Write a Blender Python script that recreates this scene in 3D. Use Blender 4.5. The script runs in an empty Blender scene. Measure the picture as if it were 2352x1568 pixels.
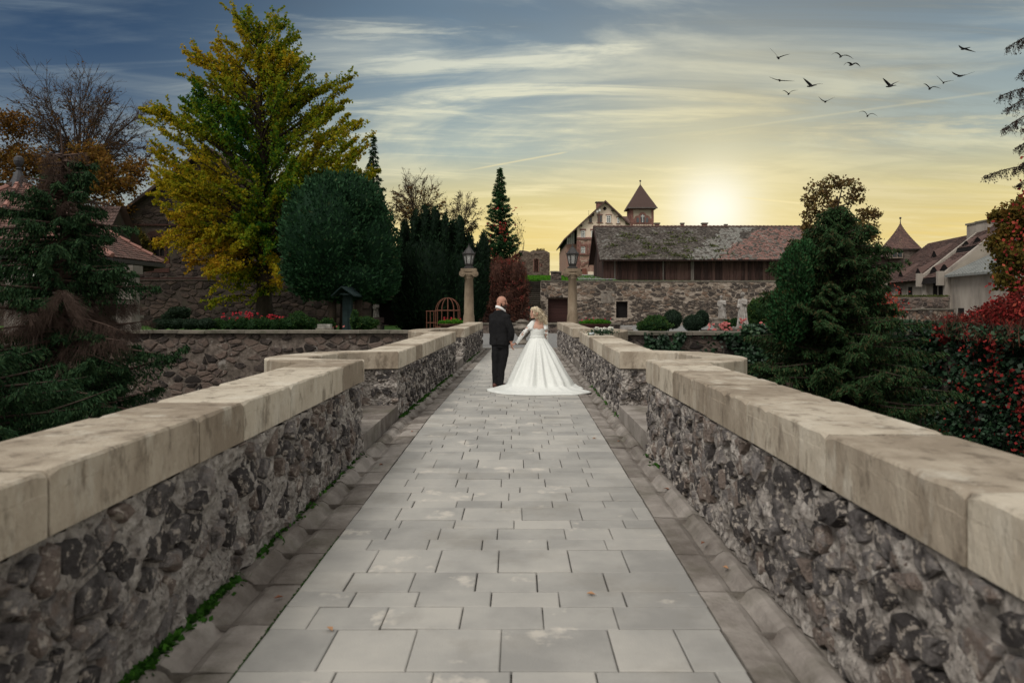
import bpy, math, random
import numpy as np
from mathutils import Vector, noise

R = math.radians
rng = np.random.default_rng(11)
rnd = random.Random(5)
sc = bpy.context.scene
C = sc.collection

# ------------------------------------------------------------------ camera
F, CX, CY, EYE = 1700.0, 1188.0, 700.0, 1.65      # focal length and principal point of a 2352 px wide view
cam_d = bpy.data.cameras.new('camera')
cam = bpy.data.objects.new('camera', cam_d); C.objects.link(cam)
cam.location = (0, 0, EYE); cam.rotation_euler = (R(90), 0, 0)
cam_d.sensor_width = 36; cam_d.lens = F / 2352 * 36
cam_d.shift_x = -(CX - 1176) / 2352; cam_d.shift_y = -(784 - CY) / 2352
cam_d.clip_end = 6000; cam_d.clip_start = 0.05
cam_d.dof.use_dof = True; cam_d.dof.focus_distance = 15.0; cam_d.dof.aperture_fstop = 2.5
sc.camera = cam

def P(px, py, Y):
    return np.array([(px - CX) / F * Y, Y, EYE - (py - CY) / F * Y])

def s2l(c):
    c = c / 255.0
    return c / 12.92 if c <= 0.04045 else ((c + 0.055) / 1.055) ** 2.4
def srgb(r, g, b): return (s2l(r), s2l(g), s2l(b), 1)

# ------------------------------------------------------------------ world
SUN_EL, SUN_AZ = R(50), R(222)
w = bpy.data.worlds.new('World'); sc.world = w; w.use_nodes = True
nt = w.node_tree; N = nt.nodes; L = nt.links; N.clear()
def nd(t, **k):
    n = N.new(t)
    for a, v in k.items(): setattr(n, a, v)
    return n
def mth(op, a, b=None, clamp=False):
    n = nd('ShaderNodeMath', operation=op); n.use_clamp = clamp
    for i, v in enumerate((a, b)):
        if v is None: continue
        if isinstance(v, (int, float)): n.inputs[i].default_value = v
        else: L.new(v, n.inputs[i])
    return n.outputs[0]
def mixc(f, a, b, bt='MIX'):
    n = nd('ShaderNodeMix', data_type='RGBA', blend_type=bt)
    n.clamp_factor = True
    for i, v in ((0, f), (6, a), (7, b)):
        if isinstance(v, (int, float)): n.inputs[i].default_value = v
        elif isinstance(v, tuple): n.inputs[i].default_value = v
        else: L.new(v, n.inputs[i])
    return n.outputs[2]
def mrange(v, a, b, c=0, d=1, smooth=True):
    n = nd('ShaderNodeMapRange', interpolation_type='SMOOTHSTEP' if smooth else 'LINEAR')
    n.inputs[1].default_value = a; n.inputs[2].default_value = b; n.inputs[3].default_value = c; n.inputs[4].default_value = d
    L.new(v, n.inputs[0]); return n.outputs[0]
def ramp(v, pts):
    n = nd('ShaderNodeValToRGB'); e = n.color_ramp.elements
    while len(e) < len(pts): e.new(0.5)
    for i, (p, c) in enumerate(pts):
        e[i].position = p; e[i].color = c
    L.new(v, n.inputs[0]); return n.outputs[0]
tc = nd('ShaderNodeTexCoord'); D = tc.outputs['Generated']
sep = nd('ShaderNodeSeparateXYZ'); L.new(D, sep.inputs[0]); dx, dy, dz = sep.outputs
zc = mth('MAXIMUM', dz, 0.0)
base = ramp(zc, [(0.0, srgb(208, 214, 208)), (0.035, srgb(226, 214, 164)), (0.085, srgb(240, 212, 128)), (0.14, srgb(222, 208, 148)), (0.20, srgb(170, 184, 178)),
                 (0.28, srgb(136, 156, 166)), (0.37, srgb(104, 128, 148)), (0.60, srgb(128, 145, 158)), (1.0, srgb(150, 164, 174))])
left = ramp(zc, [(0.0, srgb(205, 205, 185)), (0.10, srgb(160, 168, 160)), (0.18, srgb(92, 112, 132)), (0.30, srgb(46, 72, 102)), (0.40, srgb(28, 54, 84)), (0.7, srgb(60, 86, 116)), (1.0, srgb(120, 138, 155))])
lf = mrange(dx, -0.50, -0.04, 1, 0)
col = mixc(lf, base, left)
den = mth('ADD', zc, 0.10)
comb = nd('ShaderNodeCombineXYZ')
L.new(mth('DIVIDE', dx, den), comb.inputs[0]); L.new(mth('DIVIDE', dy, den), comb.inputs[1])
def cloud(scale, sx, sy, rot, detail, dist, rough, off):
    mp = nd('ShaderNodeMapping'); mp.inputs['Scale'].default_value = (sx, sy, 1); mp.inputs['Rotation'].default_value = (0, 0, rot)
    mp.inputs['Location'].default_value = off
    L.new(comb.outputs[0], mp.inputs[0])
    n = nd('ShaderNodeTexNoise'); n.inputs['Scale'].default_value = scale; n.inputs['Detail'].default_value = detail
    n.inputs['Roughness'].default_value = rough; n.inputs['Distortion'].default_value = dist
    L.new(mp.outputs[0], n.inputs['Vector']); return n.outputs[0]
c1 = cloud(0.75, 0.62, 1.35, R(-30), 10, 2.2, 0.56, (3.1, 1.2, 0))
c2 = cloud(1.25, 0.34, 1.5, R(-16), 12, 1.6, 0.64, (2.7, 4.2, 0))
c4 = cloud(3.4, 0.30, 1.1, R(-20), 12, 1.8, 0.66, (5.7, 1.2, 0))
c3 = cloud(0.42, 0.8, 1.3, R(8), 5, 0.6, 0.55, (1.3, 9.2, 0))
m1 = mth('MULTIPLY', mrange(c1, 0.44, 0.62), mrange(c4, 0.30, 0.62, 0.55, 1.1)); m2 = mth('MULTIPLY', mrange(c2, 0.48, 0.62), mrange(c4, 0.36, 0.60, 0.35, 1.15))
cm = mth('ADD', mth('MULTIPLY', m1, 0.60), mth('MULTIPLY', mth('MULTIPLY', m2, 0.75), mrange(c1, 0.32, 0.5, 0.45, 1)), clamp=True)
ccol = ramp(zc, [(0.0, srgb(240, 228, 180)), (0.10, srgb(250, 228, 158)), (0.20, srgb(234, 231, 196)), (0.32, srgb(220, 222, 204)), (0.45, srgb(204, 209, 200)), (1.0, srgb(205, 210, 212))])
cleft = ramp(zc, [(0.0, srgb(205, 200, 180)), (0.2, srgb(146, 156, 158)), (0.4, srgb(104, 124, 142)), (1.0, srgb(175, 182, 190))])
ccol = mixc(lf, ccol, cleft)
col = mixc(mth('MULTIPLY', cm, mrange(dx, -0.6, 0.0, 0.5, 0.95)), col, ccol)
# darker grey bank of cloud
gk = mth('MULTIPLY', mrange(c3, 0.50, 0.66), mrange(zc, 0.14, 0.34, 0.0, 0.6))
col = mixc(gk, col, mixc(lf, srgb(112, 120, 122), srgb(44, 66, 92)))
db = Vector(((2010 - CX) / F, 1, (CY - 60) / F)).normalized()
vb_ = nd('ShaderNodeVectorMath', operation='DOT_PRODUCT'); L.new(D, vb_.inputs[0]); vb_.inputs[1].default_value = db
dkb = mth('MULTIPLY', mth('POWER', mth('MAXIMUM', vb_.outputs['Value'], 0.0), 55.0), mrange(c2, 0.40, 0.58, 0.15, 0.62))
col = mixc(dkb, col, srgb(112, 116, 112))
# the low sun behind thin cloud
sd = Vector(((1638 - CX) / F, 1, (CY - 482) / F)).normalized()
vm = nd('ShaderNodeVectorMath', operation='DOT_PRODUCT'); L.new(D, vm.inputs[0]); vm.inputs[1].default_value = sd
dt = mth('MAXIMUM', vm.outputs['Value'], 0.0)
col = mixc(mth('MULTIPLY', mth('POWER', dt, 40.0), 0.30), col, srgb(255, 226, 150))
col = mixc(mth('MULTIPLY', mth('POWER', dt, 130.0), 0.42), col, srgb(255, 240, 180))
col = mixc(mth('MULTIPLY', mth('POWER', dt, 800.0), 0.97), col, (1.12, 1.08, .92, 1))
# two thin vapour trails
def trail(a, b, w_, k):
    global col
    va = Vector(((a[0] - CX) / F, 1, (CY - a[1]) / F)).normalized(); vb = Vector(((b[0] - CX) / F, 1, (CY - b[1]) / F)).normalized()
    nrm = va.cross(vb).normalized()
    q = nd('ShaderNodeVectorMath', operation='DOT_PRODUCT'); L.new(D, q.inputs[0]); q.inputs[1].default_value = nrm
    f = mrange(mth('ABSOLUTE', q.outputs['Value']), 0.0, w_, 1, 0)
    m_ = (vb.x - va.x) * 0.3
    f = mth('MULTIPLY', f, mth('MULTIPLY', mrange(dx, va.x, va.x + m_), mrange(dx, vb.x - m_ * 0.3, vb.x, 1, 0)))
    col = mixc(mth('MULTIPLY', f, k), col, srgb(255, 236, 176))
trail((1050, 396), (1310, 348), 0.0018, 0.45)
trail((1560, 312), (2330, 205), 0.0022, 0.14)
trail((1690, 452), (1850, 468), 0.002, 0.6)
# the high cloud overhead and behind the viewer is an even pale overcast
behind = mrange(dy, -0.35, 0.55, 1, 0); high = mrange(zc, 0.42, 0.80)
oc = mth('MAXIMUM', behind, high)
col = mixc(mth('MULTIPLY', oc, 0.92), col, (0.90, 0.855, 0.79, 1))
sky = nd('ShaderNodeTexSky'); sky.sky_type = 'NISHITA'; sky.sun_disc = False
sky.sun_elevation = SUN_EL; sky.sun_rotation = SUN_AZ; sky.altitude = 200; sky.air_density = 1.0; sky.dust_density = 2.0
b1 = nd('ShaderNodeBackground'); L.new(sky.outputs[0], b1.inputs[0]); b1.inputs[1].default_value = 0.006
b2 = nd('ShaderNodeBackground'); L.new(col, b2.inputs[0]); b2.inputs[1].default_value = 0.95
ad = nd('ShaderNodeAddShader'); L.new(b1.outputs[0], ad.inputs[0]); L.new(b2.outputs[0], ad.inputs[1])
wo = nd('ShaderNodeOutputWorld'); L.new(ad.outputs[0], wo.inputs[0])

# ------------------------------------------------------------------ sun (behind overcast: weak and wide)
sl = bpy.data.lights.new('sun', 'SUN'); sl.energy = 2.1; sl.angle = R(22); sl.color = (1, 0.95, 0.875)
so = bpy.data.objects.new('sun', sl); C.objects.link(so)
to_sun = Vector((math.sin(SUN_AZ) * math.cos(SUN_EL), math.cos(SUN_AZ) * math.cos(SUN_EL), math.sin(SUN_EL)))
so.rotation_euler = to_sun.to_track_quat('Z', 'Y').to_euler(); so.location = to_sun * 60
vs = sc.view_settings
vs.view_transform = 'Standard'; vs.look = 'None'; vs.exposure = 0.0; vs.gamma = 1; vs.use_curve_mapping = False
sc.cycles.max_bounces = 6; sc.cycles.diffuse_bounces = 3; sc.cycles.transparent_max_bounces = 12

# ------------------------------------------------------------------ materials
MATS = {}
def mat(name, cols, scale=3.0, rough=0.9, bump=0.0, bscale=None, rand=0.0, attr=False, stretch=(1, 1, 1), detail=6, spec=0.2,
        trans=0.0, bdist=.03, layer=None, vor=None, metal=0.0, patch=None, sheen=0.0):
    """noise-coloured principled material; rand = value change per object; attr = colour picked by the 'tint' attribute;
    layer = (colour, scale, lo, hi, strength) stains, or painted pit shade, over it; patch likewise, larger"""
    if name in MATS: return MATS[name]
    m = bpy.data.materials.new(name); m.use_nodes = True
    t = m.node_tree; n = t.nodes; l = t.links; n.clear()
    out = n.new('ShaderNodeOutputMaterial'); bs = n.new('ShaderNodeBsdfPrincipled')
    l.new(bs.outputs[0], out.inputs[0])
    bs.inputs['Roughness'].default_value = rough; bs.inputs['Specular IOR Level'].default_value = spec; bs.inputs['Metallic'].default_value = metal
    if sheen: bs.inputs['Sheen Weight'].default_value = sheen
    geo = n.new('ShaderNodeNewGeometry'); mp = n.new('ShaderNodeMapping'); mp.inputs['Scale'].default_value = stretch
    l.new(geo.outputs['Position'], mp.inputs[0])
    def nz(s, d=detail, r=0.6):
        q = n.new('ShaderNodeTexNoise'); q.inputs['Scale'].default_value = s; q.inputs['Detail'].default_value = d; q.inputs['Roughness'].default_value = r
        l.new(mp.outputs[0], q.inputs['Vector']); return q.outputs[0]
    q = nz(scale)
    rp = n.new('ShaderNodeValToRGB'); e = rp.color_ramp.elements
    while len(e) < len(cols): e.new(0.5)
    if attr:
        at = n.new('ShaderNodeAttribute'); at.attribute_name = 'tint'
        ml = n.new('ShaderNodeMath'); ml.operation = 'MULTIPLY_ADD'; l.new(q, ml.inputs[0]); ml.inputs[1].default_value = 0.3; 
        sb = n.new('ShaderNodeMath'); sb.operation = 'SUBTRACT'; l.new(at.outputs['Fac'], sb.inputs[0]); sb.inputs[1].default_value = 0.15
        l.new(sb.outputs[0], ml.inputs[2]); l.new(ml.outputs[0], rp.inputs[0])
        for i, c in enumerate(cols):
            e[i].position = i / max(1, len(cols) - 1); e[i].color = c
    else:
        fac = q
        if rand:
            oi = n.new('ShaderNodeObjectInfo'); ma = n.new('ShaderNodeMath'); ma.operation = 'MULTIPLY_ADD'
            l.new(oi.outputs['Random'], ma.inputs[0]); ma.inputs[1].default_value = rand
            s2 = n.new('ShaderNodeMath'); s2.operation = 'SUBTRACT'; l.new(q, s2.inputs[0]); s2.inputs[1].default_value = rand / 2
            l.new(s2.outputs[0], ma.inputs[2]); fac = ma.outputs[0]
        l.new(fac, rp.inputs[0])
        for i, c in enumerate(cols):
            e[i].position = 0.3 + 0.4 * i / max(1, len(cols) - 1); e[i].color = c
    colr = rp.outputs[0]
    for ly in (layer, patch):
        if not ly: continue
        lc, ls, lo, hi, st = ly
        k = nz(ls, 5, 0.65); mr = n.new('ShaderNodeMapRange'); mr.inputs[1].default_value = lo; mr.inputs[2].default_value = hi; mr.inputs[4].default_value = st
        l.new(k, mr.inputs[0]); mx = n.new('ShaderNodeMix'); mx.data_type = 'RGBA'
        l.new(mr.outputs[0], mx.inputs[0]); l.new(colr, mx.inputs[6]); mx.inputs[7].default_value = lc; colr = mx.outputs[2]
    l.new(colr, bs.inputs['Base Color'])
    if bump:
        bp = n.new('ShaderNodeBump'); bp.inputs['Strength'].default_value = bump; bp.inputs['Distance'].default_value = bdist
        hb = nz(bscale or scale * 3, 7, 0.65)
        if vor:
            v = n.new('ShaderNodeTexVoronoi'); v.inputs['Scale'].default_value = vor; l.new(mp.outputs[0], v.inputs['Vector'])
            ad_ = n.new('ShaderNodeMath'); ad_.operation = 'ADD'; l.new(hb, ad_.inputs[0]); l.new(v.outputs['Distance'], ad_.inputs[1]); hb = ad_.outputs[0]
        l.new(hb, bp.inputs['Height']); l.new(bp.outputs[0], bs.inputs['Normal'])
    if trans:
        tr = n.new('ShaderNodeBsdfTranslucent'); l.new(colr, tr.inputs[0]); mxs = n.new('ShaderNodeMixShader'); mxs.inputs[0].default_value = trans
        l.new(bs.outputs[0], mxs.inputs[1]); l.new(tr.outputs[0], mxs.inputs[2]); l.new(mxs.outputs[0], out.inputs[0])
    MATS[name] = m
    return m
def g(v, r=1.0, b=1.0): return (v * r, v, v * b, 1)

M_MORTAR = mat('mortar', [(.30, .265, .24, 1), (.50, .455, .415, 1), (.74, .69, .635, 1)], 16, .95, 1.0, 42, vor=22, bdist=.07, layer=((.055, .047, .043, 1), 18, .56, .63, .75), patch=((.20, .175, .16, 1), 2.6, .52, .64, .5), detail=10)  # dark spots paint the shade of pits into the mortar colour
M_RUBBLE = mat('rubble', [(.075, .068, .067, 1), (.155, .142, .138, 1), (.285, .262, .25, 1), (.23, .185, .16, 1)], 11, .92, 1.0, 36, rand=.62, bdist=.06, layer=((.54, .48, .42, 1), 17, .545, .61, .9), patch=((.05, .044, .042, 1), 5.1, .56, .64, .6), detail=10, spec=.1)
M_COPING = mat('sandstone_coping', [(.25, .205, .155, 1), (.385, .33, .26, 1), (.50, .445, .36, 1)], 3.2, .88, .6, 44, rand=.45, layer=((.12, .095, .07, 1), 9, .54, .66, .65), patch=((.58, .54, .46, 1), 3.4, .55, .68, .6), detail=10, stretch=(1, 1, .45))
M_SLAB = mat('paving_slab', [(.255, .25, .237, 1), (.328, .32, .30, 1), (.392, .378, .348, 1)], 1.7, .72, .2, 80, rand=.30, layer=((.55, .51, .45, 1), 2.1, .60, .66, .6), patch=((.22, .205, .18, 1), 1.3, .53, .68, .5), detail=9)
M_JOINT = mat('joint_sand', [(.045, .04, .034, 1), (.08, .07, .06, 1)], 8, .95, .3)
M_GUTTER = mat('gutter_stone', [(.13, .112, .098, 1), (.22, .197, .177, 1), (.31, .282, .256, 1)], 3, .9, .5, 30, rand=.3, layer=((.30, .28, .25, 1), 5, .56, .72, .55), patch=((.08, .075, .05, 1), 2.2, .5, .7, .6))
M_MOSS = mat('moss', [(.02, .05, .008, 1), (.04, .11, .012, 1), (.07, .16, .02, 1)], 12, .95, .8, 60)
M_GRAVEL = mat('gravel', [(.13, .13, .13, 1), (.19, .19, .185, 1), (.25, .245, .24, 1)], 10, .95, .6, 60)
M_LAWN = mat('lawn', [(.02, .05, .01, 1), (.04, .10, .015, 1), (.07, .15, .03, 1)], 2, .95, .5, 40)
M_MOAT = mat('moat_ground', [(.02, .03, .01, 1), (.04, .045, .02, 1)], 1, .95, .5)
M_WARM = mat('warm_rubble', [(.06, .05, .044, 1), (.14, .112, .09, 1), (.24, .195, .155, 1), (.165, .115, .085, 1)], 4, .9, .8, 14, rand=.7, layer=((.4, .37, .33, 1), 3, .60, .72, .55))
M_WARMM = mat('warm_mortar', [(.18, .145, .118, 1), (.32, .27, .222, 1), (.46, .40, .345, 1)], 4, .95, .9, 14, stretch=(1, 1, 2.4), detail=9, layer=((.10, .08, .065, 1), 3, .5, .62, .7))
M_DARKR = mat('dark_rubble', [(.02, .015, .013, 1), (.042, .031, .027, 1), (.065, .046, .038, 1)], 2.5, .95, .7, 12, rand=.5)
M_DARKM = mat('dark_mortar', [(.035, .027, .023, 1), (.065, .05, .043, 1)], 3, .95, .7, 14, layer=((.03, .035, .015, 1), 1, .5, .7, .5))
M_MOATR = mat('moat_rubble', [(.03, .025, .023, 1), (.08, .064, .057, 1), (.14, .105, .088, 1)], 5, .92, .9, 16, rand=.7, layer=((.4, .37, .34, 1), 3.2, .64, .70, .7))
M_MOATM = mat('moat_mortar', [(.065, .053, .046, 1), (.14, .115, .098, 1), (.22, .185, .16, 1)], 6, .95, .9, 16, layer=((.42, .39, .36, 1), 1.8, .62, .68, .7), patch=((.03, .03, .02, 1), .8, .5, .7, .6))
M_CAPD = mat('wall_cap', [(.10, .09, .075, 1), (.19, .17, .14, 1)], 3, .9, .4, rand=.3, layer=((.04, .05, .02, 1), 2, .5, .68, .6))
M_PLANK = mat('barn_plank', [(.022, .012, .011, 1), (.045, .023, .02, 1), (.07, .04, .034, 1)], 3, .9, .3, 20, rand=.5, stretch=(3, 3, .25), layer=((.2, .17, .16, 1), 5, .6, .75, .55))
M_BEAM = mat('grey_beam', [(.075, .062, .057, 1), (.15, .13, .12, 1)], 4, .9, .3, stretch=(2, 2, .3))
M_TILE = mat('clay_tile', [(.055, .05, .045, 1), (.10, .085, .075, 1), (.15, .135, .12, 1), (.27, .27, .25, 1), (.23, .135, .115, 1), (.30, .175, .15, 1)], 5, .9, .4, 20, attr=True)
M_ROOFM = mat('roof_moss', [(.03, .045, .012, 1), (.06, .085, .02, 1)], 5, .95, .6)
M_TILED = mat('brown_tile', [(.05, .035, .032, 1), (.085, .055, .048, 1), (.115, .07, .06, 1), (.16, .095, .08, 1)], 5, .9, .4, 20, attr=True)
M_TILEP = mat('pavilion_tile', [(.06, .04, .035, 1), (.10, .065, .055, 1), (.17, .095, .08, 1), (.27, .14, .115, 1)], 5, .85, .4, 20, attr=True)
M_TILEPO = mat('pavilion_tile_piece', [(.065, .045, .04, 1), (.115, .075, .062, 1), (.19, .105, .085, 1), (.28, .145, .12, 1)], 3, .85, .4, 20, rand=.8)
M_PLASTER = mat('cream_plaster', [(.60, .48, .38, 1), (.71, .58, .465, 1), (.78, .66, .54, 1)], .7, .9, .2, layer=((.2, .15, .12, 1), 1.2, .55, .75, .4))
M_GREYP = mat('grey_plaster', [(.23, .20, .172, 1), (.33, .295, .255, 1), (.43, .39, .34, 1)], .5, .9, .3, 6, stretch=(1, 1, .35), layer=((.11, .095, .085, 1), .7, .52, .72, .55))
M_BRICK = mat('red_brick', [(.12, .062, .052, 1), (.19, .095, .078, 1), (.25, .135, .11, 1)], 4, .9, .4, 12, layer=((.35, .25, .2, 1), 6, .6, .75, .4))
M_HSTONE = mat('house_rubble', [(.15, .11, .09, 1), (.27, .205, .165, 1), (.40, .32, .26, 1), (.28, .17, .135, 1)], 3, .92, .6, 8, rand=.6)
M_GLASS = mat('window_glass', [(.03, .035, .04, 1), (.07, .08, .085, 1)], 1, .12, spec=.6)
M_WHITE = mat('white_paint', [(.55, .55, .52, 1), (.68, .68, .65, 1)], 3, .6)
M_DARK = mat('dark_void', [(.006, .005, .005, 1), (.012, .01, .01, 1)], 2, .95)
M_IRON = mat('wrought_iron', [(.018, .016, .016, 1), (.04, .036, .035, 1)], 14, .55, .2, 60, spec=.4)
M_RUST = mat('rusty_iron', [(.10, .04, .028, 1), (.17, .07, .045, 1)], 9, .8, .2)
M_LGLASS = mat('lantern_glass', [(.70, .70, .68, 1), (.82, .82, .80, 1)], 8, .3, trans=.4)
M_COLUMN = mat('column_stone', [(.15, .115, .08, 1), (.22, .17, .12, 1), (.28, .225, .165, 1)], 3, .9, .5, 26, layer=((.09, .075, .05, 1), 4, .54, .72, .6), stretch=(1, 1, .5))
M_STATUE = mat('statue_stone', [(.15, .135, .12, 1), (.28, .26, .24, 1), (.42, .40, .375, 1)], 3.5, .9, .4, 24, layer=((.08, .075, .065, 1), 3, .54, .70, .7))
M_URN = mat('urn_stone', [(.10, .088, .072, 1), (.19, .165, .14, 1), (.27, .25, .215, 1)], 5, .9, .5, 24)
M_GARAGE = mat('garage_door', [(.035, .016, .014, 1), (.055, .024, .02, 1)], 2, .7, stretch=(.3, 1, 3))
M_TEAL = mat('teal_timber', [(.008, .017, .018, 1), (.016, .03, .031, 1)], 4, .8, .2)
M_ZINC = mat('grey_sheet', [(.16, .17, .165, 1), (.25, .26, .25, 1)], 1.5, .6, stretch=(1, 3, 1), layer=((.16, .08, .06, 1), 1, .58, .72, .5))
M_BENCH = mat('bench_wood', [(.045, .03, .028, 1), (.075, .055, .05, 1)], 5, .8, stretch=(1, 1, 4))
M_TERRA = mat('planter_clay', [(.05, .022, .018, 1), (.09, .04, .032, 1)], 5, .8)
M_BARK = mat('bark', [(.022, .016, .012, 1), (.05, .037, .028, 1)], 4, .95, .8, 16, stretch=(1, 1, .3))
M_TWIG = mat('bare_twig', [(.045, .033, .028, 1), (.075, .055, .045, 1)], 4, .95)
M_DEAD = mat('dead_twig', [(.045, .03, .024, 1), (.085, .056, .044, 1)], 4, .95)
def leafmat(name, cols, tr=.35, rough=.75, spec=.1): return mat(name, cols, 1.1, rough, attr=True, trans=tr, spec=spec, detail=3)
M_GINKGO = leafmat('ginkgo_leaf', [(.012, .07, .016, 1), (.07, .16, .012, 1), (.22, .24, .012, 1), (.42, .31, .014, 1), (.46, .25, .022, 1)], .5)
M_THUJA = leafmat('thuja_leaf', [(.006, .018, .010, 1), (.016, .050, .022, 1), (.036, .09, .038, 1), (.075, .06, .03, 1)], .15)
M_YEW = leafmat('yew_leaf', [(.004, .011, .006, 1), (.009, .024, .011, 1), (.018, .04, .016, 1)], .15)
M_SPRUCE = leafmat('spruce_needle', [(.004, .013, .006, 1), (.010, .030, .012, 1), (.020, .050, .019, 1), (.036, .065, .024, 1)], .15)
M_CYPRESS = leafmat('cypress_leaf', [(.006, .015, .006, 1), (.015, .036, .012, 1), (.028, .10, .034, 1), (.055, .04, .015, 1)], .2)
M_FEATH = leafmat('feathery_leaf', [(.010, .022, .008, 1), (.020, .044, .015, 1), (.028, .070, .024, 1), (.058, .045, .02, 1)], .2)
M_BROWN = leafmat('brown_leaf', [(.05, .035, .02, 1), (.12, .075, .035, 1), (.18, .12, .04, 1), (.10, .10, .02, 1)])
M_ORANGE = leafmat('orange_leaf', [(.045, .03, .012, 1), (.12, .06, .014, 1), (.19, .09, .018, 1), (.16, .11, .02, 1)])
M_RED = leafmat('red_leaf', [(.06, .016, .012, 1), (.17, .024, .02, 1), (.34, .035, .035, 1), (.44, .10, .06, 1)])
M_RTWIG = leafmat('red_creeper_twig', [(.035, .018, .015, 1), (.075, .034, .027, 1), (.12, .06, .04, 1), (.24, .035, .032, 1)], .2)
M_IVY = leafmat('ivy_leaf', [(.005, .014, .007, 1), (.012, .036, .016, 1), (.022, .06, .026, 1), (.05, .085, .03, 1)], .12, .5, .35)
M_BUSH = leafmat('bush_leaf', [(.010, .026, .010, 1), (.02, .055, .016, 1), (.045, .09, .022, 1), (.12, .10, .025, 1)], .2)
M_BOX = leafmat('boxwood_leaf', [(.012, .022, .014, 1), (.022, .042, .024, 1), (.04, .065, .035, 1)], .12)
M_FRESH = leafmat('fresh_leaf', [(.03, .10, .01, 1), (.06, .19, .015, 1), (.11, .28, .02, 1)], .35)
M_OTREE = leafmat('autumn_green_leaf', [(.03, .035, .01, 1), (.08, .07, .014, 1), (.15, .10, .02, 1), (.2, .10, .025, 1)])
M_FRED = leafmat('red_petal', [(.42, .03, .05, 1), (.6, .07, .09, 1)], .3)
M_FPINK = leafmat('pink_petal', [(.6, .18, .18, 1), (.75, .32, .3, 1)], .3)
M_FWHITE = leafmat('white_petal', [(.7, .7, .62, 1), (.82, .82, .76, 1)], .25)
M_SKIN = mat('skin', [(.34, .17, .12, 1), (.43, .22, .155, 1)], 12, .55, spec=.35)
M_SKINF = mat('skin_light', [(.46, .26, .19, 1), (.55, .33, .25, 1)], 12, .5, spec=.35)
M_SUIT = mat('black_wool', [(.010, .010, .011, 1), (.016, .016, .017, 1)], 20, .9, .1, 200, spec=.08)
M_SHIRT = mat('white_cotton', [(.72, .72, .72, 1), (.8, .8, .8, 1)], 5, .8)
M_SHOE = mat('brown_leather', [(.06, .022, .016, 1), (.10, .035, .025, 1)], 8, .4, spec=.4)
M_BEARD = mat('beard', [(.025, .016, .012, 1), (.05, .03, .022, 1)], 60, .9, .5, 120)
M_SATIN = mat('white_satin', [(.64, .66, .635, 1), (.70, .72, .695, 1)], 22, .5, .08, 60, spec=.3, sheen=.2)
M_LACE = mat('white_lace', [(.62, .64, .615, 1), (.74, .75, .73, 1)], 40, .8, .15, 90)
M_HAIR = mat('blond_hair', [(.30, .23, .14, 1), (.52, .43, .30, 1), (.66, .58, .45, 1)], 26, .5, .5, 60, spec=.35)
M_LIP = mat('lips', [(.32, .09, .08, 1), (.36, .11, .1, 1)], 5, .5)
M_EYE = mat('eye_dark', [(.012, .01, .01, 1), (.02, .016, .015, 1)], 5, .3)
M_BIRD = mat('dark_feather', [(.012, .012, .013, 1), (.025, .025, .026, 1)], 6, .8)
M_WRAP = mat('ribbon_wrap', [(.4, .45, .48, 1), (.5, .54, .56, 1)], 8, .6)
M_LEAD = mat('lead_finial', [(.035, .035, .04, 1), (.06, .06, .065, 1)], 5, .6)
M_FALLEN = mat('fallen_leaf', [(.22, .09, .05, 1), (.35, .2, .11, 1)], 30, .8, rand=.5)
# sheer lace sleeves: embroidered cloth with open net between
def sheer():
    m = bpy.data.materials.new('sheer_lace'); m.use_nodes = True; t = m.node_tree; n = t.nodes; l = t.links
    bs = n['Principled BSDF']; bs.inputs['Base Color'].default_value = (.75, .76, .74, 1); bs.inputs['Roughness'].default_value = .8
    geo = n.new('ShaderNodeNewGeometry'); q = n.new('ShaderNodeTexNoise'); q.inputs['Scale'].default_value = 13; q.inputs['Detail'].default_value = 3
    l.new(geo.outputs['Position'], q.inputs['Vector'])
    mr = n.new('ShaderNodeMapRange'); mr.inputs[1].default_value = .44; mr.inputs[2].default_value = .50; mr.inputs[3].default_value = .10; mr.inputs[4].default_value = .95
    l.new(q.outputs[0], mr.inputs[0]); l.new(mr.outputs[0], bs.inputs['Alpha']); return m
M_SHEER = sheer()

# ------------------------------------------------------------------ mesh helpers
ORG = {}
def setp(o, label=None, cat=None, group=None, kind=None):
    if label: o['label'] = label
    if cat: o['category'] = cat
    if group: o['group'] = group
    if kind: o['kind'] = kind
    return o
def thing(name, label, cat, loc=(0, 0, 0), group=None):
    o = bpy.data.objects.new(name, None); C.objects.link(o); o.empty_display_size = .3
    o.location = loc; ORG[o.name] = np.array(loc, float)
    return setp(o, label, cat, group)
def raw_mesh(name, V, Fc, smooth=False, tint=None):
    me = bpy.data.meshes.new(name)
    V = np.asarray(V, np.float32)
    if isinstance(Fc, np.ndarray):
        k = Fc.shape[1]; nf = len(Fc)
        me.vertices.add(len(V)); me.vertices.foreach_set('co', V.ravel())
        me.loops.add(nf * k); me.loops.foreach_set('vertex_index', Fc.astype(np.int32).ravel())
        me.polygons.add(nf); me.polygons.foreach_set('loop_start', np.arange(0, nf * k, k, dtype=np.int32))
        me.update(calc_edges=True); me.validate()
    else:
        me.from_pydata(V.tolist(), [], Fc)
    if smooth: me.polygons.foreach_set('use_smooth', [True] * len(me.polygons))
    if tint is not None:
        a = me.attributes.new('tint', 'FLOAT', 'POINT'); a.data.foreach_set('value', np.asarray(tint, np.float32))
    return me
def place(o, parent, origin):
    C.objects.link(o)
    if parent is not None:
        o.parent = parent; o.location = np.asarray(origin) - ORG[parent.name]
    else: o.location = origin
    ORG[o.name] = np.asarray(origin, float)
    return o
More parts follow.
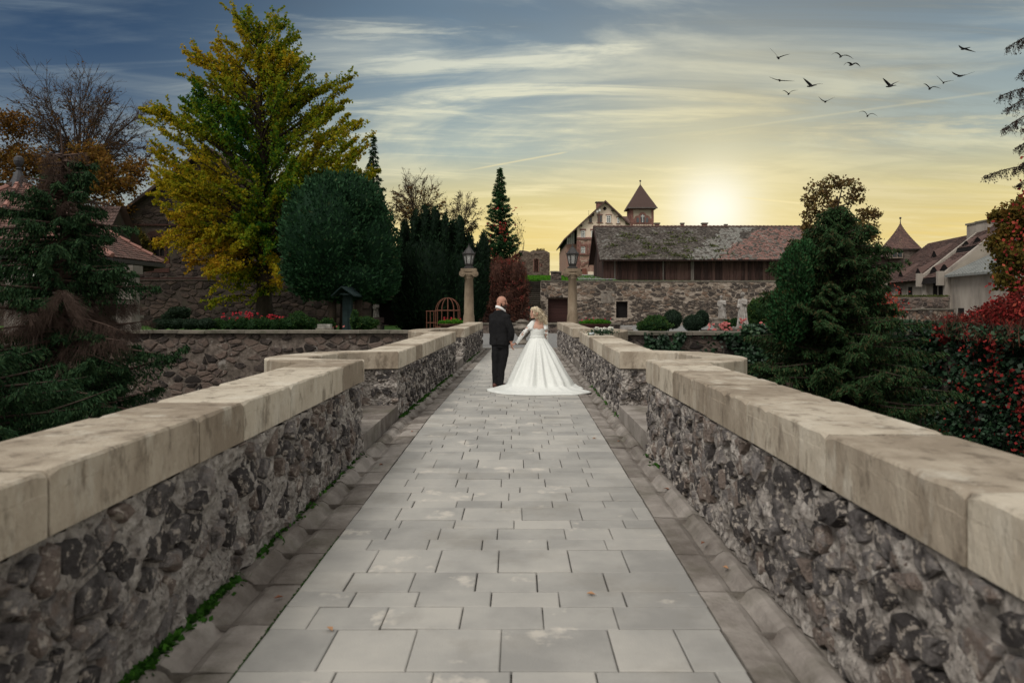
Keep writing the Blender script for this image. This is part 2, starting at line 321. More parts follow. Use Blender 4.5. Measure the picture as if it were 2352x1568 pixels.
def obj(name, V, Fc, m, parent=None, smooth=False, tint=None, origin=None, **kw):
    V = np.asarray(V, float)
    if origin is None:
        origin = ORG[parent.name] if parent is not None else np.zeros(3)
        if parent is not None and len(V) < 400: origin = V.mean(0)
    me = raw_mesh(name, V - np.asarray(origin), Fc, smooth, tint)
    me.materials.append(m)
    return setp(place(bpy.data.objects.new(name, me), parent, origin), **kw)

class B:
    def __init__(s): s.V = []; s.F = []; s.T = []; s.n = 0
    def add(s, V, Fc, t=0.5):
        V = np.asarray(V, float).reshape(-1, 3)
        s.V.append(V); s.F += [tuple(int(i) + s.n for i in f) for f in Fc]
        s.T.append(np.full(len(V), t) if np.isscalar(t) else np.asarray(t)); s.n += len(V); return s
    def box(s, x0, x1, y0, y1, z0, z1, t=.5):
        return s.add([(x0, y0, z0), (x1, y0, z0), (x1, y1, z0), (x0, y1, z0), (x0, y0, z1), (x1, y0, z1), (x1, y1, z1), (x0, y1, z1)],
                     [(0, 3, 2, 1), (4, 5, 6, 7), (0, 1, 5, 4), (1, 2, 6, 5), (2, 3, 7, 6), (3, 0, 4, 7)], t)
    def bar(s, a, b, wd, ht, up=(0, 0, 1), t=.5):
        a = np.array(a, float); b = np.array(b, float); d = b - a; d /= np.linalg.norm(d)
        u = np.cross(d, up); u = u / (np.linalg.norm(u) + 1e-9); v = np.cross(u, d)
        c = [a + u * i * wd / 2 + v * j * ht / 2 for i, j in ((-1, -1), (1, -1), (1, 1), (-1, 1))] + [b + u * i * wd / 2 + v * j * ht / 2 for i, j in ((-1, -1), (1, -1), (1, 1), (-1, 1))]
        return s.add(c, [(0, 1, 2, 3), (7, 6, 5, 4), (0, 4, 5, 1), (1, 5, 6, 2), (2, 6, 7, 3), (3, 7, 4, 0)], t)
    def tube(s, pts, rs, n=6, t=.5, cap=True):
        pts = np.asarray(pts, float); m = len(pts)
        rs = np.full(m, rs) if np.isscalar(rs) else np.asarray(rs)
        tg = np.gradient(pts, axis=0); tg /= (np.linalg.norm(tg, axis=1)[:, None] + 1e-9)
        ref = np.array((0, 0, 1.)) if abs(tg[0][2]) < .9 else np.array((1., 0, 0))
        V = []
        for i in range(m):
            u = np.cross(tg[i], ref); u /= (np.linalg.norm(u) + 1e-9); v = np.cross(tg[i], u)
            a = np.arange(n) * 2 * math.pi / n
            V.append(pts[i] + rs[i] * (np.cos(a)[:, None] * u + np.sin(a)[:, None] * v))
        Fc = [(i * n + j, i * n + (j + 1) % n, (i + 1) * n + (j + 1) % n, (i + 1) * n + j) for i in range(m - 1) for j in range(n)]
        if cap: Fc += [tuple(range(n - 1, -1, -1)), tuple((m - 1) * n + j for j in range(n))]
        return s.add(np.concatenate(V), Fc, t)
    def lathe(s, prof, c=(0, 0, 0), n=16, t=.5, sq=None, rot=0):
        c = np.array(c, float); V = []
        a = np.arange(n) * 2 * math.pi / n + rot
        for r, z in prof: V.append(np.stack([c[0] + r * np.cos(a), c[1] + r * np.sin(a), np.full(n, c[2] + z)], 1))
        m = len(prof)
        Fc = [(i * n + j, i * n + (j + 1) % n, (i + 1) * n + (j + 1) % n, (i + 1) * n + j) for i in range(m - 1) for j in range(n)]
        Fc += [tuple(range(n - 1, -1, -1)), tuple((m - 1) * n + j for j in range(n))]
        return s.add(np.concatenate(V), Fc, t)
    def ball(s, c, r, n=10, t=.5):
        r = np.array([r] * 3 if np.isscalar(r) else r, float); V = []; k = max(4, n // 2 + 1)
        for i in range(k + 1):
            ph = -math.pi / 2 + math.pi * i / k
            for j in range(n):
                th = 2 * math.pi * j / n; q = max(math.cos(ph), 1e-3)
                V.append(np.array(c) + r * np.array((q * math.cos(th), q * math.sin(th), math.sin(ph))))
        Fc = [(i * n + j, i * n + (j + 1) % n, (i + 1) * n + (j + 1) % n, (i + 1) * n + j) for i in range(k) for j in range(n)]
        Fc += [tuple(range(n - 1, -1, -1)), tuple(k * n + j for j in range(n))]
        return s.add(V, Fc, t)
    def prism(s, poly, ax, lo, hi, t=.5):
        """poly in the plane normal to axis ax, extruded lo..hi"""
        n = len(poly); V = []
        for d in (lo, hi):
            for a, b in poly: V.append({0: (d, a, b), 1: (a, d, b), 2: (a, b, d)}[ax])
        return s.add(V, [tuple(range(n - 1, -1, -1)), tuple(range(n, 2 * n))] + [(i, (i + 1) % n, n + (i + 1) % n, n + i) for i in range(n)], t)
    def build(s, name, m, parent=None, smooth=False, **kw):
        V = np.concatenate(s.V)
        return obj(name, V, s.F, m, parent, smooth, np.concatenate(s.T), **kw)

def structure(name, b_or_V, Fc=None, m=None, smooth=False):
    o = b_or_V.build(name, m, smooth=smooth) if isinstance(b_or_V, B) else obj(name, b_or_V, Fc, m, smooth=smooth, origin=(0, 0, 0))
    o['kind'] = 'structure'; return o

def unit(v): return v / (np.linalg.norm(v, axis=-1, keepdims=True) + 1e-9)
def leaves(c, size, axis=None, aj=1.0, aspect=1.6, tint=.5, tj=.2, normal=None, nj=1.0):
    """rhombic leaf faces; returns arrays V, F, T"""
    c = np.asarray(c, float); n = len(c)
    a = rng.normal(size=(n, 3)) * aj
    if axis is not None: a = a + np.asarray(axis)
    a = unit(a)
    q = rng.normal(size=(n, 3)) * nj
    if normal is not None: q = q + np.asarray(normal)
    b = unit(np.cross(a, q)); sz = (np.asarray(size) * rng.uniform(.65, 1.35, n))[:, None]
    la = a * sz * .5; lb = b * sz * .5 / aspect
    V = np.stack([c - la, c + lb + la * .1, c + la, c - lb + la * .1], 1).reshape(-1, 3)
    Fc = np.arange(n * 4).reshape(n, 4)
    T = np.repeat(np.clip(np.asarray(tint) + rng.normal(size=n) * tj, 0, 1), 4)
    return V, Fc, T
def join(ls):
    V = []; Fc = []; T = []; o = 0
    for a, b, c in ls:
        V.append(a); Fc.append(b + o); T.append(c); o += len(a)
    return np.concatenate(V), np.concatenate(Fc), np.concatenate(T)
def leafobj(name, ls, m, parent, **kw):
    V, Fc, T = join(ls)
    return obj(name, V, Fc, m, parent, False, T, origin=ORG[parent.name] if parent else None, **kw)

# ------------------------------------------------------------------ rubble masonry
def voronoi(w_, h_, cw, ch, seed, jit=.42):
    r = np.random.default_rng(seed)
    nx = max(1, round(w_ / cw)); ny = max(1, round(h_ / ch)); cw = w_ / nx; ch = h_ / ny
    S = []
    for j in range(-1, ny + 1):
        for i in range(-1, nx + 1):
            S.append(((i + .5 + (.25 if j % 2 else -.25) + r.uniform(-jit, jit)) * cw, (j + .5 + r.uniform(-jit, jit)) * ch))
    S = np.array(S); asp = cw / ch; Q = S * np.array((1, asp)); out = []
    for k in range(len(S)):
        if not (0 <= S[k][0] <= w_ and 0 <= S[k][1] <= h_): continue
        p = Q[k]; poly = [np.array(v, float) for v in ((0, 0), (w_, 0), (w_, h_ * asp), (0, h_ * asp))]
        d = ((Q - p) ** 2).sum(1); idx = np.argsort(d)[1:15]
        for j in idx:
            mid = (p + Q[j]) / 2; nrm = Q[j] - p; new = []
            for a, b in zip(poly, poly[1:] + poly[:1]):
                da = (a - mid) @ nrm; db = (b - mid) @ nrm
                if da <= 0: new.append(a)
                if da * db < 0: new.append(a + (b - a) * (da / (da - db)))
            poly = new
            if len(poly) < 3: break
        if len(poly) >= 3: out.append(np.array(poly) / np.array((1, asp)))
    return out
def stone_mesh(poly, gap, depth, r, keep=.92):
    """a rough stone face from a cell outline: returns (u,v,d) verts and faces"""
    c = poly.mean(0); q = poly - c; ln = np.linalg.norm(q, axis=1).mean() + 1e-6
    if len(q) <= 6:
        nq = []
        for a, b in zip(q, np.roll(q, -1, 0)): nq += [a * .88 + b * .12, a * .12 + b * .88]
        q = np.array(nq)
    q = q * max(.35, 1 - gap / ln) * r.uniform(.88, 1.08, (len(q), 1)); n = len(q)
    V = [np.column_stack([c + q, np.full(n, -.03)]), np.column_stack([c + q * .97, depth * r.uniform(.25, .6, n)]),
         np.column_stack([c + q * keep * r.uniform(.8, 1.0, (n, 1)), depth * r.uniform(.7, 1.15, n)]), np.array([[*c, depth * r.uniform(.8, 1.25)]])]
    Fc = [(k * n + i, k * n + (i + 1) % n, (k + 1) * n + (i + 1) % n, (k + 1) * n + i) for k in (0, 1) for i in range(n)]
    Fc += [(2 * n + i, 2 * n + (i + 1) % n, 3 * n) for i in range(n)]
    return np.concatenate(V), Fc
def rubble(parent, w_, h_, cw, ch, fmap, m, seed, gap=.02, depth=.04, skip=None, limit=300, rank=None, name='stone', keepfrac=1.0, smooth=False, jit=.62, many='small_stones'):
    r = np.random.default_rng(seed + 77); cells = []
    for p in voronoi(w_, h_, cw, ch, seed, jit):
        if r.random() > keepfrac: continue
        c = p.mean(0)
        if skip and any(skip(*q) for q in (*p, c)): continue
        e = p.max(0) - p.min(0); cells.append((p, e[0] * e[1]))
    order = sorted(range(len(cells)), key=lambda i: -(rank(cells[i][0].mean(0)) if rank else cells[i][1]))
    rest = B()
    for k, i in enumerate(order):
        V, Fc = stone_mesh(cells[i][0], gap * r.uniform(.5, 1.7), depth * r.uniform(.4, 1.4), r)
        W = np.array([fmap(*v) for v in V])
        if k < limit: obj(name, W, Fc, m, parent, smooth)
        else: rest.add(W, Fc)
    if rest.n: rest.build(many, m, parent, smooth, kind='stuff')

# ------------------------------------------------------------------ plants
def bez(a, b, c, n): 
    t = np.linspace(0, 1, n)[:, None]; return (1 - t) ** 2 * a + 2 * t * (1 - t) * b + t * t * c
def lobe_tree(name, label, base, trunk_top, tr, lobes, m_leaf, leaf, n_leaf, group=None, tint=.5, tj=.2, droop=0.0, twigs=14, up=.5, bark=None, gapk=1.0, cat='tree', fork=.35, tfun=None, dens=.33):
    base = np.array(base, float); tt = np.array(trunk_top, float)
    t = thing(name, label, cat, base, group)
    bw = B(); bw.tube(np.array([base + (tt - base) * s_ + rng.normal(size=3) * tr * .25 * (s_ > 0) for s_ in np.linspace(0, 1, 7)]), np.linspace(tr, tr * .35, 7) * np.array([1.35, 1.05, 1, 1, 1, 1, 1]), 10)
    L_ = []; vol = [l[3] * l[4] * l[5] for l in lobes]; tot = sum(v ** .67 for v in vol)
    for l, v in zip(lobes, vol):
        c = np.array(l[:3], float); rr = np.array(l[3:6], float); lt = l[6] if len(l) > 6 else tint
        s_ = np.clip((c[2] - rr[2] * .7 - base[2]) / (tt[2] - base[2] + 1e-6), .25, .97) - fork * rng.uniform(0, .25)
        st = base + (tt - base) * max(.2, s_)
        mid = (st + c) / 2 + np.array((0, 0, -.1 * np.linalg.norm(c - st) * rng.uniform(-1, 1.5)))
        bw.tube(bez(st, mid, c, 7), np.linspace(tr * .32, tr * .10, 7), 6)
        nl = int(n_leaf * v ** .67 / tot); k = max(4, int(twigs)); per = max(4, nl // k)
        for _ in range(k):
            d = unit(rng.normal(size=3) + np.array((0, 0, up))); e = c + d * rr * rng.uniform(.75, 1.12) - np.array((0, 0, droop)) * rng.uniform(.2, 1) * np.linalg.norm(rr)
            st2 = c + rng.normal(size=3) * rr * .15
            bw.tube(bez(st2, (st2 + e) / 2 + rng.normal(size=3) * .05 * rr, e, 4), np.linspace(tr * .07, tr * .02, 4), 3, cap=False)
            s2 = rng.uniform(.12, 1.04, per)[:, None] ** .8
            pp = st2 * (1 - s2) + e * s2 + rng.normal(size=(per, 3)) * rr * dens * (.35 + .65 * (1 - s2)) * gapk
            pp[:, 2] -= droop * (s2[:, 0] ** 2) * rng.uniform(0, .5, per) * rr[2]
            tt_ = lt + rng.normal() * .08
            if tfun is not None: tt_ = tt_ + tfun(pp)
            L_.append(leaves(pp, leaf, tint=tt_, tj=tj, axis=(0, 0, -.6 * (droop > 0)), aspect=1.25))
    bw.build('trunk', bark or M_BARK, t, True)
    leafobj('crown', L_, m_leaf, t)
    return t
def bare_tree(name, label, base, h, tr, spread, levels=5, m_leaf=None, n_leaf=0, leaf=.1, group=None, tint=.5, lean=(0, 0), bark=None, first=.35, seed=1, kids=(3, 4), ratio=.72, upb=.35, rmin=.008):
    r = np.random.default_rng(seed); base = np.array(base, float)
    t = thing(name, label, 'tree', base, group); bw = B(); tips = []
    def grow(p, d, ln, rad, lv):
        n = 4; pts = [p]; q = p.copy(); dd = d.copy()
        for _ in range(n):
            dd = unit(dd + r.normal(size=3) * .13 + np.array((0, 0, .04))); q = q + dd * ln / n; pts.append(q)
        e = max(rad * .55, rmin)
        bw.tube(pts, np.linspace(rad, e, n + 1), 7 if lv == 0 else (5 if lv < 2 else 3), cap=False)
        if lv >= levels: tips.append((p, q)); return
        k = int(r.integers(kids[0], kids[1] + 1))
        for i in range(k):
            s_ = r.uniform(.45, 1.0) if i else 1.0
            st = np.array(pts[min(n, int(s_ * n))])
            sd_ = unit(r.normal(size=3)); sd_ = unit(sd_ - dd * (sd_ @ dd))
            nd_ = unit(dd * (.75 if i else 1.1) + sd_ * spread * r.uniform(.6, 1.25) + np.array((0, 0, upb * .3)))
            grow(st, nd_, ln * ratio * r.uniform(.75, 1.15), e * (.8 if i == 0 else .62), lv + 1)
    grow(base, unit(np.array((lean[0], lean[1], 1.))), h * first, tr, 0)
    # fit the crown to the wanted height
    V = np.concatenate(bw.V); k = h / (V[:, 2].max() - base[2]); bw.V = [(v - base) * np.array((k, k, k)) + base for v in bw.V]
    bw.build('trunk', bark or M_TWIG, t)
    if n_leaf:
        T_ = np.array([((a - base) * k + base, (b - base) * k + base) for a, b in tips]); i = r.integers(0, len(T_), n_leaf); s_ = r.random((n_leaf, 1))
        pp = T_[i, 0] * (1 - s_) + T_[i, 1] * s_ + r.normal(size=(n_leaf, 3)) * leaf * .7
        leafobj('crown', [leaves(pp, leaf, tint=tint, tj=.25, aspect=1.3)], m_leaf, t)
    return t
def blob_crown(name, label, base, lobes, m_leaf, leaf, n, cat='tree', group=None, trunk=None, tint=.4, tj=.15, lump=.16, upax=.9, aspect=2.2, core=.86, shell=.10, freq=1.0, tfun=None):
    """dense clipped or natural evergreen crown: leaf sprays on a lumpy surface round a solid dark filler core"""
    base = np.array(base, float); t = thing(name, label, cat, base, group); L_ = []; cb = B()
    tot = sum((l[3] * l[5]) for l in lobes)
    for l in lobes:
        c = np.array(l[:3], float); rr = np.array(l[3:6], float); k = int(n * l[3] * l[5] / tot)
        d = unit(rng.normal(size=(k, 3))); d = d[(d[:, 1] < .45)] if k > 3000 else d
        k = len(d)
        nz_ = np.array([noise.fractal(Vector(q * freq * 2.2 + c), .9, 2.1, 3) for q in d]) * lump
        pp = c + d * rr * (1 + nz_ - np.abs(rng.normal(size=k)) * shell + (rng.random(k) < .12) * rng.uniform(0, .07, k))[:, None]
        ax = unit(d / rr * rr.mean() + np.array((0, 0, upax)))
        ti = tint + nz_ / max(lump, .05) * .17
        if tfun is not None: ti = ti + tfun(pp)
        L_.append(leaves(pp, leaf, axis=ax * 1.6, aj=.55, aspect=aspect, tint=ti, tj=tj))
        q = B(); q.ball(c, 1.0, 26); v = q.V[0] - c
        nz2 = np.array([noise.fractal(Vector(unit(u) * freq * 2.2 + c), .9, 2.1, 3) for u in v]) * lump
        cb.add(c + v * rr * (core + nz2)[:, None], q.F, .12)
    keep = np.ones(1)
    cb.build('filler_core', m_leaf, t, True, )  # solid dark core added to stop light and view passing through the crown
    if trunk:
        bt = B(); bt.tube([base, base + np.array((0, 0, trunk[1] * .5)), base + np.array((.05, 0, trunk[1]))], [trunk[0] * 1.2, trunk[0], trunk[0] * .8], 9); bt.build('trunk', M_BARK, t, True)
    leafobj('crown', L_, m_leaf, t)
    return t
def conifer(name, label, base, h, prof, m_leaf, n_br, spray, per, tint=.45, droop=.35, trunk_r=.18, group=None, seed=3, dead=None, skip=None, tipup=.15, hang=.6, lo=.03, width=4.5, tj=.18, hmin=0.0, zmax=1.0, irr=.2):
    """prof(s) = crown radius at relative height s; whorled boughs carrying hanging sprays"""
    r = np.random.default_rng(seed); base = np.array(base, float); t = thing(name, label, 'tree', base, group)
    bw = B(); bw.tube([base + np.array((r.normal() * .04, r.normal() * .04, h * s_)) for s_ in np.linspace(0, 1, 9)], np.linspace(trunk_r, .015, 9), 8)
    L_ = []; Dd = B()
    for i in range(n_br):
        s_ = lo + (zmax - lo) * (i + r.random()) / n_br; R_ = prof(s_) * r.uniform(.92 - irr * 1.1, 1.12); az = i * 2.39996 + r.normal() * .3
        if skip and skip(s_, az): continue
        o = base + np.array((0, 0, h * s_)); out = np.array((math.cos(az), math.sin(az), 0))
        dr = droop * R_ * (1 - .55 * s_) * (1 + r.normal() * irr)
        e = o + out * R_ + np.array((0, 0, -dr)); mid = o + out * R_ * .55 + np.array((0, 0, .12 * R_ * (s_ > .5) - dr * .35))
        pts = bez(o, mid, e + np.array((0, 0, tipup * R_)), 8)
        bw.tube(pts, np.linspace(.035 + .03 * (1 - s_), .006, 8) * min(1.4, trunk_r / .14), 4, cap=False)
        side = np.array((-out[1], out[0], 0))
        isdead = dead is not None and dead(s_, az)
        k = max(6, int(per * R_)); u = r.uniform(.12, 1.02, k)
        ix = np.clip(u * 7, 0, 6.999); f = ix - ix.astype(int); bp = pts[ix.astype(int)] * (1 - f)[:, None] + pts[ix.astype(int) + 1] * f[:, None]
        sg = r.choice((-1, 1), k); ln = (.16 + .30 * R_ * (1 - u) * r.uniform(.5, 1, k)) * 1.0
        tips = bp + side * (sg * ln * r.uniform(.5, 1, k))[:, None] + out * (ln * .55)[:, None] + np.array((0, 0, -1)) * (ln * hang * r.uniform(.3, 1.1, k))[:, None]
        if isdead:
            for a_, b_ in zip(bp, tips):
                b_ = a_ + (b_ - a_) * 1.25
                bw.tube([a_, (a_ + b_) / 2 + r.normal(size=3) * .05 + np.array((0, 0, .03)), b_], [.006, .004, .002], 3, cap=False, t=.5)
                for _ in range(3):
                    q = a_ + (b_ - a_) * r.uniform(.25, .9); bw.tube([q, q + (b_ - a_) * .35 + r.normal(size=3) * .09 + np.array((0, 0, -.06))], [.003, .0015], 3, cap=False)
            continue
        m_ = 7
        for j in range(m_):
            g_ = (j + r.uniform(0, 1, k)[:, None]) / m_
            pp = bp * (1 - g_) + tips * g_ + r.normal(size=(k, 3)) * spray * .22
            ax = unit(tips - bp) + np.array((0, 0, -.35))
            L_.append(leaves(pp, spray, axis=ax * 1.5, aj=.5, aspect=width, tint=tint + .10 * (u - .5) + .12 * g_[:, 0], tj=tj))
    bw.build('trunk', M_DEAD if dead else M_BARK, t)
    leafobj('crown', L_, m_leaf, t)
    return t

def twig_dome(name, label, base, c, rr, tr, m_leaf, n_leaf, leaf, tint, limbs=36, seed=1, low=-.35, m=None, rmin=.014):
    """bare round crown: limbs forking from the bole to an ellipsoid, each carrying fine outward twigs"""
    r = np.random.default_rng(seed); base = np.array(base, float); c = np.array(c, float); rr = np.array(rr, float)
    t = thing(name, label, 'tree', base); bw = B(); fork = np.array((base[0] * .5 + c[0] * .5, base[1], c[2] - rr[2] * .85)); bw.tube([base, (base + fork) / 2, fork], [tr * 1.2, tr, tr * .8], 8); tips = []
    for i in range(limbs):
        z = low + (1 - low) * (i + .5) / limbs; a = i * 2.39996 + r.normal() * .2; d = np.array((math.cos(a) * math.sqrt(1 - z * z), math.sin(a) * math.sqrt(1 - z * z), z)); e = c + d * rr * r.uniform(.82, 1.06)
        st = fork + (c - fork) * r.uniform(0, .75); pts = bez(st, (st + e) / 2 + np.array((0, 0, .12)) * rr + r.normal(size=3) * .07 * rr, e, 9); ln = np.linalg.norm(e - st)
        bw.tube(pts, np.linspace(tr * .22, rmin, 9), 4, cap=False)
        for _ in range(13):
            u = r.uniform(.28, .98); q = pts[int(u * 8)]; od = unit((q - c) / rr); d1 = unit(unit(pts[-1] - pts[-3]) * .6 + od * .5 + r.normal(size=3) * .55); l1 = ln * .26 * r.uniform(.5, 1.1); p1 = [q, q + d1 * l1 * .5 + r.normal(size=3) * .03 * l1, q + d1 * l1]
            bw.tube(p1, [rmin * 1.3, rmin, rmin * .8], 3, cap=False)
            for _ in range(5):
                q2 = q + d1 * l1 * r.uniform(.25, 1); d2 = unit(d1 * .7 + r.normal(size=3) * .6 + od * .3); l2 = l1 * r.uniform(.35, .75); bw.tube([q2, q2 + d2 * l2 * .5 + r.normal(size=3) * .04 * l2, q2 + d2 * l2], [rmin * .8, rmin * .7, rmin * .5], 3, cap=False); tips.append((q2, q2 + d2 * l2))
                for _ in range(2):
                    q3 = q2 + d2 * l2 * r.uniform(.3, .9); d3 = unit(d2 + r.normal(size=3) * .7); bw.tube([q3, q3 + d3 * l2 * .5], [rmin * .6, rmin * .4], 3, cap=False)
    bw.build('trunk', m or M_TWIG, t)
    T_ = np.array(tips); i = r.integers(0, len(T_), n_leaf * 2); wz = np.clip(.75 - (T_[i, 1, 2] - c[2]) / rr[2] * .6, .08, 1); i = i[r.random(len(i)) < wz][:n_leaf]; s_ = r.random((len(i), 1))
    leafobj('crown', [leaves(T_[i, 0] * (1 - s_) + T_[i, 1] * s_, leaf, tint=tint, tj=.25, aspect=1.3)], m_leaf, t)
    return t
# ------------------------------------------------------------------ ground
structure('ground', [(-2500, -2500, -6.2), (2500, -2500, -6.2), (2500, 4000, -6.2), (-2500, 4000, -6.2)], [(0, 1, 2, 3)], M_MOAT)
gb = B(); gb.box(-3.2, 34, 27.95, 61, -.4, 0.0); structure('gravel_court', gb, m=M_GRAVEL)
gb = B(); gb.box(-60, -3.2, 27.95, 60, -.4, 0.0); structure('garden_lawn', gb, m=M_LAWN)
def hill_z(y): return float(np.interp(y, [58, 62, 75, 95, 130, 400], [3.55, 3.6, 4.5, 5.25, 5.4, 5.0]))
ys = [58.4, 60.4, 63.2, 68, 75, 85, 95, 110, 140, 200, 420]; xs = [-70, -40, -20, -8, -.95, 1.94, 6, 14, 24, 34, 60, 90]
V = [(x, y, hill_z(y) + .12 * noise.noise(Vector((x * .2, y * .2, 0)))) for y in ys for x in xs]; nx = len(xs); Fc = []
for j in range(len(ys) - 1):
    for i in range(nx - 1):
        if xs[i] >= 1.94 and ys[j] < 60: continue
        if xs[i] == -.95 and ys[j] < 63: continue
        if xs[i] >= 24 and ys[j] < 100: continue
        Fc.append((j * nx + i, j * nx + i + 1, (j + 1) * nx + i + 1, (j + 1) * nx + i))
structure('hillside', V, Fc, M_LAWN)
# grass blades catching light on the visible slope
k = 9000; gx = rng.uniform(0.5, 8.5, k); gy = rng.uniform(62.5, 96, k)
gp = np.stack([gx, gy, np.interp(gy, [58, 62, 75, 95, 130], [3.55, 3.6, 4.5, 5.25, 5.4]) + .06], 1)
o = leafobj('grass', [leaves(gp, .22, axis=(0, 0, 2), aspect=3, tint=.55, tj=.25)], M_FRESH, None); o['kind'] = 'stuff'
gb = B(); gb.box(5.3, 9.2, 63.5, 90, 3.0, 3.2); 
structure('path', [(5.2, 63, 3.80), (8.5, 63, 3.80), (8.8, 80, 4.9), (7.2, 92, 5.45), (6.0, 92, 5.45), (6.3, 80, 4.9)], [(0, 1, 2, 5), (5, 2, 3, 4)], M_GRAVEL)

# ------------------------------------------------------------------ bridge lines (functions of Y)
def xl(y): return np.interp(y, [-4, 11, 20, 28], [-1.73, -1.75, -1.53, -1.34])
def xr(y): return np.interp(y, [-4, 8, 11, 20, 28], [1.49, 1.47, 1.52, 1.60, 1.54])
def pl(y): return np.interp(y, [-4, 3.2, 11, 28], [-1.255, -1.265, -1.29, -.98])
def pr(y): return np.interp(y, [-4, 3.2, 6, 14, 28], [1.02, 1.035, 1.06, 1.12, 1.30])
Y0, Y1 = -3.0, 28.0
gb = B()
for a in np.arange(Y0, Y1, 1.0):
    b = min(a + 1.0, Y1)
    gb.add([(xl(a) - .45, a, -.10), (xr(a) + .45, a, -.10), (xr(b) + .45, b, -.10), (xl(b) - .45, b, -.10), (xl(a) - .45, a, -1.2), (xr(a) + .45, a, -1.2), (xr(b) + .45, b, -1.2), (xl(b) - .45, b, -1.2)],
           [(0, 1, 2, 3), (4, 7, 6, 5), (0, 4, 5, 1), (1, 5, 6, 2), (2, 6, 7, 3), (3, 7, 4, 0)])
structure('bridge_deck', gb, m=M_JOINT)
jb = B()
for a in np.arange(Y0, Y1, .5):
    b = a + .5; jb.add([(pl(a) - .01, a, -.022), (pr(a) + .01, a, -.022), (pr(b) + .01, b, -.022), (pl(b) - .01, b, -.022)], [(0, 1, 2, 3)])
structure('paving_bed', jb, m=M_JOINT)

# paving: one row after another, stones of random width
paving = thing('footpath', None, None, (0, 0, 0)); paving['kind'] = 'structure'
rows = []; y = 3.34; seq = [.435, .278, .216, .307, .415, .223, .265, .205, .345, .22, .27, .21, .30, .26, .21]
yy = 3.34
while yy > Y0: yy -= rnd.choice((.22, .28, .30, .42)); rows.append(yy)
rows = rows[::-1]; i = 0
while y < Y1 - .2:
    rows.append(y); y += seq[i] if i < len(seq) else rnd.choice((.21, .22, .27, .28, .30, .34, .42)); i += 1
rows.append(Y1)
def slab(x0, x1, y0, y1):
    q = .006; z = rnd.uniform(-.0025, .0025); h = .02
    tl = [rnd.uniform(-.0015, .0015) for _ in range(4)]; j = lambda: rnd.uniform(-.0025, .0025)
    o = [(x0 + j(), y0 + j()), (x1 + j(), y0 + j()), (x1 + j(), y1 + j()), (x0 + j(), y1 + j())]
    n = [(a + q * sx, b + q * sy) for (a, b), (sx, sy) in zip(o, ((1, 1), (-1, 1), (-1, -1), (1, -1)))]
    V = [(a, b, -h) for a, b in o] + [(a, b, z - .004 + t) for (a, b), t in zip(o, tl)] + [(a, b, z + t) for (a, b), t in zip(n, tl)]
    return V, [(8, 9, 10, 11)] + [(k + i, k + (i + 1) % 4, k + 4 + (i + 1) % 4, k + 4 + i) for k in (0, 4) for i in range(4)]
slabs = []; prev = []
for a, b in zip(rows[:-1], rows[1:]):
    L0, R0 = float(pl((a + b) / 2)), float(pr((a + b) / 2)); x = L0; cuts = []
    x += rnd.uniform(.18, .44)
    while x < R0 - .16: cuts.append(x); x += rnd.uniform(.36, .47)
    cuts = [c + (.09 if any(abs(c - p) < .05 for p in prev) else 0) for c in cuts]; prev = cuts
    xs_ = [L0] + cuts + [R0]; g_ = .0032
    for p, q in zip(xs_[:-1], xs_[1:]):
        if q - p > .05: slabs.append((p + g_, q - g_, a + g_, b - g_))
vis = [s_ for s_ in slabs if s_[3] > 3.1]; far = B()
for k, s_ in enumerate(vis):
    V, Fc = slab(*s_)
    if k < 300: obj('paving_slab', V, Fc, M_SLAB, paving)
    else: far.add(V, Fc)
for s_ in slabs:
    if s_[3] <= 3.1: far.add(*slab(*s_))
far.build('paving_slabs', M_SLAB, paving, kind='stuff')

# gutter channel stones, both sides
PROF = [(0, -.02), (0, 0.0), (.40, -.004), (.50, -.02), (.56, -.044), (.62, -.040), (.70, .004), (.80, .026), (.90, .020), (.97, .004), (1.02, -.012), (1.24, -.006)]
def gutter(fa, fb, name, lens):
    root = thing(name, None, None, (0, 0, 0)); root['kind'] = 'structure'; y = Y0 + rnd.random() * .3; rest = B()
    while y < Y1:
        ln = rnd.uniform(*lens); y2 = min(y + ln, Y1); V = []; rr = []; n = 5; dz = rnd.uniform(-.006, .006); ds = rnd.uniform(-.02, .02)
        for k in range(n):
            yy = y + .006 + (y2 - y - .012) * k / (n - 1); A, B_ = float(fa(yy)), float(fb(yy)); e = .006 if k in (0, n - 1) else 0
            for u, z in PROF: V.append((A + (B_ - A) * u, yy + ds * (u > .3) , z + dz - e + rnd.uniform(-.004, .004) * (0 < u < 1)))
        m = len(PROF); Fc = [(k * m + i, k * m + i + 1, (k + 1) * m + i + 1, (k + 1) * m + i) for k in range(n - 1) for i in range(m - 1)]
        Fc += [tuple(range(m)), tuple((n - 1) * m + i for i in range(m))[::-1]]
        if y2 > 3.0: obj('gutter_stone', V, Fc, M_GUTTER, root)
        else: rest.add(V, Fc)
        y = y2
    if rest.n: rest.build('gutter_stones', M_GUTTER, root, kind='stuff')
gutter(lambda y: pl(y) - .006, lambda y: xl(y) + .03, 'stone_gutter', (.45, .8))
gutter(lambda y: pr(y) + .006, lambda y: xr(y) - .03, 'stone_gutter', (.4, .85))
# threshold kerb at the far end
kb = B(); kb.box(-1.3, 1.5, 28.0, 28.16, -.2, .01); structure('threshold_kerb', kb, m=M_COPING)

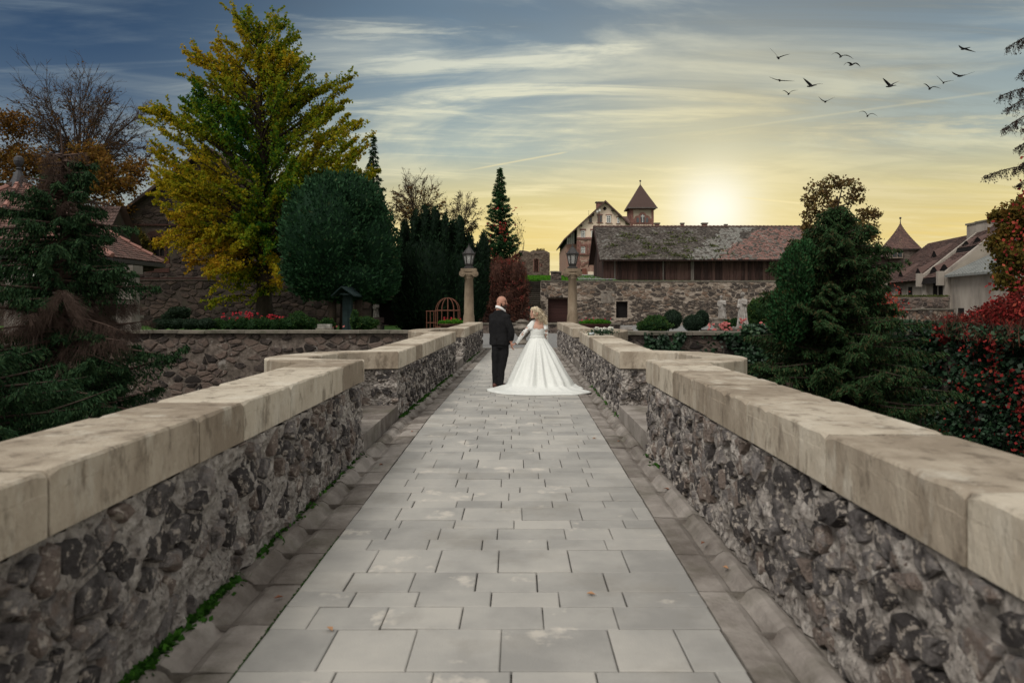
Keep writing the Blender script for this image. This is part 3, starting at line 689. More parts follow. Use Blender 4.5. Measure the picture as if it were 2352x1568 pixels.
# ------------------------------------------------------------------ parapet walls with refuges
NICHES = [(9.47, 1.22), (19.65, 1.15)]                # centre and half length of each refuge
DEPTH = .80
def inner_path(side):
    """polyline of the wall face on the deck side: straight runs with a rounded refuge"""
    f = xl if side < 0 else xr; pts = []; tags = []; y = Y0
    for c, hl in NICHES:
        for yy in np.linspace(y, c - hl, max(2, int((c - hl - y) / .25))): pts.append((float(f(yy)), yy)); tags.append('run')
        for th in np.linspace(0, math.pi, 25)[1:-1]:
            ct, st = math.cos(th), math.sin(th); e = .45
            yy = c - hl * np.sign(ct) * abs(ct) ** e; d = DEPTH * abs(st) ** e
            pts.append((float(f(yy)) + side * d, yy)); tags.append('bay')
        y = c + hl
    for yy in np.linspace(y, Y1, 30): pts.append((float(f(yy)), yy)); tags.append('run')
    return np.array(pts), tags
def outer_x(side, y, off=.53):
    f = xl if side < 0 else xr; b = 0
    for c, hl in NICHES:
        t = (y - c) / (hl + .45)
        if abs(t) < 1: b = max(b, (1 - abs(t) ** 2.2) ** .6 * (DEPTH - .02))
    return float(f(y)) + side * (off + b)
def top_z(y): return float(np.interp(y, [-4, 8, 11, 19, 21, 28], [1.055, 1.045, .965, .985, .985, 1.0]))
TH = .245
def parapet(side, label):
    root = thing('bridge_parapet', label, 'parapet', (side * 1.9, 12, 0)); pts, tags = inner_path(side)
    seg = np.linalg.norm(np.diff(pts, axis=0), axis=1); S = np.concatenate([[0], np.cumsum(seg)])
    tg = np.gradient(pts, axis=0); tg = unit(tg); nrm = np.stack([tg[:, 1], -tg[:, 0]], 1) * (-side)       # towards the deck
    def at(s_): return np.array([np.interp(s_, S, pts[:, k]) for k in (0, 1)]), unit(np.array([np.interp(s_, S, nrm[:, k]) for k in (0, 1)]))
    def fmap(u, v, d):
        p, n = at(u); zz = v * (top_z(p[1]) - TH - .012); return (p[0] + n[0] * d, p[1] + n[1] * d, zz)
    # mortar core
    us = np.concatenate([np.arange(0, S[-1], .033), [S[-1]]]); vs_ = np.linspace(0, 1, 27); V = []
    for u in us:
        for v in vs_:
            nzv = noise.fractal(Vector((u * 5.1, v * 4.6, side * 7)), .62, 2.2, 5)
            V.append(fmap(u, v, .012 + .046 * nzv + .06 * max(0, .25 - v)))
    m = len(vs_); k = len(us); Fc = [(i * m + j, i * m + j + 1, (i + 1) * m + j + 1, (i + 1) * m + j) for i in range(k - 1) for j in range(m - 1)]
    obj('mortar_core', V, Fc, M_MORTAR, root, True, origin=ORG[root.name])
    # outer face, down to the moat
    ob = B(); ya = np.arange(Y0, Y1 + .01, .25)
    V = [];
    for y_ in ya:
        xo = outer_x(side, y_, .48)
        V += [(xo, y_, top_z(y_) - TH), (xo, y_, -.5), (xo - side * .1, y_, -6.2)]
    ob.add(V, [(3 * i + j, 3 * i + j + 1, 3 * i + j + 4, 3 * i + j + 3) for i in range(len(ya) - 1) for j in (0, 1)])
    for y_, in ((Y0,), (Y1,)):
        f = xl if side < 0 else xr; a_, b_ = float(f(y_)) + side * .0, outer_x(side, y_, .48)
        ob.add([(a_, y_, -.5), (b_, y_, -.5), (b_, y_, top_z(y_) - TH), (a_, y_, top_z(y_) - TH)], [(0, 1, 2, 3)])
    ob.build('outer_face', M_MOATM, root)
    # stones, the nearest the most carefully
    def rank(c):
        p, _ = at(c[0]); vis = p[1] > (2.2 if side < 0 else 1.5)
        return (1.0 if vis else 0.0) * 10 / max(.3, p[1]) + rnd.random() * .02
    rubble(root, S[-1], 1.0, .155, .175, fmap, M_RUBBLE, 40 + side, gap=.013, depth=.044, rank=rank, keepfrac=.74, limit=300, jit=.8)
    # coping stones
    f = xl if side < 0 else xr
    if side < 0: cuts = [-3, -1.6, -.2, 1.2, 2.69, 3.97, 4.62, 5.58, 7.26, 8.25]
    else: cuts = [-3, -1.7, -.4, .9, 2.38, 3.46, 4.66, 5.64, 6.09, 6.85, 7.46, 8.25]
    cuts += [8.75, 9.5, 10.2, 10.69]
    for lo, hi in ((10.69, 18.5), (18.5, 20.8), (20.8, 28.02)):
        y_ = lo
        while y_ < hi - .9: y_ += rnd.uniform(.55, 1.05); cuts.append(min(y_, hi))
        cuts.append(hi)
    cuts = sorted(set(round(c, 3) for c in cuts)); cuts = [c for i, c in enumerate(cuts) if i == 0 or c - cuts[i - 1] > .12]
    def inner_x(y_, ov=.035):
        b = 0
        for c, hl in NICHES:
            t = (y_ - c) / (hl - ov)
            if abs(t) < 1: b = (1 - abs(t) ** (2 / .45)) ** .45 * (DEPTH)
        return float(f(y_)) + side * (b - ov)
    notch = []
    for a_, b_ in zip(cuts[:-1], cuts[1:]):
        a2, b2 = a_ + .007, b_ - .007
        bay = any(abs((a_ + b_) / 2 - c) < hl for c, hl in NICHES); n = 19 if bay else max(6, int((b2 - a2) / .055))
        ye = list(np.linspace(a2, b2, n))
        if bay:
            for c, hl in NICHES: ye += [q for q in (c - hl + .036, c - hl + .06, c - hl + .1, c + hl - .036, c + hl - .06, c + hl - .1) if a2 < q < b2]
        ye = sorted(ye); V = []; rs = np.random.default_rng(int(abs(a_) * 1000) + 5); dz = rs.uniform(-.003, .003)
        for kk, y_ in enumerate(ye):
            e = 1 if kk in (0, len(ye) - 1) else 0; xi, xo = inner_x(y_), outer_x(side, y_); z1 = top_z(y_) + dz; z0 = z1 - TH
            chip = .010 if rs.random() < .03 else 0; c = .009 + .008 * e + chip + .008 * max(0, noise.fractal(Vector((y_ * 4, side * 3, 1)), .8, 2.2, 3)); w = lambda k_=.0025: rs.uniform(-k_, k_)
            rb = .03 if any(q0 <= y_ <= q1 for q0, q1 in notch) else 0
            sg = side
            sec = [(xi, z0), (xi + w(), z0 + .08), (xi + w(), z1 - .085), (xi + sg * rb, z1 - .08), (xi + sg * rb, z1 - .03 if rb else z1 - c * 1.2), (xi + sg * (c + rb), z1 - w(.002)),
                   (xi + sg * .18, z1 + w()), (xi + sg * .36, z1 + w()), (xo - sg * c, z1), (xo, z1 - c), (xo, z0)]
            V += [(px_, y_, pz_ - .006 * e * (pz_ > z0)) for px_, pz_ in sec]
        m = 11; Fc = [(i * m + j, i * m + (j + 1) % m, (i + 1) * m + (j + 1) % m, (i + 1) * m + j) for i in range(len(ye) - 1) for j in range(m)]
        Fc += [tuple(range(m)), tuple((len(ye) - 1) * m + j for j in range(m))[::-1]]
        obj('coping_stone', V, Fc, M_COPING, root)
    # low stone seat step in each refuge
    for c, hl in NICHES:
        for ya_, yb_ in ((c - hl + .03, c - .15), (c - .14, c + hl - .03)):
            sb = B(); x0 = float(f(c)) - side * .03; x1 = float(f(c)) + side * .76
            sb.box(min(x0, x1), max(x0, x1), ya_, yb_, -.04, .205); sb.build('seat_step', M_GUTTER, root)
    return root
parapet(-1, 'stone parapet with pale coping on the side where the groom in black stands')
parapet(1, 'stone parapet with pale coping that carries the white bouquet')

# moss along the gutters
ms = []
for side, f, spans in ((-1, xl, [(2.8, 4.4, 1.0), (4.4, 5.4, .22), (5.4, 8.2, .10), (10.7, 13, .8), (13, 17.5, .35), (20.8, 26, .25)]), (1, xr, [(7.4, 8.2, .12), (10.8, 15, .08)])):
    for a_, b_, k in spans:
        n = int((b_ - a_) * 420 * k); yv = rng.uniform(a_, b_, n); cl = np.array([noise.noise(Vector((q * 2.5, side, 0))) for q in yv]); yv = yv[cl > -.15]; n = len(yv)
        xv = np.array([f(q) for q in yv]) - side * (.04 + np.abs(rng.normal(size=n)) * .035)
        ms.append(leaves(np.stack([xv, yv, np.full(n, .012) + rng.uniform(0, .02, n)], 1), .045, axis=(0, 0, .8), tint=.4, tj=.25, aspect=1.5))
n = 420; yv = rng.uniform(2.9, 5.3, n); ms.append(leaves(np.stack([pl(yv) - .003 + rng.normal(size=n) * .003, yv, np.full(n, -.003)], 1), .016, tint=.25, axis=(0, 1.5, 0)))
o = leafobj('moss', ms, mat('moss_tuft', [(.015, .05, .006, 1), (.03, .10, .01, 1), (.06, .17, .015, 1)], 8, .9, attr=True, trans=.2), None); o['kind'] = 'stuff'
o['label'] = 'green moss growing in the gutter at the foot of the parapets'
# a few fallen leaves
for k, (x, y_, lab) in enumerate([(-1.34, 4.15, 'dry brown leaf in the left gutter, nearest of the fallen leaves there'), (-.95, 3.75, 'curled pale leaf on the paving near the left gutter'), (1.28, 5.1, 'russet leaf in the channel of the right gutter, second nearest'), (1.33, 6.6, 'dry leaf in the right gutter halfway to the stone seat step'),
        (.42, 4.2, 'small tan leaf lying alone on the middle of the paving'), (1.22, 8.9, 'red leaf in the right gutter beside the seat step'), (-1.4, 7.6, 'dry leaf in the left gutter before the seat step'), (-1.36, 9.6, 'leaf in the left gutter beside the seat step'), (1.30, 4.62, 'russet leaf in the right gutter, nearest of the fallen leaves there'), (.95, 9.1, 'pale leaf near the right edge of the paving by the refuge')]):
    a = rnd.random() * 6.3; c_, s_ = math.cos(a), math.sin(a); q = .026
    V = [(x + q * (u * c_ - v * s_), y_ + q * (u * s_ + v * c_), .010 + zz) for u, v, zz in ((-1.2, 0, .0), (-.3, .55, .012), (1.1, .1, .004), (-.2, -.6, .010), (0, 0, .0))]
    obj('fallen_leaf', V, [(0, 1, 4), (1, 2, 4), (2, 3, 4), (3, 0, 4)], M_FALLEN, None, origin=(x, y_, .01), label=lab, cat='leaf', group='fallen leaves on the bridge')
# ------------------------------------------------------------------ moat walls, garden walls
def core_with_holes(b, x0, x1, z0, z1, y, thick, holes, rows=1):
    """front-facing wall (normal -Y) as boxes leaving rectangular openings"""
    xs = sorted({x0, x1, *[h for q in holes for h in q[:2]]}); zs = sorted({z0, z1, *[h for q in holes for h in q[2:4]]})
    for xa, xb in zip(xs[:-1], xs[1:]):
        for za, zb in zip(zs[:-1], zs[1:]):
            xm, zm = (xa + xb) / 2, (za + zb) / 2
            if any(h[0] < xm < h[1] and h[2] < zm < h[3] for h in holes): continue
            b.box(xa, xb, y, y + thick, za, zb)
def flat_map(x0, z0, y): return lambda u, v, d: (x0 + u, y - d, z0 + v)
def caps(root, x0, x1, y0, y1, z0, z1, lens, m, name='cap_stone', seed=1):
    r = random.Random(seed); x = x0
    while x < x1 - .05:
        l = r.uniform(*lens); xb = min(x + l, x1); e = r.uniform(-.01, .01)
        b = B(); b.box(x + .008, xb - .008, y0 + r.uniform(-.015, .015), y1, z0 + e, z1 + e); b.build(name, m, root); x = xb
# left moat wall
t = thing('moat_wall', 'dark stone wall with streaks of lime below the rose garden, left of the bridge', 'wall', (-12, 27.3, -6)); t['kind'] = 'thing'
b = B(); b.box(-30, -1.9, 27.32, 27.95, -6.2, .60); b.build('wall_core', M_MOATM, t)
rubble(t, 28, 3.0, .42, .25, flat_map(-30, -2.4, 27.32), M_MOATR, 3, gap=.03, depth=.05, keepfrac=.72, rank=lambda c: min(c[1], 3) + (c[0] > 12) * 3)
caps(t, -30, -2.2, 27.16, 28.05, .60, .70, (.9, 1.7), M_CAPD)
# right moat wall
t = thing('moat_wall', 'ivy hung stone wall below the flower bed right of the bridge', 'wall', (10, 27.3, -6)); t['kind'] = 'thing'
b = B(); b.box(2.1, 22, 27.32, 27.95, -6.2, .54); b.build('wall_core', M_MOATM, t)
rubble(t, 12, 2.6, .42, .26, flat_map(2.1, -2.06, 27.32), M_MOATR, 4, gap=.03, depth=.05, keepfrac=.75)
caps(t, 2.2, 22, 27.14, 28.05, .54, .66, (.9, 1.8), M_CAPD, seed=2)
wy = 27.25
def ivy_patch(px0, px1, py0, py1, Y, n, size=.13, dens=None, jut=.12):
    px = rng.uniform(px0, px1, n); py = rng.uniform(py0, py1, n)
    if dens is not None:
        k = np.array([dens(a, c) for a, c in zip(px, py)]); s_ = rng.random(n) < k; px, py = px[s_], py[s_]
    pp = np.stack([(px - CX) / F * Y, np.full(len(px), Y), EYE - (py - CY) / F * Y], 1)
    lum = np.array([noise.fractal(Vector(q * 1.7), .9, 2.2, 3) for q in pp]); pp[:, 1] -= np.abs(rng.normal(size=len(pp))) * jut + np.clip(lum, 0, 1) * .3
    return leaves(pp, size, axis=(0, 0, -.5), normal=(0, -1.6, .6), nj=.8, aspect=1.15, tint=.42 + lum * .35, tj=.16)
ti = thing('ivy', 'ivy hanging in curtains down the moat wall right of the bouquet', 'ivy', (10, 27.2, .6))
def idens(a, c):
    q = noise.noise(Vector((a * .016, c * .008, 2))) + noise.noise(Vector((a * .05, c * .02, 7))) * .5 
    return 1.0 if q > (-.05 + (c - 770) * .0016) else .03
leafobj('leaves', [ivy_patch(1480, 1800, 764, 900, wy, 8000, dens=idens), ivy_patch(1700, 1830, 745, 880, wy, 4500), ivy_patch(1820, 2140, 752, 1010, wy, 15000, dens=lambda a, c: 1 if noise.noise(Vector((a * .02, c * .012, 9))) > -.3 else .2)], M_IVY, ti)

# low court wall and the stairs, seen past the couple
t = thing('low_court_wall', 'low weathered stone wall across the gravel court behind the couple', 'wall', (0, 43, 0)); t['kind'] = 'thing'
b = B(); b.box(-4.2, 6.0, 43, 43.4, -.1, .50); b.build('wall_core', M_MOATM, t)
rubble(t, 10.2, .52, .4, .22, flat_map(-4.2, 0, 43), M_MOATR, 9, gap=.03, depth=.03)
caps(t, -4.2, 6.0, 42.92, 43.5, .50, .60, (.8, 1.5), M_CAPD, seed=4)
t = thing('stone_stairs', 'long mossy flight of stone steps climbing behind the bride', 'stairs', (.5, 58, 0))
nst = 22
for i in range(nst):
    z0 = i * 3.62 / nst; y_ = 58.0 + i * .22
    b = B(); b.box(-.95 + rnd.uniform(0, .02), 1.94, y_ - .03, y_ + .30, z0 + .0, z0 + 3.62 / nst - rnd.uniform(.0, .012)); b.box(-.95, 1.94, y_ + .05, y_ + .30, z0 - .05, z0 + .002)
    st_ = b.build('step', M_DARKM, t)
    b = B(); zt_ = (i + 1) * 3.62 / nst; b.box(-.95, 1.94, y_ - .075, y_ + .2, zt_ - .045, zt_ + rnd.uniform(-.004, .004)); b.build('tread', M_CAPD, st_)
b = B(); b.tube([(.86, 58.2, 0), (.86, 58.2, 1.0)], .03, 6); 
b.tube([(.86, 57.9, 0.0), (.86, 57.9, 3.1)], .045, 6); b.build('handrail_post', M_IRON, t)

# retaining wall under the barn
T0, T1 = 1.90, 30.0; WY = 60.0; WZ = 3.62
def fx(px): return (px - CX) / F * WY
def fz(py): return EYE - (py - CY) / F * WY
t = thing('retaining_wall', 'tall brown rubble wall with a garage door and a blind window below the barn', 'wall', (12, WY, 0)); t['kind'] = 'thing'
holes = [(fx(1258.5), fx(1312), 0.0, fz(686)), (fx(1415), fx(1442), fz(730), fz(692))]
b = B(); core_with_holes(b, T0, T1, -.1, WZ - .1, WY, .5, holes); b.build('wall_core', M_WARMM, t)
sk = lambda u, v: any(h[0] - .06 < u + T0 < h[1] + .06 and h[2] - .1 < v < h[3] + .08 for h in holes)
wm = flat_map(T0, 0, WY)
rubble(t, 19.5, 1.45, .46, .25, lambda u, v, d: (T0 + u, WY - d, 2.02 + v), M_WARM, 14, gap=.025, depth=.06, keepfrac=.85, limit=150, jit=.6, skip=lambda u, v: sk(u, v + 2.02))
rubble(t, 19.5, 2.02, .36, .13, wm, M_WARM, 15, gap=.014, depth=.05, keepfrac=.9, limit=150, skip=sk, jit=.6)
caps(t, T0, T1, WY - .08, WY + .5, WZ - .1, WZ, (1.2, 2.2), M_CAPD, seed=6)
h = holes[0]; b = B(); b.box(h[0], h[1], WY + .42, WY + .46, 0, h[3]); dr = b.build('garage_door', M_GARAGE, t)
for k in range(9):
    b = B(); z0 = h[3] * k / 9; b.box(h[0] + .02, h[1] - .02, WY + .39, WY + .42, z0 + .015, z0 + h[3] / 9 - .012); q = b.build('panel', M_GARAGE, dr)
b = B(); b.box(h[0] - .1, h[1] + .1, WY - .03, WY + .3, h[3], h[3] + .12); b.build('lintel', M_BARK, t)
h = holes[1]; b = B(); b.box(h[0], h[1], WY + .3, WY + .34, h[2], h[3]); b.build('blind_window', M_DARK, t)
b = B(); b.box(fx(1380), fx(1411), WY - .07, WY + .05, fz(696), fz(668)); b.build('stone_plaque', M_URN, t)

# garden wall below the gabled house and behind the yew
GY = 58.0
t = thing('garden_wall', 'long dark rubble wall running behind the garden trees', 'wall', (-16, GY, 0)); t['kind'] = 'thing'
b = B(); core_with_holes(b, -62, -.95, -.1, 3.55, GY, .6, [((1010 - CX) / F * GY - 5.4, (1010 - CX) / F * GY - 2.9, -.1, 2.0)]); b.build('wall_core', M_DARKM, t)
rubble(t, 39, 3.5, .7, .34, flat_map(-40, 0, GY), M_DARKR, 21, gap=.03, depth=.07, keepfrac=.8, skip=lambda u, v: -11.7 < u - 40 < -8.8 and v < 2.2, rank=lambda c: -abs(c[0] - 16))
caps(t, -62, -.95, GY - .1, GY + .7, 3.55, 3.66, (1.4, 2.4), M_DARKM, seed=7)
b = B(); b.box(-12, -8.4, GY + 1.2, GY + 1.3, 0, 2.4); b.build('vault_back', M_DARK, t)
ab = [B() for _ in range(11)]
for k in range(11):
    a0 = math.pi * k / 11; a1 = math.pi * (k + .93) / 11; cx_ = -10.3; ri, ro = 1.3, 1.75
    p = [(cx_ + r_ * math.cos(a), 1.35 + r_ * math.sin(a) * .62) for r_, a in ((ri, a0), (ro, a0), (ro, a1), (ri, a1))]
    ab[k].prism(p, 1, GY - .1, GY + .5); ab[k].build('arch_stone', M_DARKR, t)

# ------------------------------------------------------------------ roofs
def tile_roof(root, A, Bv, Cc, Dd, nu, nv, m, tfun, lift=.035, limit=0, rank=None, round_=False, pm=None, name='roof_tile', many='roof_tiles'):
    """A-B eave edge (left,right), D-C ridge edge; tiles laid in courses with raised lower edges"""
    A, Bv, Cc, Dd = [np.array(q, float) for q in (A, Bv, Cc, Dd)]
    nrm = unit(np.cross(Bv - A, Dd - A)); nrm = nrm if nrm[2] > 0 else -nrm
    def q(u, v, h): return (A * (1 - u) + Bv * u) * (1 - v) + (Dd * (1 - u) + Cc * u) * v + nrm * h
    tl = []
    for j in range(nv):
        off = .5 if j % 2 else 0
        for i in range(-1, nu + 1):
            u0, u1 = max(0, (i + off) / nu), min(1, (i + 1 + off) / nu)
            if u1 - u0 < .15 / nu: continue
            tl.append((u0, u1, j))
    out = B(); pieces = []
    if limit:
        tl.sort(key=lambda s_: -rank(q((s_[0] + s_[1]) / 2, s_[2] / nv, 0)))
    for k, (u0, u1, j) in enumerate(tl):
        v0, v1 = j / nv, min(1, (j + 1.12) / nv); g_ = (u1 - u0) * .04; dv = rnd.uniform(-.12, .12) / nv * .5; h = lift * rnd.uniform(.7, 1.4)
        u0 += g_; u1 -= g_; um = (u0 + u1) / 2
        if round_:
            low = [(u0, v0 + .16 / nv), (u0 + (u1 - u0) * .22, v0 + .04 / nv), (um, v0), (u1 - (u1 - u0) * .22, v0 + .04 / nv), (u1, v0 + .16 / nv)]
        else: low = [(u0, v0 + dv), (u1, v0 + dv)]
        n = len(low)
        V = [q(a, c, h) for a, c in low] + [q(u1, v1, .006), q(u0, v1, .006)] + [q(a, c, 0) for a, c in low]
        Fc = [tuple(range(n + 2))] + [(i, n + 2 + i, n + 3 + i, i + 1) for i in range(n - 1)]
        tv = float(np.clip(tfun(um, (v0 + v1) / 2), 0, 1))
        if k < limit: obj(name, V, Fc, pm or m, root, tint=np.full(len(V), tv))
        else: out.add(V, Fc, tv)
    if out.n: out.build(many, m, root, kind='stuff')
    base_ = B(); base_.add([q(0, 0, -.01), q(1, 0, -.01), q(1, 1, -.01), q(0, 1, -.01)], [(0, 1, 2, 3)], .3); return base_

# ------------------------------------------------------------------ barn
t = thing('barn', 'long dark plank barn with a patched mossy tile roof', 'barn', (16, 66, 3.6))
BX0, BX1, BYF, BYR, BZE, BZR = 7.75, 30.0, 66.0, 70.4, 5.68, 9.05
x = BX0
b = B(); b.box(BX0, BX1, BYF + .06, 74.6, 3.4, BZE + .1); b.prism([(BYF + .06, BZE + .1), (74.7, BZE + .1), (BYR, BZR - .15)], 0, BX0 + .05, BX0 + .2); b.build('barn_body', M_PLANK, t)
while x < BX1 - 3:
    wd = rnd.uniform(.26, .40); b = B(); zb = 3.55 + (rnd.uniform(0, .25) if x > 22 else 0)
    b.box(x, x + wd - .018, BYF + rnd.uniform(-.02, .015), BYF + .05, zb, BZE + .15); b.build('plank', M_PLANK, t); x += wd
for px in (1412, 1523, 1590, 1808):
    xx = (px - CX) / F * 66; b = B(); b.box(xx - (.06 if px != 1590 else .14), xx + (.06 if px != 1590 else .14), BYF - .09, BYF - .03, 3.5, BZE); b.build('post', M_BEAM, t)
yy_ = BYF + .1
while yy_ < 74.4:
    wd = .45; b = B(); zt = BZE + .05 + (BZR - BZE) * (1 - abs(yy_ + wd / 2 - BYR) / 4.4) - .2
    b.box(BX0 - .05, BX0 + .02, yy_, yy_ + wd - .02, 3.5, max(BZE, zt)); b.build('gable_plank', M_PLANK, t); yy_ += wd
ov = .6; XL, XR = BX0 - .5, BX1
EA, EB = (XL, BYF - ov, BZE - .05), (XR, BYF - ov, BZE - .05); RC, RD = (XR, BYR, BZR), (XL, BYR, BZR)
def barn_t(u, v):
    n1 = noise.fractal(Vector((u * 14, v * 4, 3)), .9, 2.1, 3); x_ = u + n1 * .06
    red = np.clip((x_ + (0.45 - v) * .35 - .47) * 9, 0, 1); pale = math.exp(-((u - .50 - (v - .5) * .22) / .085) ** 2) * 1.2 + .5 * n1
    r_ = rnd.random()
    if pale > .7 and r_ < .75: return .58 + rnd.uniform(-.05, .05)
    if red > .5 and r_ < .62: return .80 + rnd.uniform(-.10, .2)
    return .26 + .5 * n1 * .3 + rnd.uniform(-.2, .2)
rb = tile_roof(t, EA, EB, RC, RD, 124, 36, M_TILE, barn_t, lift=.05); rb.build('roof_deck', M_PLANK, t)
b = B(); b.add([(XL, BYR, BZR), (XR, BYR, BZR), (XR, 75.2, BZE), (XL, 75.2, BZE)], [(0, 1, 2, 3)]); b.build('rear_roof', M_TILED, t)
for k in range(62):
    xx = XL + (XR - XL) * k / 62; b = B(); b.tube([(xx, BYR, BZR + .03 + rnd.uniform(0, .02)), (xx + (XR - XL) / 62 * .96, BYR, BZR + .02)], [.13, .10], 8); b.build('ridge_tile', M_TILED, t)
for a_, c_ in (((XL, BYF - ov, BZE - .12), (XL, BYR, BZR - .05)), ((XL, 75.2, BZE - .1), (XL, BYR, BZR - .05))):
    b = B(); b.bar(a_, c_, .06, .30); b.build('barge_board', M_PLANK, t)
b = B(); b.box(XL, XR, BYF - ov - .06, BYF - ov + .04, BZE - .16, BZE - .09); b.build('eaves_board', M_PLANK, t)
mo = []
for _ in range(90):
    u, v = rnd.uniform(.03, .52), rnd.random() ** 1.2 * .8
    if u > .4 and rnd.random() < .5: continue
    cpt = np.array([XL + (XR - XL) * u, BYF - ov + (BYR - BYF + ov) * v, BZE + (BZR - BZE) * v + .06]); k = rnd.randint(10, 40)
    mo.append(leaves(cpt + rng.normal(size=(k, 3)) * np.array((.26, .10, .07)), .14, normal=(0, -.6, .8), nj=.4, tint=.4, tj=.3, aspect=1.1))
leafobj('roof_moss', mo, mat('moss_cushion', [(.03, .035, .012, 1), (.055, .07, .018, 1), (.10, .11, .03, 1)], 8, .95, attr=True), t)
def chimney(root, px, py0, py1, w_, Y, m=M_BRICK, cap=True, pot=False):
    x_ = (px - CX) / F * Y; z1 = EYE - (py0 - CY) / F * Y; z0 = EYE - (py1 - CY) / F * Y
    b = B(); b.box(x_ - w_ / 2, x_ + w_ / 2, Y - w_ / 2, Y + w_ / 2, z0 - .6, z1 - .12); c_ = b.build('chimney', m, root)
    if cap: b = B(); b.box(x_ - w_ * .66, x_ + w_ * .66, Y - w_ * .66, Y + w_ * .66, z1 - .12, z1); b.build('chimney_cap', M_CAPD, c_)
chimney(t, 1509, 512, 522, .42, 71.0); chimney(t, 1567, 512, 522, .3, 71); chimney(t, 1618, 512, 523, .45, 71); chimney(t, 1667, 515, 523, .25, 71)

# ------------------------------------------------------------------ house with the tower
HY = 95.0
def hx(zx): return ((1400 + zx / 5.6) * .91875 - CX) / F * HY
def hz(zy): return EYE - ((430 + zy / 5.6) * .91875 - CY) / F * HY
t = thing('tower_house', 'tall gabled house of plaster over rubble with a pyramid roofed tower', 'house', (12, HY, 5.2))
def window(parent, x0, x1, z0, z1, y, bars=(1, 1), frame=.09, surround=None, head=None, mf=M_WHITE, mg=M_GLASS):
    b = B(); fr = frame
    b.box(x0, x1, y - .07, y + .02, z0, z0 + fr); b.box(x0, x1, y - .07, y + .02, z1 - fr, z1); b.box(x0, x0 + fr, y - .07, y + .02, z0 + fr, z1 - fr); b.box(x1 - fr, x1, y - .07, y + .02, z0 + fr, z1 - fr)
    for i in range(bars[0]):
        xm = x0 + (x1 - x0) * (i + 1) / (bars[0] + 1); b.box(xm - fr * .4, xm + fr * .4, y - .055, y + .02, z0 + fr, z1 - fr)
    for i in range(bars[1]):
        zm = z0 + (z1 - z0) * (i + 1) / (bars[1] + 1); b.box(x0 + fr, x1 - fr, y - .048, y + .02, zm - fr * .35, zm + fr * .35)
    wn = b.build('window', mf, parent)
    b = B(); b.box(x0 + .02, x1 - .02, y - .02, y - .008, z0 + .02, z1 - .02); b.build('pane', mg, wn)
    if surround:
        b = B(); s_ = surround
        b.box(x0 - s_, x0, y - .12, y, z0, z1); b.box(x1, x1 + s_, y - .12, y, z0, z1); b.box(x0 - s_, x1 + s_, y - .125, y, z1, z1 + s_ * 1.2); b.box(x0 - s_ * .8, x1 + s_ * .8, y - .16, y, z0 - s_ * .5, z0)
        b.build('surround', M_BRICK, wn)
    return wn
xL, xR = hx(240), hx(985); zP, zS, zS2, zG = hz(415), hz(930), hz(1150), 4.9
xP = hx(629); sl_ = (hz(415) - hz(945)) / (xP - hx(52)); zEl = zP - (xP - xL) * sl_; zEr = zP - (xR - xP) * sl_
b = B(); b.prism([(xL, zS), (xR, zS), (xR, max(zEr, zS + .2)), (xP, zP - .12), (xL, zEl - .1)], 1, HY, HY + 18); b.build('plaster_wall', M_PLASTER, t)
b = B(); b.box(xL, xR, HY - .04, HY + 18, zG, zS); b.build('rubble_wall', M_HSTONE, t)
rubble(t, xR - xL, zS - zG - .1, .6, .42, lambda u, v, d: (xL + u, HY - .04 - d, zG + v), M_HSTONE, 31, gap=.06, depth=.05, limit=120, keepfrac=.85,
       skip=lambda u, v: any(a - .35 < xL + u < c + .35 and d - .3 < zG + v < e + .4 for a, c, d, e in ((hx(290), hx(350), hz(1145), hz(1045)), (hx(435), hx(495), hz(1145), hz(1045)), (hx(270), hx(375), hz(1465), hz(1350)))))
# set-back porch wing on the left
b = B(); b.box(hx(95), xL, HY + 1.0, HY + 17, zG, hz(1000)); b.build('wing_wall', M_HSTONE, t)
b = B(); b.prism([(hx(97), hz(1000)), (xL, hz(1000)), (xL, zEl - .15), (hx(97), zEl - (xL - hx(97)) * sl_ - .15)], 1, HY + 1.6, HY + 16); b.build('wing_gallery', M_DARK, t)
for k, zx in enumerate((118, 146, 174, 200)):
    b = B(); b.box(hx(zx) - .10, hx(zx) + .10, HY + 1.2, HY + 1.45, hz(1000), zEl - (xL - hx(zx)) * sl_ - .2); b.build('gallery_post', M_WHITE, t)
for z_ in (zS, zS2):
    b = B(); b.box(xL - .05, xR, HY - .16, HY, z_ - .12, z_ + .12); b.build('string_course', M_BRICK, t)
b = B()
for k in range(8): b.box(xL - .06, xL + (.45 if k % 2 else .3), HY - .1, HY, zG + k * .62, zG + k * .62 + .58)
b.build('corner_bricks', M_BRICK, t)
for (a_, c_, d_, e_) in ((290, 350, 920, 820), (435, 495, 920, 820)): window(t, hx(a_), hx(c_), hz(d_), hz(e_), HY - .02, (1, 2), surround=None); 
for (a_, c_) in ((290, 350), (435, 495)):
    b = B(); b.box(hx(a_) - .12, hx(c_) + .12, HY - .05, HY, hz(820), hz(797)); b.build('brick_lintel', M_BRICK, t)
    window(t, hx(a_), hx(c_), hz(1145), hz(1045), HY - .06, (1, 2), surround=.28)
for (a_, c_, d_, e_, bars) in ((525, 587, 708, 605, (1, 1)), (650, 712, 712, 608, (1, 2)), (410, 446, 712, 630, (0, 1)), (798, 830, 718, 638, (0, 1))):
    window(t, hx(a_), hx(c_), hz(d_), hz(e_), HY - .02, bars, mf=M_BEAM if a_ in (525, 410) else M_WHITE)
    b = B(); b.box(hx(a_) - .1, hx(c_) + .1, HY - .05, HY, hz(e_), hz(e_ - 14)); b.box(hx(a_) - .14, hx(c_) + .14, HY - .10, HY, hz(d_ + 8), hz(d_)); b.build('brick_lintel', M_BRICK, t)
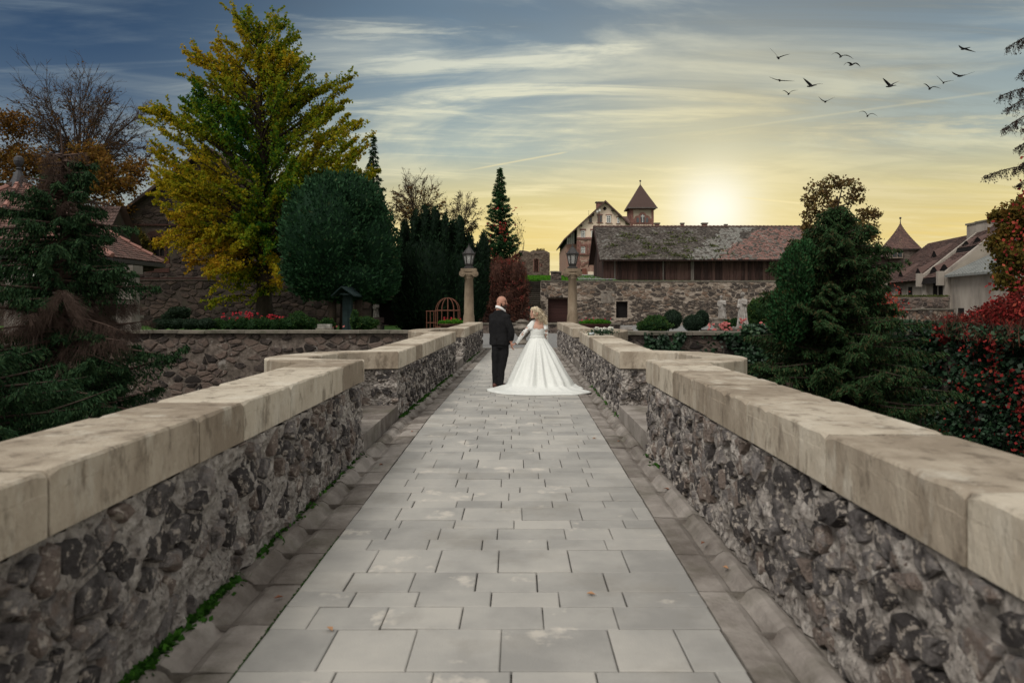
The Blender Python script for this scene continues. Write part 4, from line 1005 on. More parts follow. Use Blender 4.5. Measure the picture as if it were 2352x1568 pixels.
b = B(); a = np.linspace(0, 2 * math.pi, 15)[:-1]; b.prism([(hx(625) + .22 * math.cos(q), hz(512) + .22 * math.sin(q)) for q in a], 1, HY - .03, HY + .02); b.build('round_window', M_DARK, t)
b = B(); b.box(hx(276), hx(306), HY - .09, HY - .05, zG, hz(1362)); b.build('doorway', M_DARK, t)
b = B(); b.box(hx(308), hx(372), HY - .12, HY - .05, zG, hz(1352)); b.build('wooden_door', mat('door_brown', [(.13, .05, .035, 1), (.2, .08, .055, 1)], 3, .8), t)
b = B()
for k in range(15):
    a0, a1 = math.pi * (.12 + .76 * k / 15), math.pi * (.12 + .76 * (k + .92) / 15); cx_ = hx(440); cz_ = hz(1360)
    b.prism([(cx_ + r_ * math.cos(q), cz_ + r_ * math.sin(q) * .72) for r_, q in ((1.18 * 1.0, a0), (1.45, a0), (1.45, a1), (1.18, a1))], 1, HY - .13, HY)
b.build('brick_arch', M_BRICK, t)
b = B(); b.box(hx(390), hx(575), HY - .08, HY - .045, zG, hz(1395)); b.build('limewash', M_PLASTER, t)
# roof slopes
ovh = .55; rt = .16
for s_, xe in ((-1, hx(52)), (1, hx(972))):
    ze = zP - abs(xP - xe) * sl_
    b = B(); b.add([(xe, HY - ovh, ze + .05), (xP, HY - ovh, zP + .12), (xP, HY + 18, zP + .12), (xe, HY + 18, ze + .05), (xe, HY - ovh, ze - rt), (xP, HY - ovh, zP - rt + .05), (xP, HY + 18, zP - rt), (xe, HY + 18, ze - rt)],
                   [(0, 1, 2, 3), (4, 7, 6, 5), (0, 4, 5, 1), (0, 3, 7, 4), (3, 2, 6, 7)]); b.build('roof', M_TILED, t)
    for k in range(2, 7, 2):
        xx = xP + (xe - xP) * k / 7; zz = zP - abs(xP - xx) * sl_; b = B(); b.box(xx - .09, xx + .09, HY - ovh + .05, HY, zz - .42, zz - .18); b.build('purlin_end', M_BARK, t)
chimney(t, (1400 + 550 / 5.6) * .91875, (430 + 420 / 5.6) * .91875, 476, .8, HY + 3)
b = B(); x0, x1 = hx(830), hx(990); b.add([(x0, HY + 3, hz(580)), (x1, HY + 3, hz(582)), (x1, HY + .3, hz(700)), (x0 + .9, HY + .3, hz(700))], [(0, 1, 2, 3)]); b.build('link_roof', M_TILED, t)
b = B(); b.tube([(hx(600), HY + 4, hz(430)), (hx(600), HY + 4, hz(368))], .02, 5); b.tube([(hx(466), HY + 6, hz(560)), (hx(466), HY + 6, hz(450))], .02, 5); b.build('lightning_rod', M_IRON, t)
# tower
TY = 99.0; k_ = TY / HY
def tx(zx): return hx(zx) * k_
def tz(zy): return EYE + (hz(zy) - EYE) * k_
tx0, tx1 = tx(990), tx(1310); tzb, tze = zG, tz(490); dp = tx1 - tx0
b = B(); b.box(tx0, tx1, TY, TY + dp, tzb, tze); b.build('tower_wall', mat('tower_plaster', [(.30, .25, .19, 1), (.40, .345, .27, 1)], 1, .9, .2, layer=((.14, .11, .09, 1), 1.6, .52, .75, .6), stretch=(1, 1, .3)), t)
b = B(); e = .06
for x0, x1 in ((tx0 - .02, tx0 + .34), (tx1 - .28, tx1 + .02)): b.box(x0, x1, TY - e, TY + .3, tzb, tze)
b.box(tx0 + .34, tx1 - .28, TY - e, TY, tze - .35, tze)
b.box(tx0 + .34, tx1 - .28, TY - e, TY, tz(735), tz(655)); b.build('brick_quoins', M_BRICK, t)
for k in range(11):
    xx = tx0 + .3 + (tx1 - tx0 - .5) * k / 11; b = B(); b.box(xx, xx + .14, TY - .07, TY, tz(752), tz(735)); b.build('dentil', M_PLASTER, t)
b = B(); b.box(tx0 - .05, tx0, TY + .3, TY + dp, tz(700), tze); b.build('side_brick', M_BRICK, t)
def arched(parent, xc, zb_, w_, h_, y, bars=True):
    a = np.linspace(0, math.pi, 9); hw = w_ / 2; zs_ = zb_ + h_ - hw
    poly = [(xc - hw, zb_), (xc + hw, zb_)] + [(xc + hw * math.cos(q), zs_ + hw * math.sin(q)) for q in a]
    s_ = .28; op = [(xc - hw - s_, zb_ - .1), (xc + hw + s_, zb_ - .1)] + [(xc + (hw + s_) * math.cos(q), zs_ + (hw + s_) * math.sin(q)) for q in a]
    b = B(); b.prism(op, 1, y - .10, y); ws = b.build('window', M_BRICK, parent)
    b = B(); b.prism(poly, 1, y - .125, y - .09); b.build('pane', M_GLASS, ws)
    if bars:
        b = B(); b.box(xc - .04, xc + .04, y - .15, y - .12, zb_, zb_ + h_); b.box(xc - hw, xc + hw, y - .147, y - .12, zs_ - .04, zs_ + .04); b.build('frame', M_WHITE, ws)
arched(t, tx(1155), tz(708), .50, tz(595) - tz(708), TY - .02); arched(t, tx(1086), tz(708), .34, tz(640) - tz(708), TY, False); arched(t, tx(1216), tz(708), .34, tz(640) - tz(708), TY, False)
xc, yc = (tx0 + tx1) / 2, TY + dp / 2; zap = tz(155)
def ring(r_, z_): return [(xc - r_, yc - r_, z_), (xc + r_, yc - r_, z_), (xc + r_, yc + r_, z_), (xc - r_, yc + r_, z_)]
b = B(); h2 = dp / 2
V = ring(h2 + .42, tze - .10) + ring(h2 + .12, tze + .45) + ring(h2 * .62, tz(320)) + ring(.06, zap) + ring(h2 + .42, tze - .2)
Fc = [(k * 4 + i, k * 4 + (i + 1) % 4, k * 4 + 4 + (i + 1) % 4, k * 4 + 4 + i) for k in range(3) for i in range(4)] + [(16 + i, 16 + (i + 1) % 4, (i + 1) % 4, i) for i in range(4)] + [(19, 18, 17, 16)]
b.add(V, Fc, .25); tr_ = b.build('tower_roof', M_TILED, t)
b = B(); b.box(xc - h2 - .46, xc + h2 + .46, yc - h2 - .5, yc - h2 - .4, tze - .24, tze - .08); b.build('gutter', M_BEAM, tr_)
b = B(); b.tube([(xc, yc, zap - .1), (xc, yc, tz(105))], [.06, .03], 6); b.ball((xc, yc, tz(100)), .14, 8); b.build('finial', M_LEAD, tr_)

# street lamp on the slope in front of the house
t = thing('floodlight_pole', 'thin pole carrying two small floodlights in front of the gabled house', 'pole', (hx(547) * .8, HY * .8, 4.6))
x_, y_ = hx(547) * .8, HY * .8; ztop = EYE + (hz(560) - EYE) * .8
b = B(); b.tube([(x_, y_, 4.4), (x_, y_, ztop)], .05, 6); b.build('pole', M_RUST, t)
for s_ in (-1, 1): b = B(); b.box(x_ - .16 + s_ * .12, x_ + .02 + s_ * .12, y_ - .2, y_ - .05, ztop - .02 + .06 * s_, ztop + .2 + .06 * s_); b.build('lamp_head', M_WHITE, t)

# ------------------------------------------------------------------ ruined tower
RY = 85.0
t = thing('ruined_tower', 'roofless brown stone ruin with three tall slits on the grass', 'ruin', (2.2, RY, 5))
def rx(zx): return ((1130 + zx / 6.72) * .91875 - CX) / F * RY
def rz(zy): return EYE - ((600 + zy / 6.72) * .91875 - CY) / F * RY
slits = [(rx(1381), rx(1394), rz(535), rz(318)), (rx(1407), rx(1424), rz(535), rz(308)), (rx(1436), rx(1449), rz(535), rz(318)), (rx(1493), rx(1506), rz(450), rz(398))]
x0, x1 = rx(1120), rx(1643); b = B(); core_with_holes(b, x0, x1, 4.6, rz(260), RY, .5, slits)
prof = [(1120, 178), (1190, 172), (1255, 185), (1310, 200), (1330, 185), (1370, 170), (1430, 180), (1480, 175), (1540, 172), (1590, 185), (1643, 215)]
b.prism([(x0, rz(262)), (x1, rz(262))] + [(rx(a), rz(c)) for a, c in prof[::-1]], 1, RY, RY + .5)
b.box(x1 - .5, x1, RY + .5, RY + 3.0, 4.6, rz(230)); b.box(x0, x0 + .5, RY + .5, RY + 3, 4.6, rz(215)); b.box(x0 + .5, x1 - .5, RY + 2.6, RY + 3, 4.6, rz(300))
M_RUIN = mat('ruin_stone', [(.07, .05, .042, 1), (.14, .105, .085, 1), (.23, .18, .145, 1)], 5, .95, .8, 9, stretch=(1, 1, 2.6), layer=((.3, .26, .22, 1), 4, .6, .7, .5))
b.build('ruin_wall', M_RUIN, t)
rubble(t, x1 - x0, rz(215) - 4.9, .34, .17, lambda u, v, d: (x0 + u, RY - d, 4.9 + v), mat('ruin_block', [(.07, .05, .042, 1), (.14, .10, .08, 1), (.22, .17, .135, 1)], 4, .95, .5, 12, rand=.6), 51, gap=.03, depth=.04, limit=0, keepfrac=.8,
       skip=lambda u, v: any(s_[0] - .06 < x0 + u < s_[1] + .06 and s_[2] - .1 < 4.9 + v < s_[3] + .06 for s_ in slits))
b = B()
for s_ in slits: b.box(s_[0] - .10, s_[0], RY - .05, RY + .3, s_[2], s_[3]); b.box(s_[1], s_[1] + .07, RY - .05, RY + .3, s_[2], s_[3])
b.build('slit_bricks', M_BRICK, t)
b = B()
for s_ in slits: b.box(s_[0], s_[1], RY + .45, RY + .49, s_[2], s_[3])
b.build('slit_shadow_wall', M_RUIN, t)
leafobj('wall_plants', [leaves(np.stack([rng.uniform(rx(1420), rx(1560), 160), np.full(160, RY + .2), rz(178) + np.abs(rng.normal(size=160)) * .12], 1), .14, tint=.5, axis=(0, 0, 1))], M_BROWN, t)
# wall stub
t = thing('wall_stub', 'short dark block of ruined wall at the top of the steps', 'wall', (3.3, 61, 3.6)); t['kind'] = 'thing'
def sx(zx): return ((1130 + zx / 6.72) * .91875 - CX) / F * 61
def sz(zy): return EYE - ((600 + zy / 6.72) * .91875 - CY) / F * 61
b = B(); b.box(sx(1662), sx(1836), 61, 61.6, 3.3, sz(545)); b.build('wall_core', M_MOATM, t)
rubble(t, sx(1836) - sx(1662), sz(545) - 3.5, .34, .17, lambda u, v, d: (sx(1662) + u, 61 - d, 3.5 + v), M_MOATR, 61, gap=.02, depth=.05)
caps(t, sx(1655), sx(1843), 60.9, 61.7, sz(545), sz(523), (.5, .9), M_CAPD, seed=8)

# ------------------------------------------------------------------ long range with eyebrow dormers on the right
t = thing('long_range', 'long grey plastered range under a sagging tile roof with eyebrow dormers', 'building', (36, 64, 0))
def lx(y): return 37.2 - (75 - y) / 22 * 3.4                       # facade line, facing left
ER, ZE, ZR, DP = 5.1, 4.02, 7.95, 5.0
def rpt(y, v, h=0): return (lx(y) + DP * v - .2, y, ZE + (ZR - ZE) * v + h)
b = B(); b.add([(lx(50), 50, -3), (lx(75.5), 75.5, -3), (lx(75.5), 75.5, ZE), (lx(50), 50, ZE)], [(0, 1, 2, 3)])
b.add([(lx(50), 50, -3), (lx(50) + 9, 50, -3), (lx(50) + 9, 50, 6.5), (lx(50), 50, ZE)], [(0, 1, 2, 3)]); b.build('plaster_wall', M_GREYP, t)
def roof_part(ya, yb, dz=0.0, v0=-.06, v1=1.0):
    A = np.array(rpt(yb, v0, dz)); Bq = np.array(rpt(ya, v0, dz)); Cq = np.array(rpt(ya, v1, dz)); Dq = np.array(rpt(yb, v1, dz))
    rb = tile_roof(t, A, Bq, Cq, Dq, int((yb - ya) * 3.2), int(27 * (v1 - v0)), M_TILED, lambda u, v: .45 + .35 * noise.noise(Vector((u * 9, v * 5, ya))) + rnd.uniform(-.22, .22), lift=.05)
    rb.build('roof_deck', M_TILED, t)
roof_part(64.4, 75.8); roof_part(60.0, 63.9, .10, -.05, .50); roof_part(60.0, 63.9, .34, .54, 1.04)
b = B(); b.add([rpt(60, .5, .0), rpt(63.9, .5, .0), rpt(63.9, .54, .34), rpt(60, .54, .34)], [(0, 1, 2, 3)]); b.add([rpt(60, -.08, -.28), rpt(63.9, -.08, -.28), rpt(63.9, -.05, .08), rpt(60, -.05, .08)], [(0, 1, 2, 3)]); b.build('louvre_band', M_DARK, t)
b = B(); b.add([rpt(50, 1), rpt(76, 1), (lx(76) + 10, 76, ZE), (lx(50) + 10, 50, ZE)], [(0, 1, 2, 3)]); b.build('rear_roof', M_TILED, t)
for y_, v1 in ((64.15, 1.06), (59.85, 1.08)):
    b = B(); pl_ = [rpt(y_, v, .30) for v in (-.1, .25, .5, .75, v1)]
    for p, q in zip(pl_[:-1], pl_[1:]): b.bar(np.array(p) - (0, 0, .12), np.array(q) - (0, 0, .12), .22, .34)
    b.box(pl_[0][0] - .2, pl_[0][0] + .3, y_ - .16, y_ + .16, ZE - .8, ZE + .35); b.build('fire_wall', M_GREYP, t)
b = B(); b.add([(lx(59.6), 59.6, 0), (lx(59.6) + 10, 59.6, 0), (lx(59.6) + 10, 59.6, ZE), rpt(59.6, 1.02, .3), rpt(59.6, .5, .25), (lx(59.6), 59.6, ZE + .2)], [(0, 1, 2, 3, 4, 5)]); b.build('gable_wall', mat('gable_plaster', [(.26, .23, .19, 1), (.36, .32, .27, 1)], .8, .9, .3), t)
def eyebrow(y_, v_, w_, h_):
    c = np.array(rpt(y_, v_, .12)); n = 9; fr, bk, fl = [], [], []
    for i in range(n):
        s_ = -1 + 2 * i / (n - 1); hh = h_ * (math.cos(math.pi * s_) + 1) / 2
        fr.append((c[0] - .35, c[1] + s_ * w_, c[2] - .25 + hh)); fl.append((c[0] - .35, c[1] + s_ * w_ , c[2] - .25)); q = rpt(y_, v_ + .26, .1); bk.append((q[0], c[1] + s_ * w_ * .8, q[2]))
    b = B(); b.add(fr + bk, [(i, i + 1, n + i + 1, n + i) for i in range(n - 1)], .45); d_ = b.build('eyebrow_dormer', M_TILED, t)
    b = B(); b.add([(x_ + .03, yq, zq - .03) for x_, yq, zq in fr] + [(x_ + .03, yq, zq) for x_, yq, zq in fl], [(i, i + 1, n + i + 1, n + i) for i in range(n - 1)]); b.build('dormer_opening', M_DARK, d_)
for a_ in ((70.6, .12, .55, .5), (66.6, .14, .55, .5), (68.2, .56, .55, .55)): eyebrow(*a_)
for a_ in ((62.9, .12, .8, .55), (60.9, .13, .9, .6), (62.8, .66, .9, .6), (60.9, .68, .95, .65)): eyebrow(*a_)
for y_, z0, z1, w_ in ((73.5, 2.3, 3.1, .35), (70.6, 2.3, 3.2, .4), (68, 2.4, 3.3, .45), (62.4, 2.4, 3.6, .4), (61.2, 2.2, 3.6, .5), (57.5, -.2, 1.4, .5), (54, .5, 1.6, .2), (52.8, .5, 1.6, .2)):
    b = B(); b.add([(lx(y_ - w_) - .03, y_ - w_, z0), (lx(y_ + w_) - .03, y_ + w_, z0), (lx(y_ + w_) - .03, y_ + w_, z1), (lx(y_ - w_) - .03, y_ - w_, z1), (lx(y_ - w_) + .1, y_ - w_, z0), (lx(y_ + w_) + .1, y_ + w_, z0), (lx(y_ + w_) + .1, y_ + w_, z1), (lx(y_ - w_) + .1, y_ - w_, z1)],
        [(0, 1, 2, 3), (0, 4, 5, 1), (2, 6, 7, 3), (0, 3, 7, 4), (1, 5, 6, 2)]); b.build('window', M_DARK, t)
for y_ in (64.15, 59.7, 75.3):
    b = B(); b.box(lx(y_) - .3, lx(y_) + .1, y_ - .35, y_ + .35, -3, ZE + .1); b.build('buttress', M_GREYP, t)
# lean-to with sheet roof
b = B(); A = (lx(50) - .5, 50, ZE + .0); Bq = (lx(59.4) - .5, 59.4, ZE + .0)
b.add([A, Bq, (lx(59.4) + 4.6, 59.4, 6.4), (lx(50) + 4.6, 50, 6.4), (A[0], 50, ZE - .18), (Bq[0], 59.4, ZE - .18)], [(0, 1, 2, 3), (0, 4, 5, 1)]); sr = b.build('sheet_roof', M_ZINC, t)
for k in range(14):
    y_ = 50.3 + k * .66; b = B(); b.bar((lx(y_) - .5, y_, ZE + .03), (lx(y_) + 4.6, y_, 6.43), .06, .06); b.build('roof_seam', M_ZINC, sr)
for px, y_ in ((2186, 65), (2222, 63.2)):
    x_ = lx(y_) + DP - .2; b = B(); b.box(x_ - .5, x_ + .5, y_ - .8, y_ + .8, ZR - 1, ZR + .75); c_ = b.build('chimney', M_GREYP, t); b = B(); b.box(x_ - .58, x_ + .58, y_ - .9, y_ + .9, ZR + .75, ZR + .9); b.build('chimney_cap', M_CAPD, c_)
# round turret
TY2 = 78.0
t = thing('round_turret', 'round stone turret with a tall conical tile roof', 'tower', P(2068, 660, TY2))
c = P(2068, 660, TY2); rr = 40 / F * TY2; ze = EYE + (700 - 573) / F * TY2; za = EYE + (700 - 512) / F * TY2
b = B(); b.lathe([(rr * .97, -3), (rr * .97, ze)], (c[0], c[1], 0), 28); b.build('turret_wall', mat('turret_stone', [(.06, .048, .042, 1), (.12, .095, .08, 1), (.18, .145, .12, 1)], 3, .95, .7, 8, stretch=(1, 1, 2.4)), t)
b = B(); n = 30; nv = 16; tv = []
for j in range(nv):
    v0, v1 = j / nv, (j + 1.1) / nv; cr = lambda v: (rr * 1.1) * (1 - v) ** (1.25) + .04; cz = lambda v: ze - .05 + (za - ze) * v
    for i in range(n):
        a0, a1 = 2 * math.pi * (i + (j % 2) * .5) / n, 2 * math.pi * (i + .94 + (j % 2) * .5) / n
        V = [(c[0] + (cr(v) + h) * math.cos(a), c[1] + (cr(v) + h) * math.sin(a), cz(v)) for v, a, h in ((v0, a0, .05), (v0, a1, .05), (min(v1, 1), a1, 0), (min(v1, 1), a0, 0))]
        b.add(V, [(0, 1, 2, 3)], rnd.uniform(.25, .8))
tr_ = b.build('turret_roof', M_TILED, t); b = B(); b.tube([(c[0], c[1], za - .1), (c[0], c[1], za + .5)], [.06, .02], 6); b.ball((c[0], c[1], za + .5), .12, 8); b.build('finial', M_LEAD, tr_)
b = B(); b.lathe([(rr * 1.12, ze - .16), (rr * 1.12, ze - .04)], (c[0], c[1], 0), 28); b.build('gutter', M_BEAM, tr_)
def zt2(zx, zy): return P((2150 + zx / 3.92) * .91875, (500 + zy / 3.92) * .91875, TY2 - rr)
for x0, x1, y0, y1 in ((305, 418, 492, 570), (250, 310, 665, 730)):
    a_, c_ = zt2(x0, y1), zt2(x1, y0); b = B(); b.box(a_[0], c_[0], TY2 - rr - .08, TY2 - rr + .9, a_[2], c_[2]); wn = b.build('window', mat('window_stone', [(.2, .16, .13, 1), (.27, .22, .18, 1)], 3), t)
    for q in (.1, .55): b = B(); xx = a_[0] + (c_[0] - a_[0]) * q; b.box(xx, xx + (c_[0] - a_[0]) * .36, TY2 - rr - .10, TY2 - rr - .06, a_[2] + .12, c_[2] - .12); b.build('pane', M_GLASS, wn)
t = thing('side_wing', 'dark stone wing joining the turret behind the big conifer', 'building', P(2020, 680, 76))
a_, c_ = P(1985, 720, 77), P(2040, 588, 77); b = B(); b.box(a_[0], c_[0], 77, 81, -3, c_[2]); b.build('wing_wall', M_DARKR, t)
b = B(); b.add([(a_[0] - .3, 76.6, c_[2] - .1), (c_[0], 76.6, c_[2] - .1), (c_[0], 80, c_[2] + 1.1), (a_[0] - .3, 80, c_[2] + 1.1)], [(0, 1, 2, 3)], .2); b.build('wing_roof', M_TILED, t)
# bastion walls in front of the range
t = thing('bastion_wall', 'two stepped stone wall with moss along its top in front of the grey range', 'wall', (24, 44, 0)); t['kind'] = 'thing'
def bx(zx, Y): return ((2150 + zx / 3.92) * .91875 - CX) / F * Y
def bz(zy, Y): return EYE - ((500 + zy / 3.92) * .91875 - CY) / F * Y
b = B(); b.box(bx(150, 46), bx(880, 46), 46, 47, -3, bz(950, 46)); b.build('upper_wall', M_MOATM, t)
b = B(); b.box(bx(150, 45), bx(940, 45), 45.2, 46, -4, bz(1075, 45)); b.build('lower_wall', M_MOATM, t)
rubble(t, bx(880, 46) - bx(260, 46), bz(955, 46) - bz(1060, 46), .4, .2, lambda u, v, d: (bx(260, 46) + u, 46 - d, bz(1060, 46) + v), M_MOATR, 71, gap=.03, depth=.05, limit=150)
rubble(t, bx(930, 45) - bx(400, 45), bz(1080, 45) - bz(1290, 45), .3, .24, lambda u, v, d: (bx(400, 45) + u, 45.2 - d, bz(1290, 45) + v), M_WARM, 72, gap=.035, depth=.06, limit=150)
caps(t, bx(150, 45), bx(950, 45), 45.05, 46, bz(1075, 45), bz(1062, 45), (1, 2), M_CAPD, seed=12)
gp = np.stack([rng.uniform(bx(270, 46), bx(880, 46), 1500), rng.uniform(46, 46.8, 1500), bz(945, 46) + np.abs(rng.normal(size=1500)) * .035], 1)
leafobj('top_moss', [leaves(gp, .1, axis=(0, 0, 1), tint=.5, tj=.3)], MATS['moss_cushion'], t)

# ------------------------------------------------------------------ gabled stone house on the left
DY = 59.0
t = thing('gabled_stone_house', 'dark stone gabled house with one brick arched window behind the yellow tree', 'house', (-24, DY, 0))
dxl, dxr, dxa = (296 - CX) / F * DY, (690 - CX) / F * DY, (480 - CX) / F * DY
dze = EYE + (700 - 482) / F * DY; dza = EYE + (700 - 345) / F * DY
wz0, wz1, wx0, wx1 = EYE + (700 - 588) / F * DY, EYE + (700 - 547) / F * DY, (347 - CX) / F * DY, (378 - CX) / F * DY
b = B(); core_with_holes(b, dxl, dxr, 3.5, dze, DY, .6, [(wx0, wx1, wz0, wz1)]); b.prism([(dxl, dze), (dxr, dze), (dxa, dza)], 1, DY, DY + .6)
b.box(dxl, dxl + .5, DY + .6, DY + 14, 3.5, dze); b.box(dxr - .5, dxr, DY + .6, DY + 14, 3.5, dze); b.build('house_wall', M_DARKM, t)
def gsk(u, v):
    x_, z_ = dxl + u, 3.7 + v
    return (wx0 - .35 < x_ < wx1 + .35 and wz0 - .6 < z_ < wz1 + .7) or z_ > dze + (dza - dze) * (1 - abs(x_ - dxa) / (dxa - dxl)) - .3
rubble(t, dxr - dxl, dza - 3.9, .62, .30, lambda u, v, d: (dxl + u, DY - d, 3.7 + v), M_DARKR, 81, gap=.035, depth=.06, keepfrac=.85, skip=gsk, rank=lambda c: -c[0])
b = B(); b.box(wx0, wx1, DY + .4, DY + .45, wz0, wz1); wn = b.build('window', M_DARK, t)
b = B(); b.box((wx0 + wx1) / 2 - .04, (wx0 + wx1) / 2 + .04, DY + .3, DY + .38, wz0, wz1); b.box(wx0, wx1, DY + .3, DY + .37, (wz0 + wz1) / 2 - .04, (wz0 + wz1) / 2 + .04); b.build('frame', M_BARK, wn)
M_DBR = mat('dark_brick', [(.032, .016, .013, 1), (.055, .026, .021, 1)], 4, .95, .4, rand=.4)
for k in range(14):
    q0 = -.62 + 1.24 * k / 14; q1 = q0 + 1.24 / 14 * .85; xc_ = (wx0 + wx1) / 2; rI, rO = 1.05, 1.5; zc_ = wz1 - .88
    b = B(); b.prism([(xc_ + r_ * math.sin(q), zc_ + r_ * math.cos(q)) for r_, q in ((rI, q0), (rO, q0), (rO, q1), (rI, q1))], 1, DY - .06, DY + .3); b.build('arch_brick', M_DBR, t)
for k in range(8):
    for s_ in (0, 1):
        b = B(); w_ = .26 if (k % 2) else .2; x_ = wx0 - w_ if s_ == 0 else wx1; b.box(x_, x_ + w_, DY - .05, DY + .3, wz0 + k * (wz1 - wz0) / 8, wz0 + (k + .88) * (wz1 - wz0) / 8); b.build('brick', M_DBR, t)
b = B(); b.box(wx0 - .4, wx1 + .4, DY - .05, DY + .2, wz0 - 1.3, wz0 - .02); b.build('brick_panel', M_DBR, t)
for z_ in (dze - 1.2, 3.75): b = B(); b.box(dxl - .1, dxr, DY - .14, DY, z_ - .08, z_ + .06); b.build('string_course', M_DBR, t)
for s_, xe in ((-1, dxl - 1.0), (1, dxr + 1.0)):
    slp = (dza - dze) / (dxa - dxl); ze_ = dza - abs(xe - dxa) * slp
    b = B(); b.add([(xe, DY - .7, ze_ + .1), (dxa, DY - .7, dza + .25), (dxa, DY + 14, dza + .25), (xe, DY + 14, ze_ + .1), (xe, DY - .7, ze_ - .16), (dxa, DY - .7, dza - .02), (dxa, DY + 14, dza - .02), (xe, DY + 14, ze_ - .16)],
                   [(0, 1, 2, 3), (4, 7, 6, 5), (0, 4, 5, 1), (0, 3, 7, 4)], .1); b.build('roof', M_TILED, t)
# ------------------------------------------------------------------ trees and plants
def lob(Yc, items):
    """lobes given as (px, py, rx, ry, dY, tint): true position and size at their own distance"""
    out = []
    for it in items:
        px, py, rx, ry, dY = it[:5]; Y = Yc + dY; p = P(px, py, Y); k = Y / F
        q = (p[0], p[1], p[2], rx * k, (rx + ry) * .5 * k, ry * k); out.append(q + tuple(it[5:6]))
    return out
G_Y = 48.0
GK = .5127
env = np.array([(1150, 15), (1232, 75), (1335, 140), (1372, 185), (1418, 285), (1385, 390), (1400, 440), (1490, 365), (1582, 345), (1550, 480), (1590, 540), (1690, 530), (1665, 650), (1710, 770), (1560, 830), (1290, 860), (1280, 1240), (1230, 1290), (1140, 1325), (940, 1362), (895, 1310), (965, 1240), (880, 1190), (780, 1155), (830, 1055),
                (680, 1105), (690, 1075), (800, 1000), (680, 900), (640, 830), (640, 760), (700, 700), (640, 600), (625, 485), (720, 485), (822, 555), (815, 440), (870, 420), (795, 330), (795, 245), (870, 195), (950, 165), (1005, 105), (1080, 45)]) * GK
def inside(x, y, poly):
    c = False; n = len(poly); j = n - 1
    for i in range(n):
        if (poly[i][1] > y) != (poly[j][1] > y) and x < (poly[j][0] - poly[i][0]) * (y - poly[i][1]) / (poly[j][1] - poly[i][1]) + poly[i][0]: c = not c
        j = i
    return c
zones = [((960, 515), 95, .02), ((1040, 980), 90, .14), ((1190, 1070), 100, .22), ((1130, 640), 150, .30), ((1250, 760), 110, .30), ((960, 1150), 110, .92), ((800, 930), 110, .70), ((1000, 260), 90, .66), ((1160, 330), 120, .52), ((700, 620), 90, .58), ((1420, 600), 110, .50), ((1600, 700), 110, .55), ((1200, 130), 100, .42), ((880, 760), 120, .66), ((1040, 1310), 90, .40), ((1280, 1220), 40, .9), ((1360, 420), 90, .38)]
